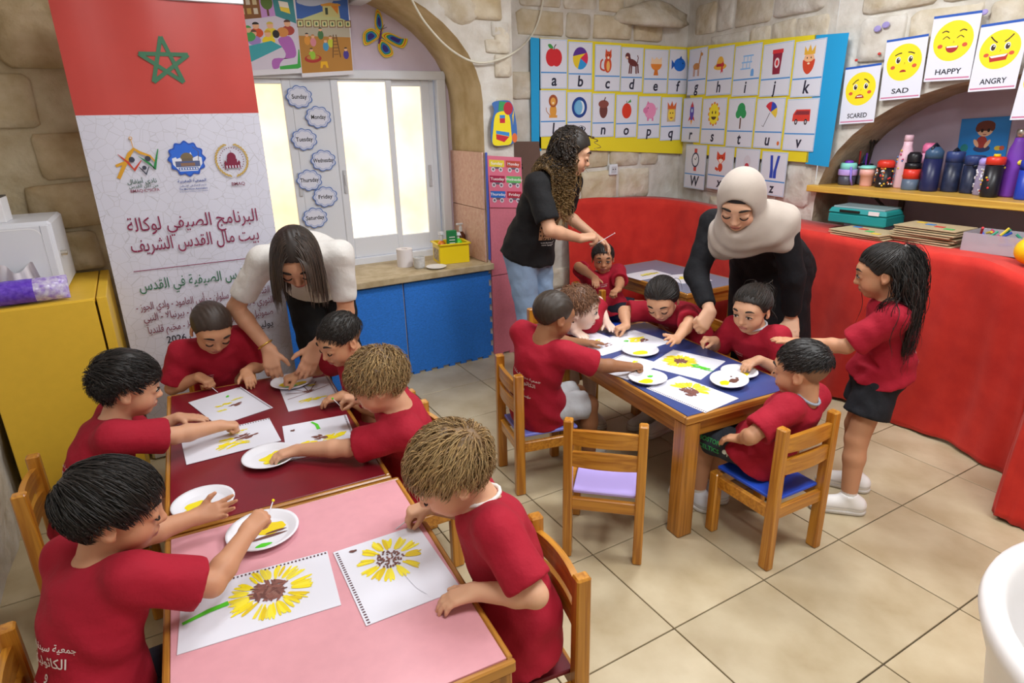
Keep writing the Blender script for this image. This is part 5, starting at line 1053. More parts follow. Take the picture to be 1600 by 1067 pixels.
paper('smudged yellow and brown painting before boy with shaved hair', ((288, 630), (375, 606), (430, 637), (345, 663)), many(bl_(.42, .56, .16, .07, PY), bl_(.58, .45, .14, .08, PB_), bl_(.3, .4, .09, .05, '#f0e468'), bl_(.62, .8, .03, .05, PG), bl_(.7, .62, .12, .03, '#f0e468')), 'r', 3)
paper('half finished painting under fist of boy with black quiff', ((291, 686), (417, 653), (442, 687), (283, 730)), many(bl_(.6, .72, .12, .06, PY), bl_(.66, .5, .15, .09, PB_), bl_(.5, .3, .2, .08, PY), bl_(.45, .5, .1, .05, PY)), 't', 4)
paper('painting with broad yellow strokes and green daub on red table', ((436, 668), (535, 648), (569, 701), (455, 712)), many(bl_(.32, .3, .2, .14, PY), bl_(.7, .42, .22, .12, PY), bl_(.56, .2, .22, .09, PY), bl_(.52, .46, .13, .10, PB_), st(.44, .96, .52, .7, .012), bl_(.14, .8, .03, .03, '#6a423c')), 'r', 5)
paper('painting with brown branching strokes under leaning teacher hands', ((436, 603), (516, 585), (530, 627), (450, 643)), many(bl_(.5, .25, .3, .07, PY), bl_(.5, .55, .12, .07, PB_), lambda a, w_, h_, rg: [a.line([(.5*w_, .5*h_), ((.5+.45*math.cos(R(q)))*w_, (.5+.42*math.sin(R(q)))*h_)], .004, PB_) for q in (20, 60, 100, 140, 165, 195)], bl_(.6, .75, .1, .05, '#f0e468')), 'r', 6)
paper('faint dotted painting near boy with short hair at blue table', ((884, 530), (930, 520), (990, 540), (940, 558)), many(bl_(.55, .35, .18, .13, '#8f665c'), bl_(.6, .62, .12, .05, PY), bl_(.36, .5, .05, .04, PY), lambda a, w_, h_, rg: a.line([(.3*w_, .8*h_), (.6*w_, .6*h_)], .004, PB_)), None, 7)
paper('yellow edged painting in front of girl with centre parting', ((952, 527), (990, 516), (1048, 534), (1008, 549)), many(bl_(.45, .55, .3, .2, PY), bl_(.55, .42, .17, .13, PB_), bl_(.14, .6, .08, .08, PG)), 't', 8)
paper('pale painting under arm of boy in grey shorts', ((928, 574), (974, 553), (1034, 568), (980, 596)), many(bl_(.5, .7, .12, .05, PG), bl_(.3, .5, .06, .04, PY), bl_(.75, .5, .08, .05, PY)), 't', 9)
paper('large yellow sunflower painting with long green leaf on blue table', ((1053, 542), (1133, 569), (1096, 588), (1008, 577)), many(bl_(.36, .55, .33, .30, PY), flower(.36, .55, .11, .3, 14, .08, seeds='scrub'), bl_(.72, .5, .18, .09, PG), bl_(.9, .46, .12, .07, PG)), None, 10)
paper('half yellow sunflower painting with brown heart at blue table corner', ((1062, 588), (1154, 622), (1103, 645), (1008, 606)), many(flower(.42, .56, .1, .28, 8, .1, 20, 200), bl_(.46, .5, .15, .14, PB_)), 'b', 11)
paper('painting with yellow streak and dark stem on grey table', ((973, 430), (1017.5, 421), (1050, 429), (999, 438)), many(bl_(.6, .5, .3, .13, '#f0e468'), lambda a, w_, h_, rg: a.line([(.3*w_, .4*h_), (.9*w_, .55*h_)], .008, '#4a4a2a')), None, 12)
paper('bright yellow blot painting beside veiled teacher on grey table', ((1045, 431), (1085, 426), (1105, 437), (1062, 446)), many(bl_(.5, .5, .3, .25, PY), bl_(.55, .5, .1, .1, '#e0b81c')), None, 13)
M_foam = mat('white foam plate', '#e6e6ee', .45)
def plate(label, x, y, paints, r_=.092, seed=0):
    p = PZ(x, y, TZ+.012); t = thing('foam_plate', label, 'plate', (p.x, p.y, TZ+.002), 0, 'paint plates'); rg = random.Random(seed)
    MB().lathe([(r_*.66, 0), (r_*.72, .002), (r_*.92, .014), (r_, .017), (r_*.99, .0195), (r_*.9, .017), (r_*.72, .006), (r_*.66, .004), (0, .004)], 40).build('dish', M_foam, t, smooth=True)
    for k, (dx, dy, rx, ry, c) in enumerate(paints): a = Art(.0046+.0003*k, .0003); blob(a, dx*r_, dy*r_, rx*r_, ry*r_, mat('wet paint '+c[1:], c, .25), rg); a.build('paint', t)
    return t
PY2, PG2, PBr = '#f2e01a', '#4fc728', '#6a453c'
plate('oval paint plate with spread yellow near blond boy forearm', 421, 714, [(.15, .05, .5, .28, PY2), (.35, .3, .25, .2, PY2), (-.1, -.3, .2, .12, PY2), (.2, -.6, .1, .04, PG2)], .09, 1)
plate('paint plate with yellow smear under open hand on red table', 318, 786, [(-.2, .1, .4, .25, PY2), (-.4, -.2, .25, .2, PY2)], .09, 2)
plate('paint plate with yellow brown and green on pink table', 411, 830, [(.2, .15, .5, .3, '#e6cc1c'), (.1, -.25, .5, .07, PBr), (.35, -.1, .3, .05, PBr), (-.1, -.6, .22, .1, PG2)], .098, 3)
plate('paint plate with yellow and green under teacher hand on red table', 456, 597, [(-.2, 0, .45, .3, PY2), (.3, -.2, .4, .2, PY2), (-.1, -.35, .3, .14, PG2)], .09, 4)
plate('paint plate with yellow pool and green dot near edge of blue table', 1012, 591, [(-.25, -.15, .42, .28, PY2), (.4, .25, .18, .13, PG2)], .084, 5)
plate('paint plate with yellow pool and green smear near seated girl', 1155, 582, [(.15, -.15, .32, .3, PY2), (-.35, .1, .2, .14, PG2)], .08, 6)
pf = plate('paint plate with yellow and brown spots on blue table corner', 1139, 597, [(-.3, .05, .32, .25, PY2), (.25, -.1, .3, .22, PBr), (.6, .0, .1, .1, PBr), (.5, .3, .07, .06, PBr)], .08, 7)
# the spotted plate's rim leans on its neighbour
pf.rotation_mode = 'QUATERNION'; pf.rotation_quaternion = Matrix.Rotation(R(-5.5), 4, Vector((-.05, .12, 0))).to_quaternion(); pf.location.z += .009
plate('paint plate with plain yellow in middle of blue table', 1000, 548, [(-.05, -.1, .5, .32, PY2)], .09, 8)
# ================================================================== PEOPLE
f4 = np.float32
class Field:
    """signed distance field on a box grid whose spacing is finer around heads and hands"""
    def __init__(s, lo, hi, coarse, fine, boxes):
        s.ax = []
        for k in range(3):
            xs = [lo[k]]; iv = sorted((b[0][k], b[1][k]) for b in boxes)
            while xs[-1] < hi[k]:
                x = xs[-1]; st_ = fine if any(a-coarse*.5 <= x <= b for a, b in iv) else coarse; xs.append(x+st_)
            s.ax.append(np.array(xs, f4))
        s.D = np.full([len(a) for a in s.ax], .5, f4)
    def sl(s, lo, hi):
        return tuple(slice(max(0, int(np.searchsorted(s.ax[k], lo[k]))-1), int(np.searchsorted(s.ax[k], hi[k]))+1) for k in range(3))
    def put(s, fn, lo, hi, k=.01, op='u'):
        pad = k+.012; q = s.sl([v-pad for v in lo], [v+pad for v in hi])
        if any(t.stop-t.start <= 0 for t in q): return
        X = s.ax[0][q[0]][:, None, None]; Y = s.ax[1][q[1]][None, :, None]; Z = s.ax[2][q[2]][None, None, :]
        d = fn(X, Y, Z).astype(f4); A = s.D[q]
        if op == 'u':
            h = np.maximum(k-np.abs(A-d), 0)/k; s.D[q] = np.minimum(A, d)-h*h*k*.25
        elif op == 's':
            d = -d; h = np.maximum(k-np.abs(A-d), 0)/k; s.D[q] = np.maximum(A, d)+h*h*k*.25
    def cone(s, a, b, ra, rb, k=.01, op='u', flat=None):
        a, b = np.array(a, f4), np.array(b, f4); ab = b-a; L2 = float(ab@ab)+1e-9; m = max(ra, rb)
        def fn(X, Y, Z):
            t = np.clip(((X-a[0])*ab[0]+(Y-a[1])*ab[1]+(Z-a[2])*ab[2])/L2, 0, 1)
            return np.sqrt((X-a[0]-t*ab[0])**2+(Y-a[1]-t*ab[1])**2+(Z-a[2]-t*ab[2])**2)-(ra+(rb-ra)*t)
        s.put(fn, np.minimum(a, b)-m, np.maximum(a, b)+m, k, op)
    def ell(s, c, r, M=None, k=.01, op='u'):
        c = np.array(c, f4); r = np.array(r, f4); Mt = np.array(M, f4) if M is not None else np.eye(3, dtype=f4); m = float(max(r))
        def fn(X, Y, Z):
            x, y, z = X-c[0], Y-c[1], Z-c[2]; u = [Mt[0, i]*x+Mt[1, i]*y+Mt[2, i]*z for i in range(3)]
            k0 = np.sqrt(sum((u[i]/r[i])**2 for i in range(3)))+1e-6; k1 = np.sqrt(sum((u[i]/r[i]**2)**2 for i in range(3)))+1e-6
            return k0*(k0-1)/k1
        s.put(fn, c-m, c+m, k, op)
    def loft(s, P, Rt, F, wd, dp, ts, k=.02, bend=0, noise=None, op='u'):
        """body section sweep: P0..P1 axis, right/forward axes, half widths and depths at stations ts"""
        p0, p1 = np.array(P[0], f4), np.array(P[1], f4); ax = p1-p0; L_ = float(np.linalg.norm(ax)); ax = ax/L_
        r_ = np.array(Rt, f4); r_ = r_-ax*(r_@ax); r_ /= np.linalg.norm(r_); fo = np.cross(ax, r_); fo = fo if fo@np.array(F, f4) > 0 else -fo
        m = max(max(wd), max(dp)); t0, t1 = ts[0], ts[-1]
        def fn(X, Y, Z):
            x, y, z = X-p0[0], Y-p0[1], Z-p0[2]; t = (x*ax[0]+y*ax[1]+z*ax[2])/L_; tc = np.clip(t, t0, t1)
            w_ = np.interp(tc, ts, wd).astype(f4); d_ = np.interp(tc, ts, dp).astype(f4)
            u = x*r_[0]+y*r_[1]+z*r_[2]; v = x*fo[0]+y*fo[1]+z*fo[2]+bend*4*tc*(1-tc)
            q = (t-tc)*L_; mn = np.minimum(w_, d_)
            e = (np.sqrt((u/w_)**2+(v/d_)**2)-1)*mn
            out = np.where(np.abs(q) > 1e-6, np.sqrt(np.maximum(e, 0)**2+q**2)+np.minimum(np.maximum(e, -.02), 0)*0, e)
            if noise is not None: out = out+noise(u, v, t*L_)
            return out
        lo = np.minimum(p0, p1)-m-abs(t1-1)*L_-abs(bend); hi = np.maximum(p0, p1)+m+abs(t1-1)*L_+abs(bend)
        s.put(fn, lo, hi, k, op)
    def plane(s, p, n, k=.004, lo=None, hi=None):
        """keep the side the normal points away from"""
        p = np.array(p, f4); n = np.array(n, f4); n = n/np.linalg.norm(n); q = s.sl(lo, hi) if lo is not None else (slice(None),)*3
        X = s.ax[0][q[0]][:, None, None]; Y = s.ax[1][q[1]][None, :, None]; Z = s.ax[2][q[2]][None, None, :]
        d = ((X-p[0])*n[0]+(Y-p[1])*n[1]+(Z-p[2])*n[2]).astype(f4); s.D[q] = np.maximum(s.D[q], d)
    def mesh(s):
        D = s.D; S = D < 0
        c = [S[i:i+D.shape[0]-1, j:j+D.shape[1]-1, k:k+D.shape[2]-1] for i in (0, 1) for j in (0, 1) for k in (0, 1)]
        al = c[0].copy(); an = c[0].copy()
        for q in c[1:]: al &= q; an |= q
        act = an & ~al; I = np.argwhere(act); 
        if len(I) == 0: return np.zeros((0, 3)), np.zeros((0, 4), int)
        idx = np.full(act.shape, -1, np.int32); idx[act] = np.arange(len(I)); i, j, k = I.T
        acc = np.zeros((len(I), 3)); cnt = np.zeros(len(I)); ax = s.ax
        cor = lambda a, b, d: D[i+a, j+b, k+d]
        co = lambda a, b, d: np.stack([ax[0][i+a], ax[1][j+b], ax[2][k+d]], 1)
        for e in range(3):
            for u in (0, 1):
                for v in (0, 1):
                    a0 = [0, 0, 0]; a0[(e+1) % 3] = u; a0[(e+2) % 3] = v; a1 = a0[:]; a1[e] = 1
                    d0, d1 = cor(*a0), cor(*a1); m = (d0 < 0) != (d1 < 0); t = np.where(m, d0/(d0-d1+1e-12), 0)
                    p = co(*a0)*(1-t)[:, None]+co(*a1)*t[:, None]; acc += p*m[:, None]; cnt += m
        V = acc/cnt[:, None]; F = []
        for e in range(3):
            sh = [slice(None)]*3; sh2 = [slice(None)]*3; sh[e] = slice(0, -1); sh2[e] = slice(1, None)
            A, B = S[tuple(sh)], S[tuple(sh2)]; E = np.argwhere(A != B); 
            if len(E) == 0: continue
            f, g = (e+1) % 3, (e+2) % 3; ok = (E[:, f] > 0) & (E[:, g] > 0) & (E[:, f] < S.shape[f]-1) & (E[:, g] < S.shape[g]-1); E = E[ok]
            def cell(df, dg): q = E.copy(); q[:, f] -= df; q[:, g] -= dg; return idx[q[:, 0], q[:, 1], q[:, 2]]
            Q = np.stack([cell(1, 1), cell(0, 1), cell(0, 0), cell(1, 0)], 1); fl_ = ~A[tuple(E.T)]; Q[fl_] = Q[fl_][:, ::-1]; F.append(Q)
        return V, np.concatenate(F)
def relax(V, F, it=4, lam=.5):
    E = np.concatenate([F[:, [0, 1]], F[:, [1, 2]], F[:, [2, 3]], F[:, [3, 0]]]); n = len(V); deg = np.bincount(E.ravel(), minlength=n)[:, None].astype(float)
    for _ in range(it):
        S = np.stack([np.bincount(E[:, 0], V[E[:, 1], k], n)+np.bincount(E[:, 1], V[E[:, 0], k], n) for k in range(3)], 1); V = V+(S/np.maximum(deg, 1)-V)*lam
    return V
def np_mesh(name, V, F, mats, parent, col=None):
    me = bpy.data.meshes.new(name); me.vertices.add(len(V)); me.vertices.foreach_set('co', np.asarray(V, f4).ravel())
    n = F.shape[1]; me.loops.add(F.size); me.loops.foreach_set('vertex_index', F.astype(np.int32).ravel()); me.polygons.add(len(F))
    me.polygons.foreach_set('loop_start', np.arange(0, F.size, n, dtype=np.int32)); me.polygons.foreach_set('use_smooth', np.ones(len(F), bool))
    for m in (mats if isinstance(mats, (list, tuple)) else [mats]): me.materials.append(m)
    me.update(calc_edges=True)
    if col is not None:
        at = me.color_attributes.new('Col', 'FLOAT_COLOR', 'POINT'); c4 = np.ones((len(V), 4), f4); c4[:, :3] = col; at.data.foreach_set('color', c4.ravel())
    return link(name, me, parent)
M_skin = mat('skin', '#d8a184', .5, attr='Col', sss=.12, spec=.35)
M_hairc = mat('hair', '#201814', .52, attr='Col', spec=.5)
M_fab = mat('knitted cotton', '#b01b33', .85, attr='Col', noise=.08, nscale=9, bump=.7, bscale=15, bd=.012, detail=2)
M_shoe = mat('shoe leather', '#dddddd', .6, attr='Col')
M_eyew = mat('eye white', '#e6e0da', .25); M_iris = mat('dark iris', '#2a1a12', .15); M_lash = mat('lash', '#1a1210', .7)
def lc(h): return np.array(rgb(h)[:3], f4)
V3 = lambda *a: np.array(a, float)
def unit(v): v = np.asarray(v, float); return v/(np.linalg.norm(v)+1e-9)
def head_axes(yaw, pitch, roll):
    f = V3(math.cos(R(yaw))*math.cos(R(pitch)), math.sin(R(yaw))*math.cos(R(pitch)), -math.sin(R(pitch))); r_ = unit(np.cross(f, V3(0, 0, 1))); u = np.cross(r_, f)
    c, s_ = math.cos(R(roll)), math.sin(R(roll)); r2 = c*r_+s_*u; u2 = -s_*r_+c*u
    return r2, f, u2
def ik(a, t, l1, l2, hint):
    d = t-a; L_ = np.linalg.norm(d); k = max(1, L_/(l1+l2)*1.005); l1, l2 = l1*k, l2*k
    if L_ < abs(l1-l2)*1.05: d = unit(d)*abs(l1-l2)*1.05; L_ = np.linalg.norm(d)
    x = (l1*l1-l2*l2+L_*L_)/(2*L_); h = math.sqrt(max(l1*l1-x*x, 0)); n = unit(d); hint = np.asarray(hint, float); q = unit(hint-n*(hint@n))
    return a+n*x+q*h
CURL = {'relaxed': [(18, 28, 18)]*4, 'fist': [(70, 85, 55)]*4, 'pinch': [(48, 45, 25), (58, 60, 35), (66, 70, 40), (72, 75, 45)], 'flat': [(4, 8, 6)]*4, 'open': [(2, 6, 4), (8, 12, 8), (14, 20, 12), (20, 26, 14)], 'grip': [(50, 60, 35)]*4}
def hand(F_, wr, d, n, s, L_, pose):
    """wrist, finger direction, palm normal, thumb side, length"""
    d = unit(d); n = unit(n-d*(n@d)); s = unit(s-d*(s@d)-n*(s@n)); off = (.16, .055, -.055, -.155); ln = (.44, .49, .45, .35)
    spread = 9 if pose == 'open' else 2.5
    for i in range(4):
        b0 = wr+s*off[i]*.65*L_; kn = wr+d*L_*(.48 if i in (1, 2) else .455 if i == 0 else .42)+s*off[i]*L_
        F_.cone(b0, kn, .105*L_, .078*L_, .012); p = kn; an = 0; a_s = R((1.5-i)*spread); dd = unit(d*math.cos(a_s)+s*math.sin(a_s))
        for j, (fr_, cu) in enumerate(zip((.45, .31, .24), CURL[pose][i])):
            an += R(cu); v = dd*math.cos(an)+n*math.sin(an); q = p+v*ln[i]*L_*fr_; F_.cone(p, q, (.066-.008*j)*L_, (.06-.009*j)*L_, .0035); p = q
    b0 = wr+d*.12*L_+s*.12*L_; tv = {'fist': (.55, .35, .75), 'pinch': (.65, .45, .62), 'grip': (.5, .5, .7)}.get(pose, (.62, .72, .22)); v = unit(d*tv[0]+s*tv[1]+n*tv[2])
    p = b0+v*.2*L_; F_.cone(b0, p, .095*L_, .078*L_, .01); v = unit(v+d*.25+n*.1); q = p+v*.17*L_; F_.cone(p, q, .072*L_, .066*L_, .004); v = unit(v+d*.35-s*.15); F_.cone(q, q+v*.14*L_, .062*L_, .048*L_, .004)
    return q+v*.1*L_
def hair_strands(root, dirs, length, seg, grav, head, tors, curl, wid, rg, stiff=.6, hug=0, shell=.05, facegap=None):
    """grow tapering locks as three-sided tubes; head=(c, axes, radii) pushes them outwards"""
    n = len(root); hc, HA, hr = head; sh_ = 1+rg.uniform(0, 1, n)**1.5*shell; P = [root.copy()]; d = dirs.copy(); step = (length/seg)[:, None]; p = root.copy()
    for k in range(seg):
        d = d*stiff+(1-stiff)*np.array([0, 0, -1.0])*grav+d*(1-stiff)*(1-grav); d /= np.linalg.norm(d, axis=1)[:, None]+1e-9
        p = p+d*step
        q = (p-hc) @ HA.T; e = np.linalg.norm(q/hr, axis=1); m = e < 1.0; 
        if m.any(): q2 = q[m]/e[m][:, None]*1.005; old = p[m].copy(); p[m] = q2 @ HA+hc; d[m] = d[m]+(p[m]-old)/step[m]*.6
        if facegap is not None:
            fc, fr3 = facegap; q = (p-fc) @ HA.T; e = np.linalg.norm(q/fr3, axis=1); m = e < 1.0
            if m.any(): q2 = q[m]/(e[m][:, None]+1e-6); q2[:, 1] = np.minimum(q2[:, 1], fr3[1]*.5); p[m] = q2 @ HA+fc
        if hug:
            q = (p-hc) @ HA.T; e = np.linalg.norm(q/hr, axis=1); tgt = (q/e[:, None]*(sh_*(1+.25*shell*k/seg))[:, None]) @ HA+hc; old = p.copy(); p = p*(1-hug)+tgt*hug; d = d+(p-old)/step*.5
        if tors is not None:
            for (a, b, r_) in tors:
                ab = b-a; t = np.clip(((p-a)@ab)/(ab@ab), 0, 1)[:, None]; c = a+t*ab; v = p-c; L_ = np.linalg.norm(v, axis=1); m = L_ < r_
                if m.any(): p[m] = c[m]+v[m]/(L_[m][:, None]+1e-9)*r_
        P.append(p.copy())
    P = np.stack(P, 1)
    if curl[0] > 0:
        amp, fr_ = curl; ph = rg.uniform(0, 6.28, n)[:, None]; t = np.linspace(0, 1, seg+1)[None, :]; turns = fr_*length[:, None]*t+ph
        ax1 = np.cross(dirs, V3(.3, .5, .8)); ax1 /= np.linalg.norm(ax1, axis=1)[:, None]+1e-9; ax2 = np.cross(dirs, ax1)
        A = amp*np.minimum(1, t*4)*rg.uniform(.6, 1.3, n)[:, None]
        P = P+ax1[:, None, :]*(A*np.cos(turns*6.28))[..., None]+ax2[:, None, :]*(A*np.sin(turns*6.28))[..., None]
    T = np.gradient(P, axis=1); T /= np.linalg.norm(T, axis=2)[..., None]+1e-9; ref = (P-hc); U = np.cross(T, ref); U /= np.linalg.norm(U, axis=2)[..., None]+1e-9; W_ = np.cross(T, U)
    tp = np.linspace(0, 1, seg+1); rad = wid*np.minimum(1, .5+tp*2)*(1-tp**2.2*.85)
    V = []
    for k in range(3):
        an = 2*math.pi*k/3+math.pi/2; V.append(P+(U*math.cos(an)*1.25+W_*math.sin(an)*.7)*rad[None, :, None])
    V = np.stack(V, 2)  # n, seg+1, 3, xyz
    base = (np.arange(n)*(seg+1)*3)[:, None, None]; kk = (np.arange(seg)*3)[None, :, None]; c = np.arange(3)[None, None, :]; c2 = (c+1) % 3
    Fq = np.stack(np.broadcast_arrays(base+kk+c, base+kk+c2, base+kk+3+c2, base+kk+3+c), -1).reshape(-1, 4)
    return V.reshape(-1, 3), Fq, np.repeat(tp[None, :], n, 0).repeat(3, 1).reshape(-1), np.repeat(np.arange(n), (seg+1)*3)

KID = dict(hh=.205, sw=.118, ua=.17, fa=.150, hl=.112, th=.235, sn=.23, hip=.058, arm=(.036, .030, .021), leg=(.057, .045, .030), neck=.042, tw=(.105, .100, .098, .112, .112, .07), td=(.085, .085, .078, .082, .072, .05), c=.0062, f=.0034)
ADU = dict(hh=.235, sw=.165, ua=.27, fa=.235, hl=.172, th=.40, sn=.40, hip=.085, arm=(.046, .038, .026), leg=(.085, .06, .042), neck=.056, tw=(.165, .150, .130, .150, .165, .09), td=(.115, .105, .092, .105, .095, .06), c=.0085, f=.0045)
TST = [0, .2, .45, .7, .9, 1.0]
LEGS = []
def person(label, B, head, hyaw, hpitch, hroll, pelvis, byaw, hands, feet=None, knees=None, skin='#c99474', hair=None, top=None, bottom=None, shoes='#d8d4cc', look='down', sh=None, bend=None, sw=None, mouth='#b3605a', elbow=(None, None), name='person', sock='#e0dcd8', extra=None, brow='#241a16', headscale=1.0, lyaw=None):
    B = dict(B); hh = B['hh']*headscale; kid = B['hh'] < .22
    t = thing(name, label, 'person', (pelvis[0], pelvis[1], 0)); off = V3(pelvis[0], pelvis[1], 0)
    Lc = lambda p: np.asarray(p, float)-off
    Hc = Lc(head); hr, hf, hu = head_axes(hyaw, hpitch, hroll); HA = np.stack([hr, hf, hu]); H = lambda x, y, z: Hc+(hr*x+hf*y+hu*z)*hh
    pv = Lc(pelvis); br, bf, bu = head_axes(byaw, 0, 0); sw_ = sw or B['sw']
    nk = H(0, -.13, -.44)                                    # base of skull
    if sh is None: sc = nk-unit(nk-pv)*(.030 if kid else .06)-bf*.0
    else: sc = Lc(sh)
    ax = unit(sc-pv); sr = unit(br-ax*(br@ax)); sf = unit(bf-ax*(bf@ax))
    shd = [sc+sr*sw_*s_-ax*(.018 if kid else .03) for s_ in (1, -1)]      # right, left
    # ---- arms
    arms = []
    for s_, hd, eh in zip((1, -1), hands, elbow):
        S0 = shd[0 if s_ > 0 else 1]
        if hd is None: arms.append(None); continue
        tgt = Lc(hd['p']); hint = np.array(eh if eh is not None else (sr*s_*.55-bf*.25-V3(0, 0, .8)), float); L_ = B['hl']
        el = ik(S0, tgt, B['ua'], B['fa']+L_*.35, hint); fd = unit(tgt-el); d = unit(hd['d']) if 'd' in hd else fd
        wr = tgt-d*L_*.35; el = ik(S0, wr, B['ua'], B['fa'], hint)
        n_ = np.array(hd.get('n', (0, 0, -1)), float); th_ = np.array(hd['s'], float) if 's' in hd else np.cross(n_, d)*(1 if s_ > 0 else -1)*-1
        arms.append((S0, el, wr, d, n_, th_, hd.get('pose', 'relaxed'), L_))
    # ---- legs
    lr, lf, _ = head_axes(byaw if lyaw is None else lyaw, 0, 0); hips = [pv+lr*B['hip']*s_ for s_ in (1, -1)]; lg = []
    for i, s_ in enumerate((1, -1)):
        ft = Lc(feet[i]) if feet else None
        if knees: kn = Lc(knees[i])
        elif feet: kn = ik(hips[i], ft+V3(0, 0, .05), B['th'], B['sn'], lf*1+lr*s_*.1)
        else: kn = hips[i]+lf*B['th']*.98+lr*s_*.004+V3(0, 0, -.008)
        if ft is None: ft = V3(kn[0], kn[1], 0)+lf*.012-lr*s_*.006; ft[2] = 0
        an = V3(ft[0], ft[1], .055 if kid else .075); lg.append((hips[i], kn, an))
    pts = [Hc+hh*.6, Hc-hh*.6, pv]+[p for l in lg for p in l]+[p for a in arms if a for p in (a[1], a[2]+a[3]*a[7]*1.15)]+shd
    lo = np.min(pts, 0)-.14; hi = np.max(pts, 0)+.12; lo[2] = max(lo[2], -.02)
    fb = [(Hc-hh*.62, Hc+hh*.62)]+[(np.minimum(a[2], a[2]+a[3]*a[7])-.035, np.maximum(a[2], a[2]+a[3]*a[7])+.035) for a in arms if a]
    W = Field(lo, hi, B['c'], B['f'], fb)
    # trunk
    tw, td = np.array(B['tw'])*.93, np.array(B['td'])*.93; bd = bend if bend is not None else (.02 if kid else .03)
    W.loft((pv-ax*.02, sc), sr, sf, tw, td, TST, .02, bd)
    for i in range(2):
        a, b, c = lg[i]; r0, r1, r2 = B['leg']; W.cone(a, b, r0, r1*1.02, .02); cm = b+(c-b)*.3; W.cone(b, cm, r1, r1*.98, .012); W.cone(cm, c, r1*.95, r2, .015); W.cone(c, c-V3(0, 0, .02)+lf*.06, r2*.9, r2*.8, .01)
        S0 = shd[i]; W.cone(sc-ax*.03+sr*sw_*(.4 if i == 0 else -.4), S0, B['arm'][0]*1.15, B['arm'][0]*1.12, .02)
        if arms[i]:
            S0, el, wr, d, n_, th_, pose, L_ = arms[i]; W.cone(S0, el, B['arm'][0], B['arm'][1], .012); m = el+(wr-el)*.3; W.cone(el, m, B['arm'][1], B['arm'][1]*1.02, .008); W.cone(m, wr, B['arm'][1]*1.0, B['arm'][2], .012); hand(W, wr, d, n_, th_, L_, pose)
    W.cone(H(0, -.1, -.3), sc+ax*.005, B['neck'], B['neck']*1.1, .02)
    # head
    e = lambda x, y, z, rx, ry, rz, k=.012, op='u', M=None: W.ell(H(x, y, z), np.array((rx, ry, rz))*hh, HA.T if M is None else M, k, op)
    fl_ = 1.0 if kid else .92
    e(0, -.07, .12, .365*fl_, .425*fl_, .375); e(0, .12, -.13, .285*fl_, .285, .345, .025)
    for s_ in (-1, 1): e(s_*.15, .2, -.19, .135, .15, .14, .02)
    e(0, .235, -.385, .115, .115, .09, .022); e(0, .3, .1, .24, .1, .1, .03)
    for s_ in (-1, 1):
        e(s_*.155, .455, -.005, .075, .07, .055, .014, 's'); e(s_*.15, .335, -.015, .082, .072, .062, .006)
        EM = np.stack([hr*.94+hf*s_*-.34, hf*.94+hr*s_*.34, hu]).T
        e(s_*.37*fl_, -.045, -.06, .035, .085, .12, .006, 'u', EM); e(s_*.40*fl_, -.02, -.045, .022, .045, .07, .006, 's', EM); e(s_*.365*fl_, .0, -.145, .025, .035, .04, .004)
    W.cone(H(0, .385, .0), H(0, .445, -.135), .032*hh, .047*hh, .014); e(0, .445, -.14, .048, .04, .036, .008)
    for s_ in (-1, 1): e(s_*.05, .405, -.155, .034, .04, .03, .006)
    e(0, .385, -.255, .10, .045, .026, .010); e(0, .375, -.305, .085, .045, .03, .010); e(0, .45, -.28, .10, .035, .007, .003, 's')
    V, F = W.mesh()
    # skin colours
    q = (V-Hc) @ HA.T/hh; sk = lc(skin); col = np.repeat(sk[None], len(V), 0); face_ = (np.abs(q[:, 2]) < .6) & (np.abs(q[:, 0]) < .5) & (q[:, 1] < .52)
    def tint(m, c, a): col[:] = col*(1-(m*a)[:, None])+lc(c)[None]*(m*a)[:, None]
    g = lambda x, y, z, r_: np.exp(-(((q[:, 0]-x)**2+(q[:, 1]-y)**2+(q[:, 2]-z)**2)/r_**2))*face_
    for s_ in (-1, 1): tint(g(s_*.19, .28, -.17, .12), '#d0705a', .25); tint(g(s_*.38, -.03, -.06, .1), '#c8705a', .18)
    tint(g(0, .45, -.14, .06), '#d0705a', .2)
    lip = ((q[:, 0]/.105)**2+((q[:, 2]+.282)/.05)**2 < 1) & (q[:, 1] > .33) & (q[:, 1] < .5); tint(lip.astype(float), mouth, .75)
    ml = (np.abs(q[:, 2]+.28) < .012) & (np.abs(q[:, 0]) < .1) & (q[:, 1] > .3) & (q[:, 1] < .5); tint(ml.astype(float), '#6a2a28', .7)
    for i in range(2):                                        # socks
        a, b, c = lg[i]; m = ((np.linalg.norm(V-c, axis=1) < (.07 if kid else .09)) & (V[:, 2] < (.10 if kid else .10))).astype(float); tint(m, sock, 1)
    if hair and hair.get('stub'):                             # shaved sides: stubble shade on the scalp itself
        m = scalp(q, hair.get('line', 0)); tint(np.clip(m, 0, 1)*.85, hair['c'], hair['stub'])
    bo = np_mesh('body', V, F, M_skin, t, col)
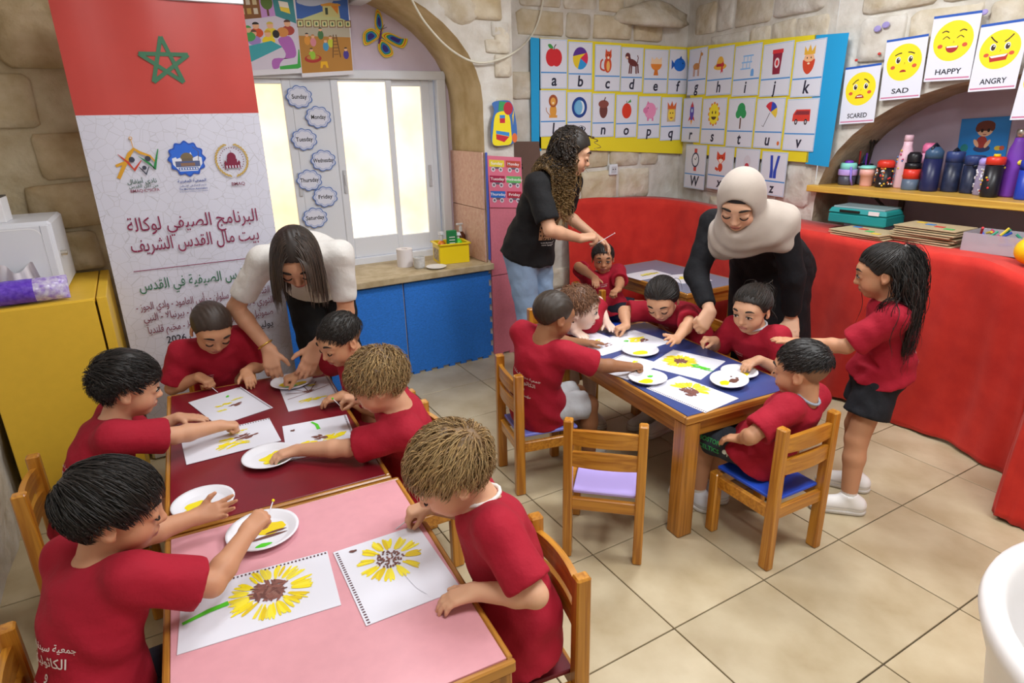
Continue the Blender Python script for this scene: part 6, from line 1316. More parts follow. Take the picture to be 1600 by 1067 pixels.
    # ---- eyes and brows
    for s_ in (-1, 1):
        c = H(s_*.15, .345, -.015); R3 = Matrix(((hr[0], hf[0], hu[0]), (hr[1], hf[1], hu[1]), (hr[2], hf[2], hu[2])))
        def h3(x, y, z): return tuple(H(x, y, z))
        ey = MB()
        if look != 'down':
            n0 = len(ey.V); ey.ball((0, 0, 0), (.070*hh, .062*hh, .034*hh), 14, 10, 0); ey.ball((look*.012*hh, .040*hh, .0), (.032*hh, .026*hh, .032*hh), 12, 8, 1)
            ey.V = [tuple(c+hr*v[0]+hf*(v[1]+.018*hh)+hu*v[2]) for v in ey.V]
            pts_ = [h3(s_*.15-.078, .375, -.02), h3(s_*.15-.045, .412, .014), h3(s_*.15, .425, .026), h3(s_*.15+.045, .412, .014), h3(s_*.15+.078, .375, -.02)]
        else: pts_ = [h3(s_*.15-.078, .372, -.03), h3(s_*.15-.045, .402, -.055), h3(s_*.15, .413, -.064), h3(s_*.15+.045, .402, -.055), h3(s_*.15+.078, .372, -.03)]
        ey.tube(smooth_curve(pts_, 3), [.004*hh]+[.011*hh]*11+[.004*hh], 5, 2); ey.build('eye', [M_eyew, M_iris, M_lash], t, smooth=True)
        if brow:
            x0 = s_*.15; pts_ = [h3(x0-s_*.085, .395, .105), h3(x0-s_*.02, .405, .135), h3(x0+s_*.05, .375, .135), h3(x0+s_*.11, .315, .09)]
            MB().tube(smooth_curve(pts_, 3), [.012*hh, .02*hh, .022*hh, .022*hh, .021*hh, .02*hh, .018*hh, .014*hh, .010*hh, .005*hh], 5).build('eyebrow', mat('brow '+brow[1:], brow, .8), t, smooth=True)
    # ---- clothes
    def wr_noise(amp, f=1.0):
        ph = RNG.uniform(0, 6, 6)
        def nz(u, v, l):
            return (amp*(.6*np.sin(l*38*f+u*24+ph[0]+1.5*np.sin(u*17+ph[1]))+.5*np.sin(u*52*f-l*21+ph[2])+.4*np.sin((u+v)*40+l*60*f+ph[3]))*(.35+np.clip(1.2-l/.25, 0, 1) if kid else 1)).astype(f4)
        return nz
    clothes = {}
    if top:
        mg = top.get('m', .014 if kid else .016); T = Field(lo-.03, hi+.03, .0062 if kid else .009, .0062 if kid else .009, []); fl2 = top.get('flare', .012)
        tw2 = np.array(B['tw'])+mg; td2 = np.array(B['td'])+mg; tw2[0] += fl2; td2[0] += fl2; tw2[1] += fl2*.6; td2[1] += fl2*.6; tw2[5] -= mg*.7; td2[5] -= mg*.6
        ts2 = list(TST); ts2[0] = top.get('hem', -.02); nz = wr_noise(top.get('wr', .0045 if kid else .005))
        T.loft((pv-ax*.02, sc), sr, sf, tw2, td2, ts2, .015, bd, nz)
        cuffs = []
        for i in range(2):
            S0 = shd[i]; sg = 1 if i == 0 else -1; T.cone(sc-ax*.028+sr*sw_*.35*sg, S0, B['arm'][0]*1.25+mg*.3, B['arm'][0]*1.2+mg*.6, .03)
            if arms[i] is None: continue
            S0, el, wr, *_ = arms[i]; lv = top.get('sleeve', .72)
            if lv <= 1:
                q_ = S0+(el-S0)*lv; d_ = unit(el-S0); ra, rb = B['arm'][0]*1.15+mg*.7, B['arm'][0]*1.02+mg*top.get('cuff', 1.7); T.cone(S0, q_+d_*.02, ra, rb, .03); cuffs.append((q_, d_, rb))
            else:
                T.cone(S0, el, B['arm'][0]*1.1+mg*.7, B['arm'][1]+mg*.8, .03); q_ = el+(wr-el)*(lv-1); d_ = unit(wr-el); T.cone(el, q_+d_*.01, B['arm'][1]+mg*.8, B['arm'][2]+mg*.7, .02); cuffs.append((q_, d_, B['arm'][2]+mg*.7))
        for i in range(2):
            if arms[i] is None: continue
        # smooth folds over the whole garment
        X = T.ax[0][:, None, None]; Y = T.ax[1][None, :, None]; Z = T.ax[2][None, None, :]; ph = RNG.uniform(0, 6, 3); am = top.get('wr', .0035 if kid else .005)*.7
        T.D += (am*(np.sin(Z*70+X*45+ph[0]+np.sin(Y*31)*1.3)*np.sin(Y*38-X*22+ph[1]))).astype(f4)
        for (q_, d_, rb) in cuffs:
            T.plane(q_, d_, lo=q_-rb*1.7, hi=q_+rb*1.7+d_*0.0)
            b_ = q_+d_*.03; a_ = q_+d_*(rb*.55); T.cone(a_, b_, rb*.80, rb*.84, .004, 's')
        nb = sc+ax*(.018 if kid else .02); T.cone(nb+unit(hf)*.004-ax*.0, H(0, -.05, -.3), B['neck']*1.08, B['neck']*1.3, .004, 's')
        if 'hemz' in top: T.plane((0, 0, top['hemz']), (0, 0, -1))
        if top.get('post'): top['post'](T, Lc, H)
        V, F = T.mesh(); V = relax(V, F, 10); cc = np.repeat(lc(top['c'])[None], len(V), 0)
        if top.get('paint'): cc = top['paint'](cc, V+off)
        clothes['top'] = np_mesh(top.get('n', 't_shirt'), V, F, M_fab, t, cc)
        if top.get('collar'):
            V = []; pts_ = []
            for k in range(17): an = 2*math.pi*k/16; pts_.append(tuple(nb+sr*B['neck']*1.25*math.cos(an)+sf*B['neck']*1.22*math.sin(an)+ax*.002-sf*.0))
            MB().tube(pts_, .0055, 6).build('collar', C(top['collar']), t, smooth=True)
    if bottom:
        mg = bottom.get('m', .012 if kid else .012); Q = Field(np.array([lo[0], lo[1], lo[2]]), np.array([hi[0], hi[1], pv[2]+.25]), .0075 if kid else .01, .0075 if kid else .01, [])
        Q.loft((pv-ax*.02, sc), sr, sf, np.array(B['tw'][:1]*6)+mg*.2, np.array(B['td'][:1]*6)+mg*.2, [0, .06, .1, .12, .13, .14] if kid else [0, .1, .2, .22, .23, .24], .02, bd)
        Q.ell(pv-V3(0, 0, .012), (B['tw'][0]+mg*.7, B['td'][0]+mg*.8, .068 if kid else .11), np.stack([lr, lf, V3(0, 0, 1)]).T, .02)
        ln = bottom.get('len', .75)
        for i in range(2):
            a, b, c = lg[i]; r0, r1, r2 = B['leg']
            if ln <= 1: q_ = a+(b-a)*ln; d_ = unit(b-a); rq = r1+(r0-r1)*(1-ln)+mg*1.3; Q.cone(a, q_+d_*.02, r0+mg*.6, rq, .03)
            else: Q.cone(a, b, r0+mg, r1+mg, .03); q_ = b+(c-b)*(ln-1); d_ = unit(c-b); rq = r2+mg*1.5; Q.cone(b, q_+d_*.01, r1+mg, rq, .02)
            lg[i] = (a, b, c)
            Q_cut = (q_, d_, rq); bottom.setdefault('_cuts', []).append(Q_cut)
        X = Q.ax[0][:, None, None]; Y = Q.ax[1][None, :, None]; Z = Q.ax[2][None, None, :]; ph = RNG.uniform(0, 6, 3)
        Q.D += (.0035*(np.sin(Z*60+X*35+ph[0]+np.sin(Y*31)*1.3)*np.sin(Y*48-X*32+ph[1]))).astype(f4)
        for (q_, d_, rq) in bottom['_cuts']: Q.plane(q_, d_, lo=q_-rq*1.5, hi=q_+rq*1.5)
        V, F = Q.mesh(); V = relax(V, F, 4); cc = np.repeat(lc(bottom['c'])[None], len(V), 0)
        if bottom.get('paint'): cc = bottom['paint'](cc, V+off)
        clothes['bottom'] = np_mesh(bottom.get('n', 'shorts'), V, F, M_fab, t, cc)
    if shoes:
        for i in range(2):
            a, b, c = lg[i]; sd = unit(V3(*(lf[:2]), 0)+lr*(1 if i == 0 else -1)*(.15 if feet else .03)); k = 1 if kid else 1.35; S_ = Field(c-V3(.22, .22, .10)*k, c+V3(.22, .22, .08)*k, .0055, .0055, [])
            fz = V3(c[0], c[1], 0); hl_ = fz-sd*.035*k+V3(0, 0, .034*k); to = fz+sd*.115*k+V3(0, 0, .024*k); S_.cone(hl_, to, .036*k, .031*k, .02); S_.cone(hl_+V3(0, 0, .005), c+V3(0, 0, .018*k), .036*k, .034*k, .02); S_.cone(fz+sd*.03*k+V3(0, 0, .045*k), to+V3(0, 0, .004), .03*k, .028*k, .02)
            S_.plane((0, 0, .003), (0, 0, -1)); S_.cone(c+V3(0, 0, .035*k), c+V3(0, 0, .12*k), .027*k, .03*k, .004, 's')
            V, F = S_.mesh(); cc = np.repeat(lc(shoes)[None], len(V), 0); cc[(V[:, 2] > .03*k) & (V[:, 2] < .036*k)] = lc(shoes)*.72; so = np_mesh('shoe', V, F, M_shoe, t, cc)
            S_ = Field(c-V3(.24, .24, .12)*k, c+V3(.24, .24, .0)*k, .005, .005, []); S_.cone(fz-sd*.036*k+V3(0, 0, .012), fz+sd*.118*k+V3(0, 0, .012), .041*k, .037*k, .02); S_.plane((0, 0, .001), (0, 0, -1)); S_.plane((0, 0, .02*k), (0, 0, 1)); V, F = S_.mesh(); np_mesh('sole', V, F, C('#c6c2bb' if shoes != '#1a1a1e' else '#141416'), so)
            up_ = c*V3(1, 1, 0)+sd*.035*k+V3(0, 0, .066*k); lb = MB(); sx = np.cross(sd, V3(0, 0, 1))
            for q in range(4): m_ = up_+sd*.017*k*q-V3(0, 0, .0085*k*q); lb.tube([tuple(m_-sx*.016*k), tuple(m_+V3(0, 0, .004)), tuple(m_+sx*.016*k)], .003*k, 5)
            lb.build('laces', C('#efedea' if shoes != '#1a1a1e' else '#26262a'), so)
    # ---- hair
    if hair: make_hair(t, hair, H, HA, hh, Hc, fl_, sc, sr, sf, ax, sw_, B, pv)
    ctx = dict(t=t, H=H, sc=sc, sr=sr, sf=sf, ax=ax, pv=pv, off=off, clothes=clothes, arms=arms, HA=HA, hh=hh, B=B, Hc=Hc, br=br, bf=bf, lg=lg)
    if extra: extra(ctx)
    return ctx
def hairline(y, kind=0):
    """lowest scalp height at a head depth y (all in head heights)"""
    return np.interp(y, [-.5, -.36, -.22, -.13, -.03, .07, .11, .2, .3, .46], [-.36, -.34, -.22, -.02, .06, .0, .02, .17, .27, .33])+kind*.0
def scalp(q, kind=0):
    z0 = hairline(q[:, 1], kind); return np.clip((q[:, 2]-z0)/.05, 0, 1)*(np.linalg.norm(q*np.array([1, 1, 1]), axis=1) > .25)
def make_hair(t, hr_, H, HA, hh, Hc, fl_, sc, sr, sf, ax, sw_, B, pv):
    rg = np.random.default_rng(hr_.get('seed', 1)); th = hr_.get('th', .04); c1, c2 = lc(hr_['c']), lc(hr_.get('c2', hr_['c'])); tipc = lc(hr_.get('tip', hr_.get('c2', hr_['c'])))
    ctr = H(0, -.07, .12); rad0 = np.array((.365*fl_, .425*fl_, .375))
    parts_V, parts_F, parts_C = [], [], []; nv = 0
    # cap that follows the scalp
    m = hh*(.55+th+.05); W = Field(Hc-m, Hc+m, .0042 if hh < .22 else .005, .0042 if hh < .22 else .005, []); top = hr_.get('top', th); r = (rad0+np.array((th, th, top)))*hh
    W.ell(ctr, r, HA.T, .002)
    X = W.ax[0][:, None, None]; Y = W.ax[1][None, :, None]; Z = W.ax[2][None, None, :]; d = [HA[i, 0]*(X-Hc[0])+HA[i, 1]*(Y-Hc[1])+HA[i, 2]*(Z-Hc[2]) for i in range(3)]; d = [v/hh for v in d]
    z0 = (np.interp(d[1], [-.6, -.36, -.22, -.13, -.03, .07, .11, .2, .3, .46], [hr_.get('nape', -.36), hr_.get('nape', -.36)+.02, -.22+hr_.get('ear', 0), -.03+hr_.get('ear', 0), .05+hr_.get('ear', 0), (-.01 if not hr_.get('stub') else .05)+hr_.get('ear', 0), .02+hr_.get('ear', 0), .17+hr_.get('fh', 0), .26+hr_.get('fh', 0), .30+hr_.get('fh', 0)])+.012*np.sin(d[0]*60)*np.sin(d[1]*40)).astype(f4)
    if hr_.get('stub'): z0 = np.maximum(z0, hr_.get('fade', .2)+0*z0+.05*np.clip(-d[1], 0, .4))
    W.D = np.maximum(W.D, (z0-d[2])*hh*.9)
    if hr_.get('lump'): W.D += (hr_['lump']*hh*(np.sin(d[0]*15+d[2]*6)*np.sin(d[1]*13+1)+.6*np.sin(d[0]*27-d[1]*22)*np.sin(d[2]*25))).astype(f4)
    else: W.D += (.006*hh*np.sin(d[0]*70+d[1]*14)*np.sin(d[1]*9+d[2]*11)).astype(f4)
    V, F = W.mesh(); parts_V.append(V); parts_F.append(F); sh_ = rg.uniform(0, 1, (len(V), 1)); parts_C.append((c1*.8)[None]*(1-sh_*.3)+c2[None]*sh_*.3); nv = len(V)
    n = hr_.get('n', 0)
    if n:
        u = rg.normal(size=(n*4, 3)); u /= np.linalg.norm(u, axis=1)[:, None]; q = u*rad0*1.0+np.array((0, -.07, .12)); ok = (q[:, 1] < hr_.get('ymax', 9)) & (q[:, 2] > hairline(q[:, 1])+hr_.get('fh', 0)*np.clip(q[:, 1]*4, 0, 1))
        if hr_.get('stub'): ok &= q[:, 2] > hr_.get('fade', .2)+.02
        q = q[ok][:n]; u = u[ok][:n]; crown = np.array(hr_.get('crown', (.03, -.3, .47))); fl = q-crown; 
        if hr_.get('part') is not None: fl = np.stack([np.sign(q[:, 0]-hr_['part'])*1.0, -.15+0*q[:, 0], -.3+0*q[:, 0]], 1)
        nn = u/rad0; nn /= np.linalg.norm(nn, axis=1)[:, None]; fl = fl+np.array(hr_.get('comb', (0, 0, 0))); fl = fl-nn*(fl*nn).sum(1)[:, None]; fl /= np.linalg.norm(fl, axis=1)[:, None]+1e-6
        if hr_.get('gather') is not None:
            g = np.array(hr_['gather'])-q; g = g-nn*(g*nn).sum(1)[:, None]; fl = g/(np.linalg.norm(g, axis=1)[:, None]+1e-6)
        dirs = fl+nn*hr_.get('lift', .25)+rg.normal(size=fl.shape)*hr_.get('mess', .12); dirs /= np.linalg.norm(dirs, axis=1)[:, None]
        root = Hc+(q*hh) @ HA; dw = dirs @ HA; ln = hr_['len']*rg.uniform(.7, 1.15, len(q))
        if hr_.get('side'): ln = ln*np.where(q[:, 2] < .2, hr_['side'], 1)
        if hr_.get('fringe'): ln = ln*np.where(q[:, 1] > .12, hr_['fringe'], 1)
        headp = (ctr, HA, rad0*hh*(1+hr_.get('clear', th*2.4))); tors = None
        if hr_.get('tors'): tors = [(pv, sc, B['tw'][3]*.86+.012), (sc-sr*sw_, sc+sr*sw_, B['arm'][0]*1.25+.012), (sc, Hc, B['neck']+.01)]
        Vs, Fs, tp, sid = hair_strands(root, dw, ln, hr_.get('seg', 7), hr_.get('grav', .5), headp, tors, hr_.get('curl', (0, 0)), hr_.get('wid', .0028), rg, hr_.get('stiff', .75), hr_.get('hug', 0), hr_.get('shell', .05), (H(0, .34, -.12), np.array(hr_['facegap'])*hh) if hr_.get('facegap') else None)
        rr = rg.uniform(0, 1, len(q))[sid][:, None]; base = c1[None]*(1-rr)+c2[None]*rr; tt = (np.clip(tp*1.3-.35, 0, 1)*hr_.get('tipmix', 0))[:, None]; parts_V.append(Vs); parts_F.append(Fs+nv); parts_C.append(base*(1-tt)+tipc[None]*tt); nv += len(Vs)
    np_mesh('hair', np.concatenate(parts_V), np.concatenate(parts_F), M_hairc, t, np.concatenate(parts_C))
    for tl in hr_.get('tails', [hr_['tail']] if hr_.get('tail') else []):
        n = tl['n']; o_ = np.array(tl['at']); root = Hc+((o_+rg.normal(size=(n, 3))*np.array(tl.get('spread', (.05, .05, .05))))*hh) @ HA; dw = np.array([tl['dir']]*n)+rg.normal(size=(n, 3))*tl.get('mess', .25); dw = dw @ HA; dw /= np.linalg.norm(dw, axis=1)[:, None]
        Vs, Fs, tp, sid = hair_strands(root, dw, tl['len']*rg.uniform(.6, 1.1, n), tl.get('seg', 12), tl.get('grav', .7), (ctr, HA, rad0*hh*1.12), [(pv, sc, B['td'][3]+.022), (sc-sr*sw_, sc+sr*sw_, B['arm'][0]*1.2+.015)], tl.get('curl', (0, 0)), tl.get('wid', .003), rg, tl.get('stiff', .7))
        rr = rg.uniform(0, 1, n)[sid][:, None]; np_mesh('ponytail', Vs, Fs, M_hairc, t, c1[None]*(1-rr)+c2[None]*rr)
        if tl.get('tie'): MB().ball(tuple(Hc+(o_*hh) @ HA), .085*hh, 12, 8).build('hair_tie', C(tl['tie']), t, smooth=True)

def wrap_print(ctx, part, lines, where, size, c='#e8dcdc', name='shirt_print', tilt=0):
    """lettering laid on the cloth by casting it onto the garment"""
    o = ctx['clothes'][part]; me = o.data; n = len(me.vertices); co = np.empty(n*3, f4); me.vertices.foreach_get('co', co); co = co.reshape(-1, 3)
    bv = BVHTree.FromPolygons([tuple(v) for v in co], [tuple(p.vertices) for p in me.polygons])
    sgn = -1 if where[0] == 'back' else 1; ax, sr, sf = ctx['ax'], ctx['sr'], ctx['sf']; nrm = sf*sgn; ur = sr*(-1 if sgn > 0 else 1); ct, st_ = math.cos(R(tilt)), math.sin(R(tilt)); u = ur*ct+ax*st_; v = ax*ct-ur*st_
    org = ctx['pv']+(ctx['sc']-ctx['pv'])*where[1]+ur*where[2]; Vs, Fs = [], []; y = 0
    for body, wd in lines:
        T, Fc = text2d(body, None, 'CENTER', .012, 0, wd); h = wd/max(1e-6, (max(a for a, b in T)-min(a for a, b in T)))
        base = len(Vs); P_ = []
        for (a, b) in T:
            p = org+u*a+v*(b+y)+nrm*.4; hit = bv.ray_cast(Vector(p), Vector(-nrm)); P_.append(hit[0]+Vector(nrm)*.0022 if hit[0] is not None else None)
        k = {}
        for i_, p in enumerate(P_):
            if p is not None: k[i_] = len(Vs); Vs.append(tuple(p))
        Fs += [tuple(k[i_] for i_ in f) for f in Fc if all(i_ in k for i_ in f)]; y -= size
    if Vs: mesh(name, Vs, Fs, C(c), None, ctx['t'])
def front_logo(ctx): wrap_print(ctx, 'top', [(arabic('جمعية سيدة البشارة'), .05), (arabic('الكاثوليكية'), .04)], ('front', .70, -.052), .013)
def back_text(ctx, x=0, z=.66, s=1): wrap_print(ctx, 'top', [(arabic('جمعية سيدة البشارة'), .155*s), (arabic('الكاثوليكية'), .115*s), (arabic('و'), .012*s), (arabic('مؤسسة 2026'), .09*s)], ('back', z, x), .031*s)
def swab(label, ctx, i, d, ln=.07, tip=PY, at=None):
    a = ctx['arms'][i]; p = (a[2]+a[3]*a[7]*.72+unit(a[4])*a[7]*.28)+ctx['off'] if at is None else np.asarray(at, float); d = unit(d)
    t = thing('cotton_swab', label, 'cotton swab', p); MB().tube([tuple(-d*ln*.35), tuple(d*ln*.65)], .0016, 6).build('stick', M_paper, t); MB().ball(tuple(d*ln*.68), .0042, 8, 6).build('tip', C(tip), t)
def hp(x, y, z): return np.array(PZ(x, y, z))
REDT = '#a30f2a'
def tee(**k): d = dict(c=REDT, m=.016, sleeve=.86, flare=.032, hem=-.09); d.update(k); return d
PVZ = .372
def H_(p, **k): k['p'] = p; return k
# ---- boy nearest, left of the pink table
c = person('boy with thick black hair seen from behind, hands over pink table', KID, hp(180, 795, .835), -2, 14, 0, V3(-.285, 1.43, PVZ), 32, lyaw=4, hands=
  [H_(hp(404, 812, .69), pose='pinch', d=(.75, .45, .35), n=(-.2, .3, -1)), H_(hp(332, 800, .625), pose='open', d=(.95, -.1, .05), n=(.1, -.75, .65), s=(.2, .6, .7))],
  hair=dict(c='#120f0d', c2='#241d19', th=.07, top=.085, n=3200, len=.08, comb=(.15, .45, .0), lift=.05, mess=.12, grav=.3, fringe=.55, side=.3, ear=.07, wid=.0014, stiff=.8, seed=3, nape=-.24, hug=.75, shell=.07, fh=.0), top=tee(), bottom=dict(c='#2a2c3a'), skin='#c58f6e', headscale=1.04, elbow=(V3(.1, -.6, -.6), V3(.1, .6, -.5)))
back_text(c, .0, .60, 1.05); swab('cotton swab with yellow tip pinched by boy at pink table', c, 0, (.5, .6, .6), .06)
# ---- boy with quiff, profile
c = person('boy with black quiff in profile painting beside yellow cabinet', KID, hp(200, 603, .82), 2, 14, 0, V3(-.33, 2.345, PVZ), 0, lyaw=-2, hands=
  [H_(hp(362, 664, .605), pose='fist', d=(.95, .1, -.25)), H_(V3(.02, 2.53, .59), pose='flat', d=(.9, -.3, -.1))],
  hair=dict(c='#120f0d', c2='#282220', th=.055, top=.12, n=3000, len=.06, comb=(.0, .8, .1), lift=.15, mess=.2, grav=.15, wid=.0014, stiff=.85, side=.35, ear=.05, seed=4, nape=-.16, lump=.012, hug=.6, shell=.13), top=tee(), bottom=dict(c='#2a2c3a'), skin='#cf9c7c', headscale=1.04, look=0)
back_text(c, .0, .55)
# ---- shaved boy at the table end
c = person('boy with shaved hair looking down at red table end', KID, hp(331, 512, .83), -82, 36, 4, V3(.20, 3.10, PVZ), -88, lyaw=-92, hands=
  [H_(hp(322, 594, .605), pose='pinch', d=(.55, -.6, -.25)), H_(hp(388, 588, .60), pose='relaxed', d=(.1, -.9, -.2))],
  hair=dict(c='#3a2d26', c2='#4a3a30', th=.022, top=.022, n=0, fh=.03), top=tee(), bottom=dict(c='#2a2c3a'), skin='#c9936f', headscale=1.03)
front_logo(c); swab('cotton swab held by shaved boy over his painting', c, 0, (.5, -.7, -.5), .075, '#e8d8b0')
# ---- boy beside the leaning teacher
c = person('boy with faded dark haircut next to leaning teacher', KID, hp(531, 530, .815), 196, 22, 0, V3(.70, 2.455, PVZ), 178, lyaw=180, hands=
  [H_(hp(452, 590, .618), pose='fist', d=(-.95, .1, -.1)), H_(hp(520, 622, .60), pose='relaxed', d=(-.9, .3, -.15))],
  hair=dict(c='#171310', c2='#2a231e', stub=.75, fade=.06, th=.03, top=.05, n=1300, len=.028, comb=(0, .6, 0), lift=.15, grav=.1, wid=.0015, seed=5, hug=.5, shell=.05), top=tee(), bottom=dict(c='#2a2c3a'), skin='#c99672', elbow=(V3(.6, .35, -.05), V3(.5, -.3, .0)))
# ---- curly blond boy
BL = dict(c='#5c432a', c2='#a88552', tip='#dcc28e', tipmix=.6)
c = person('curly blond boy with forearm resting on red table', KID, hp(589, 596, .82), 158, 24, 0, V3(.695, 2.035, PVZ), 172, lyaw=178, hands=
  [H_(hp(546, 622, .665), pose='pinch', d=(-.8, .2, .2)), H_(hp(446, 708, .588), pose='relaxed', d=(-.97, .12, -.05))],
  hair=dict(BL, th=.06, top=.08, n=2300, len=.07, lift=.2, mess=.4, grav=.35, curl=(.006, 10), wid=.0017, side=.6, seed=6, seg=9, lump=.03, nape=-.34, hug=.55, shell=.12), top=tee(), bottom=dict(c='#20333a'), skin='#d5a384', elbow=(None, V3(.3, -.75, -.45)))
back_text(c, -.02, .6); swab('cotton swab with green tip held by curly blond boy', c, 0, (-.5, .3, .7), .05, PG)
# ---- blond boy nearest right
c = person('tousled blond boy in profile at the pink table, hand on painting', KID, hp(703, 738, .835), 166, 30, 0, V3(.66, 1.165, PVZ), 168, lyaw=172, hands=
  [H_(hp(648, 798, .60), pose='pinch', d=(-.9, .15, -.1)), H_(hp(716, 932, .592), pose='relaxed', d=(-.93, .25, -.12))],
  hair=dict(BL, c='#6e5233', th=.055, top=.08, n=2800, len=.075, lift=.15, mess=.3, comb=(.2, .5, 0), grav=.35, curl=(.0045, 7), wid=.0016, side=.5, seed=7, seg=8, lump=.02, hug=.6, shell=.12), top=tee(collar='#e6e0dc'), bottom=dict(c='#1e2230'), skin='#d8a888', headscale=1.05, elbow=(None, V3(.4, -.75, -.4)))
front_logo(c); swab('cotton swab with yellow tip held by tousled blond boy', c, 0, (-.8, .1, -.45), .085)
# ---- blue table: boy in pale shorts
GS = dict(c='#b9bcc0', len=.95, m=.018)
c = person('boy with cropped hair and pale grey shorts at blue table', KID, hp(866, 492, .84), -2, 18, 0, V3(1.455, 2.285, PVZ), 18, lyaw=-12, hands=
  [H_(hp(996, 572, .595), pose='fist', d=(.97, -.1, -.1)), H_(V3(1.82, 2.36, .59), pose='flat', d=(.95, .0, -.1))],
  hair=dict(c='#33281f', c2='#46382d', th=.03, top=.032, n=0, fh=.03), top=tee(), bottom=GS, skin='#9a6b4c', elbow=(V3(.1, -.6, -.7), None), mouth='#8a4a44')
back_text(c, .0, .62, 1.0)
# ---- pale child
c = person('pale child with reddish hair watching at blue table', KID, hp(906, 481, .712), -42, 10, 0, V3(1.99, 2.875, PVZ), -100, lyaw=-96, bend=.095, headscale=1.07, hands=
  [H_(V3(1.845, 2.50, .59), pose='flat', d=(-.1, -.98, -.03)), H_(V3(2.06, 2.52, .59), pose='flat', d=(-.3, -.95, -.03))], elbow=(V3(-.6, .5, .5), V3(.6, .5, .4)),
  hair=dict(c='#6b4a36', c2='#94694a', th=.05, top=.06, n=1200, len=.045, lift=.15, mess=.4, grav=.3, curl=(.004, 16), wid=.0019, seed=9, hug=.6, shell=.1), top=tee(collar='#dcd4d0'), bottom=dict(c='#c8c4c0'), skin='#e6c8b8', look=.3, brow='#8a6a50', mouth='#c87a78')
# ---- small boy turned round on his chair
c = person('small boy looking back over chair by grey table', KID, hp(942, 403, .727), 236, 8, 0, V3(2.74, 3.355, PVZ), 262, lyaw=-40, hands=
  [H_(V3(2.50, 3.22, .635), pose='relaxed', d=(-.5, -.8, -.15)), H_(V3(2.57, 3.10, .575), pose='grip', d=(-.85, -.3, -.1))],
  knees=[V3(2.865, 3.165, .365), V3(2.965, 3.265, .365)], feet=[V3(2.865, 3.165, 0), V3(2.96, 3.265, 0)],
  hair=dict(c='#1c1613', c2='#2c2420', th=.03, top=.05, n=600, len=.03, lift=.1, grav=.1, wid=.0016, seed=10, fh=.02, hug=.6), top=tee(collar='#dcd4d0'), bottom=dict(c='#1c2030'), skin='#c08a68', look=0, headscale=.95, elbow=(V3(.1, .8, .05), V3(.5, -.1, -.4)))
front_logo(c)
# ---- girls on the far side of the blue table
c = person('girl with dark centre parting painting at blue table', dict(KID, ua=.15, fa=.128), hp(1034, 467, .757), 212, 34, -4, V3(2.515, 2.372, PVZ), 196, lyaw=185, bend=.085, elbow=(V3(.4, .6, .25), V3(.3, -.35, .45)), headscale=1.04, hands=
  [H_(hp(968, 512, .60), pose='pinch', d=(-.9, .3, -.2)), H_(hp(1052, 530, .63), pose='open', d=(-.75, -.3, .25), n=(-.4, .3, -.6))],
  hair=dict(c='#14100e', c2='#2a221e', th=.035, top=.04, n=1600, len=.11, part=0.0, lift=.0, mess=.03, gather=(0, -.55, -.05), grav=.1, wid=.0018, seed=11, hug=.85, shell=.03, fh=.05, tail=dict(at=(0, -.52, -.02), dir=(0, -.6, -.6), n=200, len=.15, curl=(.003, 4), tie='#e0d8d8', wid=.002)), top=tee(), bottom=dict(c='#1c2030'), skin='#cf9d7c')
front_logo(c)
c = person('girl with tied-up dark curls beside veiled teacher', KID, hp(1174, 482, .81), 192, 14, 0, V3(2.475, 1.835, PVZ), 184, lyaw=180, hands=
  [H_(hp(1106, 530, .635), pose='pinch', d=(-.9, .3, .25)), H_(hp(1176, 566, .605), pose='relaxed', d=(-.92, .1, -.1))],
  hair=dict(c='#17120f', c2='#30261f', th=.04, top=.045, n=1500, len=.1, lift=.0, mess=.05, gather=(0, -.36, .36), grav=.1, wid=.0018, seed=12, hug=.85, shell=.03, fh=.05, tails=[dict(at=(0, -.46, .30), dir=(0, -.8, -.3), n=260, len=.13, curl=(.007, 16), mess=.5, wid=.0022, grav=.8, tie='#d8c8d0'), dict(at=(0, -.42, -.1), dir=(0, -.5, -.8), n=160, len=.09, curl=(.006, 16), spread=(.1, .03, .08), wid=.0022, grav=.8)]), top=tee(collar='#c8ccd4'), bottom=dict(c='#1c2030'), skin='#d0a080', look=-.2)
front_logo(c)
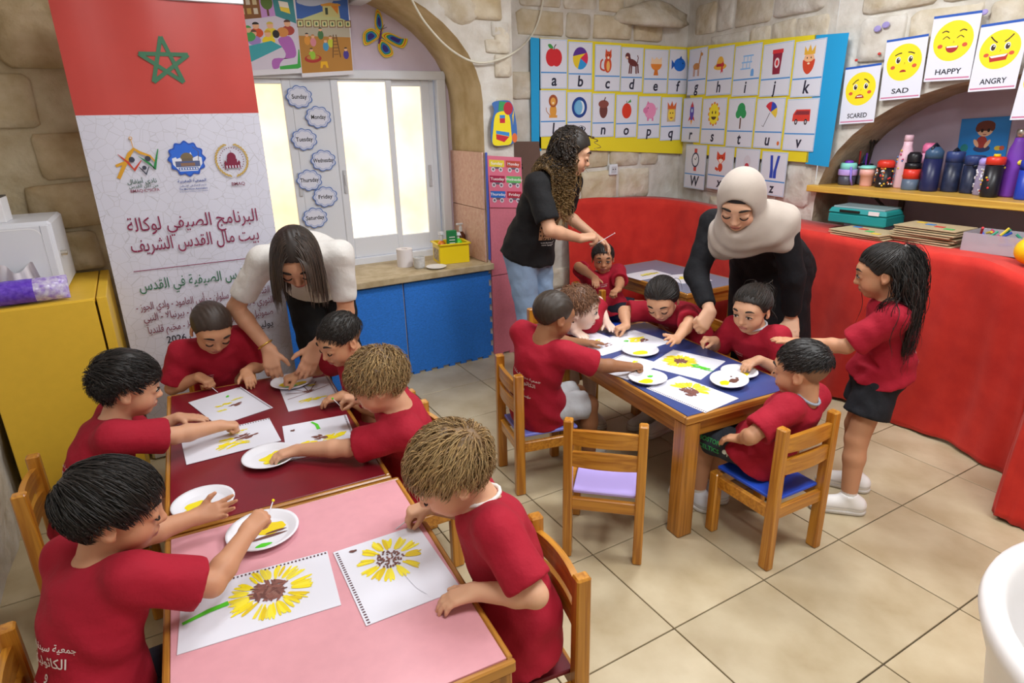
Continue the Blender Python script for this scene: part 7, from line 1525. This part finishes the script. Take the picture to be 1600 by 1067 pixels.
# ---- boy with fade on the blue chair
def celtic(cc, V): return cc
c = person('boy with faded haircut and green-lettered grey shorts on blue seat', KID, hp(1251, 576, .742), 112, 8, 0, V3(1.985, 1.447, PVZ), 98, lyaw=95, headscale=1.05, bend=.0, hands=
  [H_(V3(2.01, 1.515, .45), pose='relaxed', d=(-.6, .3, -.2)), H_(hp(1144, 684, .45), pose='relaxed', d=(-.3, .8, -.2))],
  hair=dict(c='#13100f', c2='#262020', stub=.65, fade=.08, th=.03, top=.055, n=1600, len=.028, comb=(0, .5, 0), lift=.12, grav=.1, wid=.0016, seed=13, hug=.55, shell=.05), top=tee(collar='#9aa4b4'), bottom=dict(c='#343b44', len=.9, m=.02), skin='#c59270', shoes='#d6d8de', elbow=(V3(.5, .1, -.6), V3(-.68, .24, -.52)))
back_text(c, .03, .66, .9)
def shorts_print(ctx):
    o = ctx['clothes']['bottom']; me = o.data; n = len(me.vertices); co = np.empty(n*3, f4); me.vertices.foreach_get('co', co); co = co.reshape(-1, 3); bv = BVHTree.FromPolygons([tuple(v) for v in co], [tuple(p.vertices) for p in me.polygons])
    a, b, k = ctx['lg'][1]; out = -unit(np.cross(unit(b-a)*V3(1, 1, 0), V3(0, 0, 1))); u = unit(b-a); v = V3(0, 0, 1)
    a2 = Art(0); a2.text('BOSTON', .035, .022, None, '#3fae62', width=.10, bold=.02); a2.text('CELTICS', .035, -.012, None, '#3fae62', width=.10, bold=.02); 
    for q in range(3): a2.ell(.12+.012*math.cos(R(90+120*q)), .005+.012*math.sin(R(90+120*q)), .010, .010, '#e2ece4', n=14)
    a2.line([(.12, .005), (.122, -.018)], .004, '#e2ece4'); Vs = []
    for (x, y, z) in a2.V:
        p = a+u*(.19-x)+v*(y)+out*.3; hit = bv.ray_cast(Vector(p), Vector(-out)); Vs.append(tuple(hit[0]+Vector(out)*.0025) if hit[0] is not None else tuple(a))
    mesh('shorts_print', Vs, a2.F, a2.mats, a2.I, ctx['t'])
shorts_print(c)
# ---- standing girl
G14 = dict(KID, th=.27, sn=.27, ua=.205, fa=.18, sw=.125, hh=.208)
c = person('girl with long wavy black hair standing before red cloth', G14, hp(1378, 424, 1.045), 122, 14, 0, V3(2.60, 1.375, .585), 128,
  [H_(V3(2.72, 1.36, .60), pose='relaxed', d=(.0, .3, -.9), n=(-1, 0, 0)), H_(hp(1232, 533, .735), pose='flat', d=(-.6, .75, .08), n=(.1, .1, -1))],
  feet=[hp(1330, 762, 0)*1.0, hp(1322, 798, 0)*1.0],
  hair=dict(c='#0e0b0a', c2='#1f1815', th=.045, top=.045, n=1700, len=.11, lift=.0, mess=.04, gather=(0, -.34, .42), grav=.1, hug=.85, shell=.03, wid=.0019, seed=14, tails=[dict(at=(0, -.42, .36), dir=(0, -.9, .0), n=700, len=.40, curl=(.010, 6), mess=.2, wid=.0019, grav=.9, stiff=.6, seg=18, tie='#d8d0cc'), dict(at=(0, -.34, .02), dir=(0, -.5, -.8), n=1300, len=.34, spread=(.24, .10, .16), curl=(.011, 6), mess=.22, wid=.0019, grav=.9, stiff=.6, seg=16)]), top=tee(hem=.08, wr=.004), bottom=dict(c='#15171e', len=.60, m=.034), skin='#c08c6a', elbow=(V3(.3, .2, -.4), V3(.2, -.5, -.75)), look=-.2, shoes='#e4e2e0')
back_text(c, .02, .45, .85)

# ================================================================== TEACHERS
# ---- leaning teacher in white
def chain(ctx):
    o = ctx['clothes']['top']; me = o.data; n = len(me.vertices); co = np.empty(n*3, f4); me.vertices.foreach_get('co', co); co = co.reshape(-1, 3); bv = BVHTree.FromPolygons([tuple(v) for v in co], [tuple(p.vertices) for p in me.polygons])
    a2 = Art(0, 0)
    for cx in (-.035, .035): a2.line([(cx+.055*math.cos(R(k)), .048*math.sin(R(k))) for k in range(40 if cx < 0 else -140, 330 if cx < 0 else 150, 10)], .007, '#8f8474')
    sf, sr, ax = ctx['sf'], ctx['sr'], ctx['ax']; org = ctx['pv']+(ctx['sc']-ctx['pv'])*.62; Vs = []
    for (x, y, z) in a2.V:
        p = org+sr*x+ax*y+sf*.5; hit = bv.ray_cast(Vector(p), Vector(-sf)); Vs.append(tuple(hit[0]+Vector(sf)*.003) if hit[0] is not None else tuple(org))
    mesh('shirt_print', Vs, a2.F, a2.mats, a2.I, ctx['t'])
c = person('teacher in white T-shirt and black trousers leaning over red table', dict(ADU, hl=.160, arm=(.043, .037, .026)), hp(463, 402, 1.14), -108, 46, 0, V3(.75, 3.33, .87), -106, hands=
  [H_(hp(424, 566, .645), pose='relaxed', d=(-.05, -.45, -.9), n=(.3, .7, -.6)), H_(hp(486, 560, .70), pose='relaxed', d=(-.5, -.5, -.6), n=(-.3, .5, -.7))],
  feet=[V3(.705, 3.30, 0), V3(.89, 3.36, 0)], sh=hp(468, 408, 1.115)+V3(.03, .11, 0), sw=.158,
  hair=dict(c='#1e1613', c2='#3e2f26', tip='#5e4a3a', tipmix=.5, th=.045, top=.045, n=2200, len=.21, facegap=(.36, .34, .55), part=.02, fh=.04, ymax=.22, lift=.03, mess=.05, grav=.92, stiff=.6, wid=.0024, seed=21, seg=12, clear=.11), top=dict(c='#d9d6d2', m=.016, sleeve=.78, flare=.02, hem=.12, wr=.003, cuff=.9, collar='#d4d0cc'), bottom=dict(c='#0d0d10', len=1.9, n='trousers', m=.012), skin='#cf9a7a', shoes='#1a1a1e', elbow=(V3(-.35, .3, .0), V3(.45, .3, .0)), mouth='#b0504c')
chain(c)
a_ = c['arms'][0]; pb_ = a_[2]-unit(a_[2]-a_[1])*.03; ring = []
for k in range(19): an = 2*math.pi*k/18; u_ = unit(np.cross(unit(a_[2]-a_[1]), V3(0, 0, 1))); v_ = np.cross(unit(a_[2]-a_[1]), u_); ring.append(tuple(pb_+(u_*math.cos(an)+v_*math.sin(an))*.0335))
MB().tube(ring, .004, 6).build('bracelet', mat('gold', '#d9b45a', .3, .9), c['t'], smooth=True)
# ---- curly haired teacher
def leopard(ctx):
    o = ctx['clothes']['top']; me = o.data; n = len(me.vertices); co = np.empty(n*3, f4); me.vertices.foreach_get('co', co); co = co.reshape(-1, 3); bv = BVHTree.FromPolygons([tuple(v) for v in co], [tuple(p.vertices) for p in me.polygons])
    a2 = Art(0, .0); rg = random.Random(5); nx, ny = 8, 16; V_ = [((i/nx-.5)*.16, (j/ny-.5)*.30) for i in range(nx+1) for j in range(ny+1)]; F_ = [(i*(ny+1)+j, (i+1)*(ny+1)+j, (i+1)*(ny+1)+j+1, i*(ny+1)+j+1) for i in range(nx) for j in range(ny)]; a2.tri(V_, F_, '#b58a68'); lift = [.002]*len(a2.V)
    for i in range(8):
        for j in range(15):
            if rg.random() < .92: x, y = -.072+.0205*i+rg.uniform(-.004, .004), -.142+.0203*j+rg.uniform(-.004, .004); a2.ell(x, y, rg.uniform(.006, .009), rg.uniform(.004, .007), '#241a16', rot=rg.uniform(0, 180), n=7)
    lift += [.0032]*(len(a2.V)-len(lift)); n1 = len(a2.V)
    for k, (y, w_) in enumerate(((.175, .12), (.187, .10), (-.165, .13), (-.178, .11))): a2.text(('hunter club', 'official', 'hunter', 'original wear')[k], 0, y, .012, '#c8c4c0', width=w_)
    lift += [.0032]*(len(a2.V)-n1); sf = ctx['sf']; sr = -ctx['sr']; ax = ctx['ax']; org = ctx['pv']+(ctx['sc']-ctx['pv'])*.60-sr*-.0; Vs = []
    for (x, y, z), l_ in zip(a2.V, lift):
        p = org-sr*x*-1*-1+ax*y+sf*.5; hit = bv.ray_cast(Vector(p), Vector(-sf)); Vs.append(tuple(hit[0]+Vector(sf)*l_) if hit[0] is not None else tuple(org))
    mesh('shirt_print', Vs, a2.F, a2.mats, a2.I, ctx['t'])
hd15 = CAM+ray(893, 238)*(3.60/FPX)
c = person('teacher with long curly brown hair in black T-shirt and jeans', ADU, np.array(hd15), -30, 20, 0, V3(2.04, 3.30, .86), -72, headscale=1.05, hands=
  [H_(hp(922, 370, .985), pose='pinch', d=(.9, -.35, .1), n=(-.1, .3, -1)), H_(hp(940, 376, .905), pose='relaxed', d=(.6, -.6, -.5), n=(-.3, -.2, -1))],
  feet=[V3(2.0, 3.26, 0), V3(2.16, 3.40, 0)],
  hair=dict(c='#1b1410', c2='#33261c', tip='#a8844f', tipmix=.9, th=.07, top=.075, n=700, len=.44, lift=.35, mess=.3, comb=(0, -1.3, 0), grav=.9, stiff=.6, curl=(.013, 15), wid=.0042, seed=22, seg=44, tors=True, clear=.16, fh=.0, facegap=(.40, .44, .6), ymax=.0), top=dict(c='#141417', m=.022, sleeve=.82, flare=.02, hem=.0, wr=.005, cuff=1.1), bottom=dict(c='#8fa9c9', len=1.95, n='jeans', m=.012), skin='#d2a283', shoes='#3a2c28', elbow=(V3(-.6, -.5, -.7), V3(.2, .6, -.7)), sock='#cfa083')
leopard(c); swab('pale pink stick held up by curly haired teacher', c, 0, (.8, -.5, .55), .16, '#e8c8c8')
# ---- veiled teacher in dark coat
def veil(ctx):
    H, sc, sr, sf, ax, hh, HA, t = (ctx[k] for k in ('H', 'sc', 'sr', 'sf', 'ax', 'hh', 'HA', 't'))
    S = Field(sc-.42, sc+.42, .008, .008, []); S.ell(H(0, -.08, .10), np.array((.42, .50, .47))*hh, HA.T, .01); S.cone(H(0, -.1, -.2), H(0, .02, -.62), .41*hh, .46*hh, .04)
    S.ell(sc-ax*.035+sf*.03, (.20, .14, .105), np.stack([sr, sf, ax]).T, .06); S.cone(sc+sr*.08+sf*.10-ax*.02, sc+sr*.25+sf*.15-ax*.17, .06, .012, .06); S.cone(sc-sr*.06+sf*.04-ax*.0, sc-sr*.155+sf*.01-ax*.03, .085, .092, .05); S.cone(sc-sr*.12+sf*.08-ax*.02, sc-sr*.18+sf*.1-ax*.12, .05, .03, .05)
    X = S.ax[0][:, None, None]; Y = S.ax[1][None, :, None]; Z = S.ax[2][None, None, :]; d = [(HA[i, 0]*(X-H(0, 0, 0)[0])+HA[i, 1]*(Y-H(0, 0, 0)[1])+HA[i, 2]*(Z-H(0, 0, 0)[2]))/hh for i in range(3)]
    rad = np.sqrt(d[0]**2+(d[2]+.05)**2); S.D += (.0035*np.sin(rad*17+d[0]*5+np.sin(d[2]*4)*1.5)*np.clip(rad-.4, 0, .5)/.4).astype(f4)
    S.ell(H(0, .42, -.06), np.array((.295, .44, .385))*hh, HA.T, .012, 's')
    V, F = S.mesh(); np_mesh('headscarf', V, F, mat('beige scarf', '#b3a79d', .85, noise=.05, nscale=30, sheen=.2), t)
    K = Field(H(0, 0, 0)-.2, H(0, 0, 0)+.2, .006, .006, []); K.ell(H(0, -.07, .12), np.array((.385, .44, .40))*hh, HA.T, .01); q = np.array(H(0, .3, .22)); n_ = HA[1]*.55-HA[2]*.9; K.plane(q, n_); V, F = K.mesh(); np_mesh('under_cap', V, F, C('#14141a'), t)
def coat_post(T, Lc, H):
    p0 = Lc(V3(2.89, 2.19, .90)); p1 = Lc(V3(2.97, 2.20, .12)); T.loft((p0, p1), (.47, -.88, 0), (-.88, -.47, 0), [.19, .20, .215, .23, .24, .25], [.14, .15, .165, .18, .19, .2], [0, .2, .4, .6, .8, 1], .04)
c = person('teacher in beige headscarf and long dark coat bending over blue table', ADU, hp(1157, 314, 1.27), 208, 36, 4, V3(2.89, 2.19, .88), 208, headscale=1.07, hands=
  [H_(hp(1100, 502, .71), pose='pinch', d=(-.6, -.1, -.6), n=(.45, .75, .0)), H_(hp(1236, 513, .635), pose='relaxed', d=(-.55, -.45, -.35), n=(-.1, -.1, -1))],
  feet=[V3(2.92, 2.30, 0), V3(3.02, 2.10, 0)], hair=None, sw=.165,
  top=dict(c='#0c0d14', m=.026, sleeve=1.86, flare=.03, hem=-.1, wr=.004, n='coat', post=coat_post), bottom=dict(c='#0c0d14', len=1.85, n='trousers', m=.045), skin='#d6a98c', shoes='#1a1a1e', extra=veil, elbow=(V3(-.2, .9, -.5), V3(.3, -.9, -.3)), mouth='#b86a62')
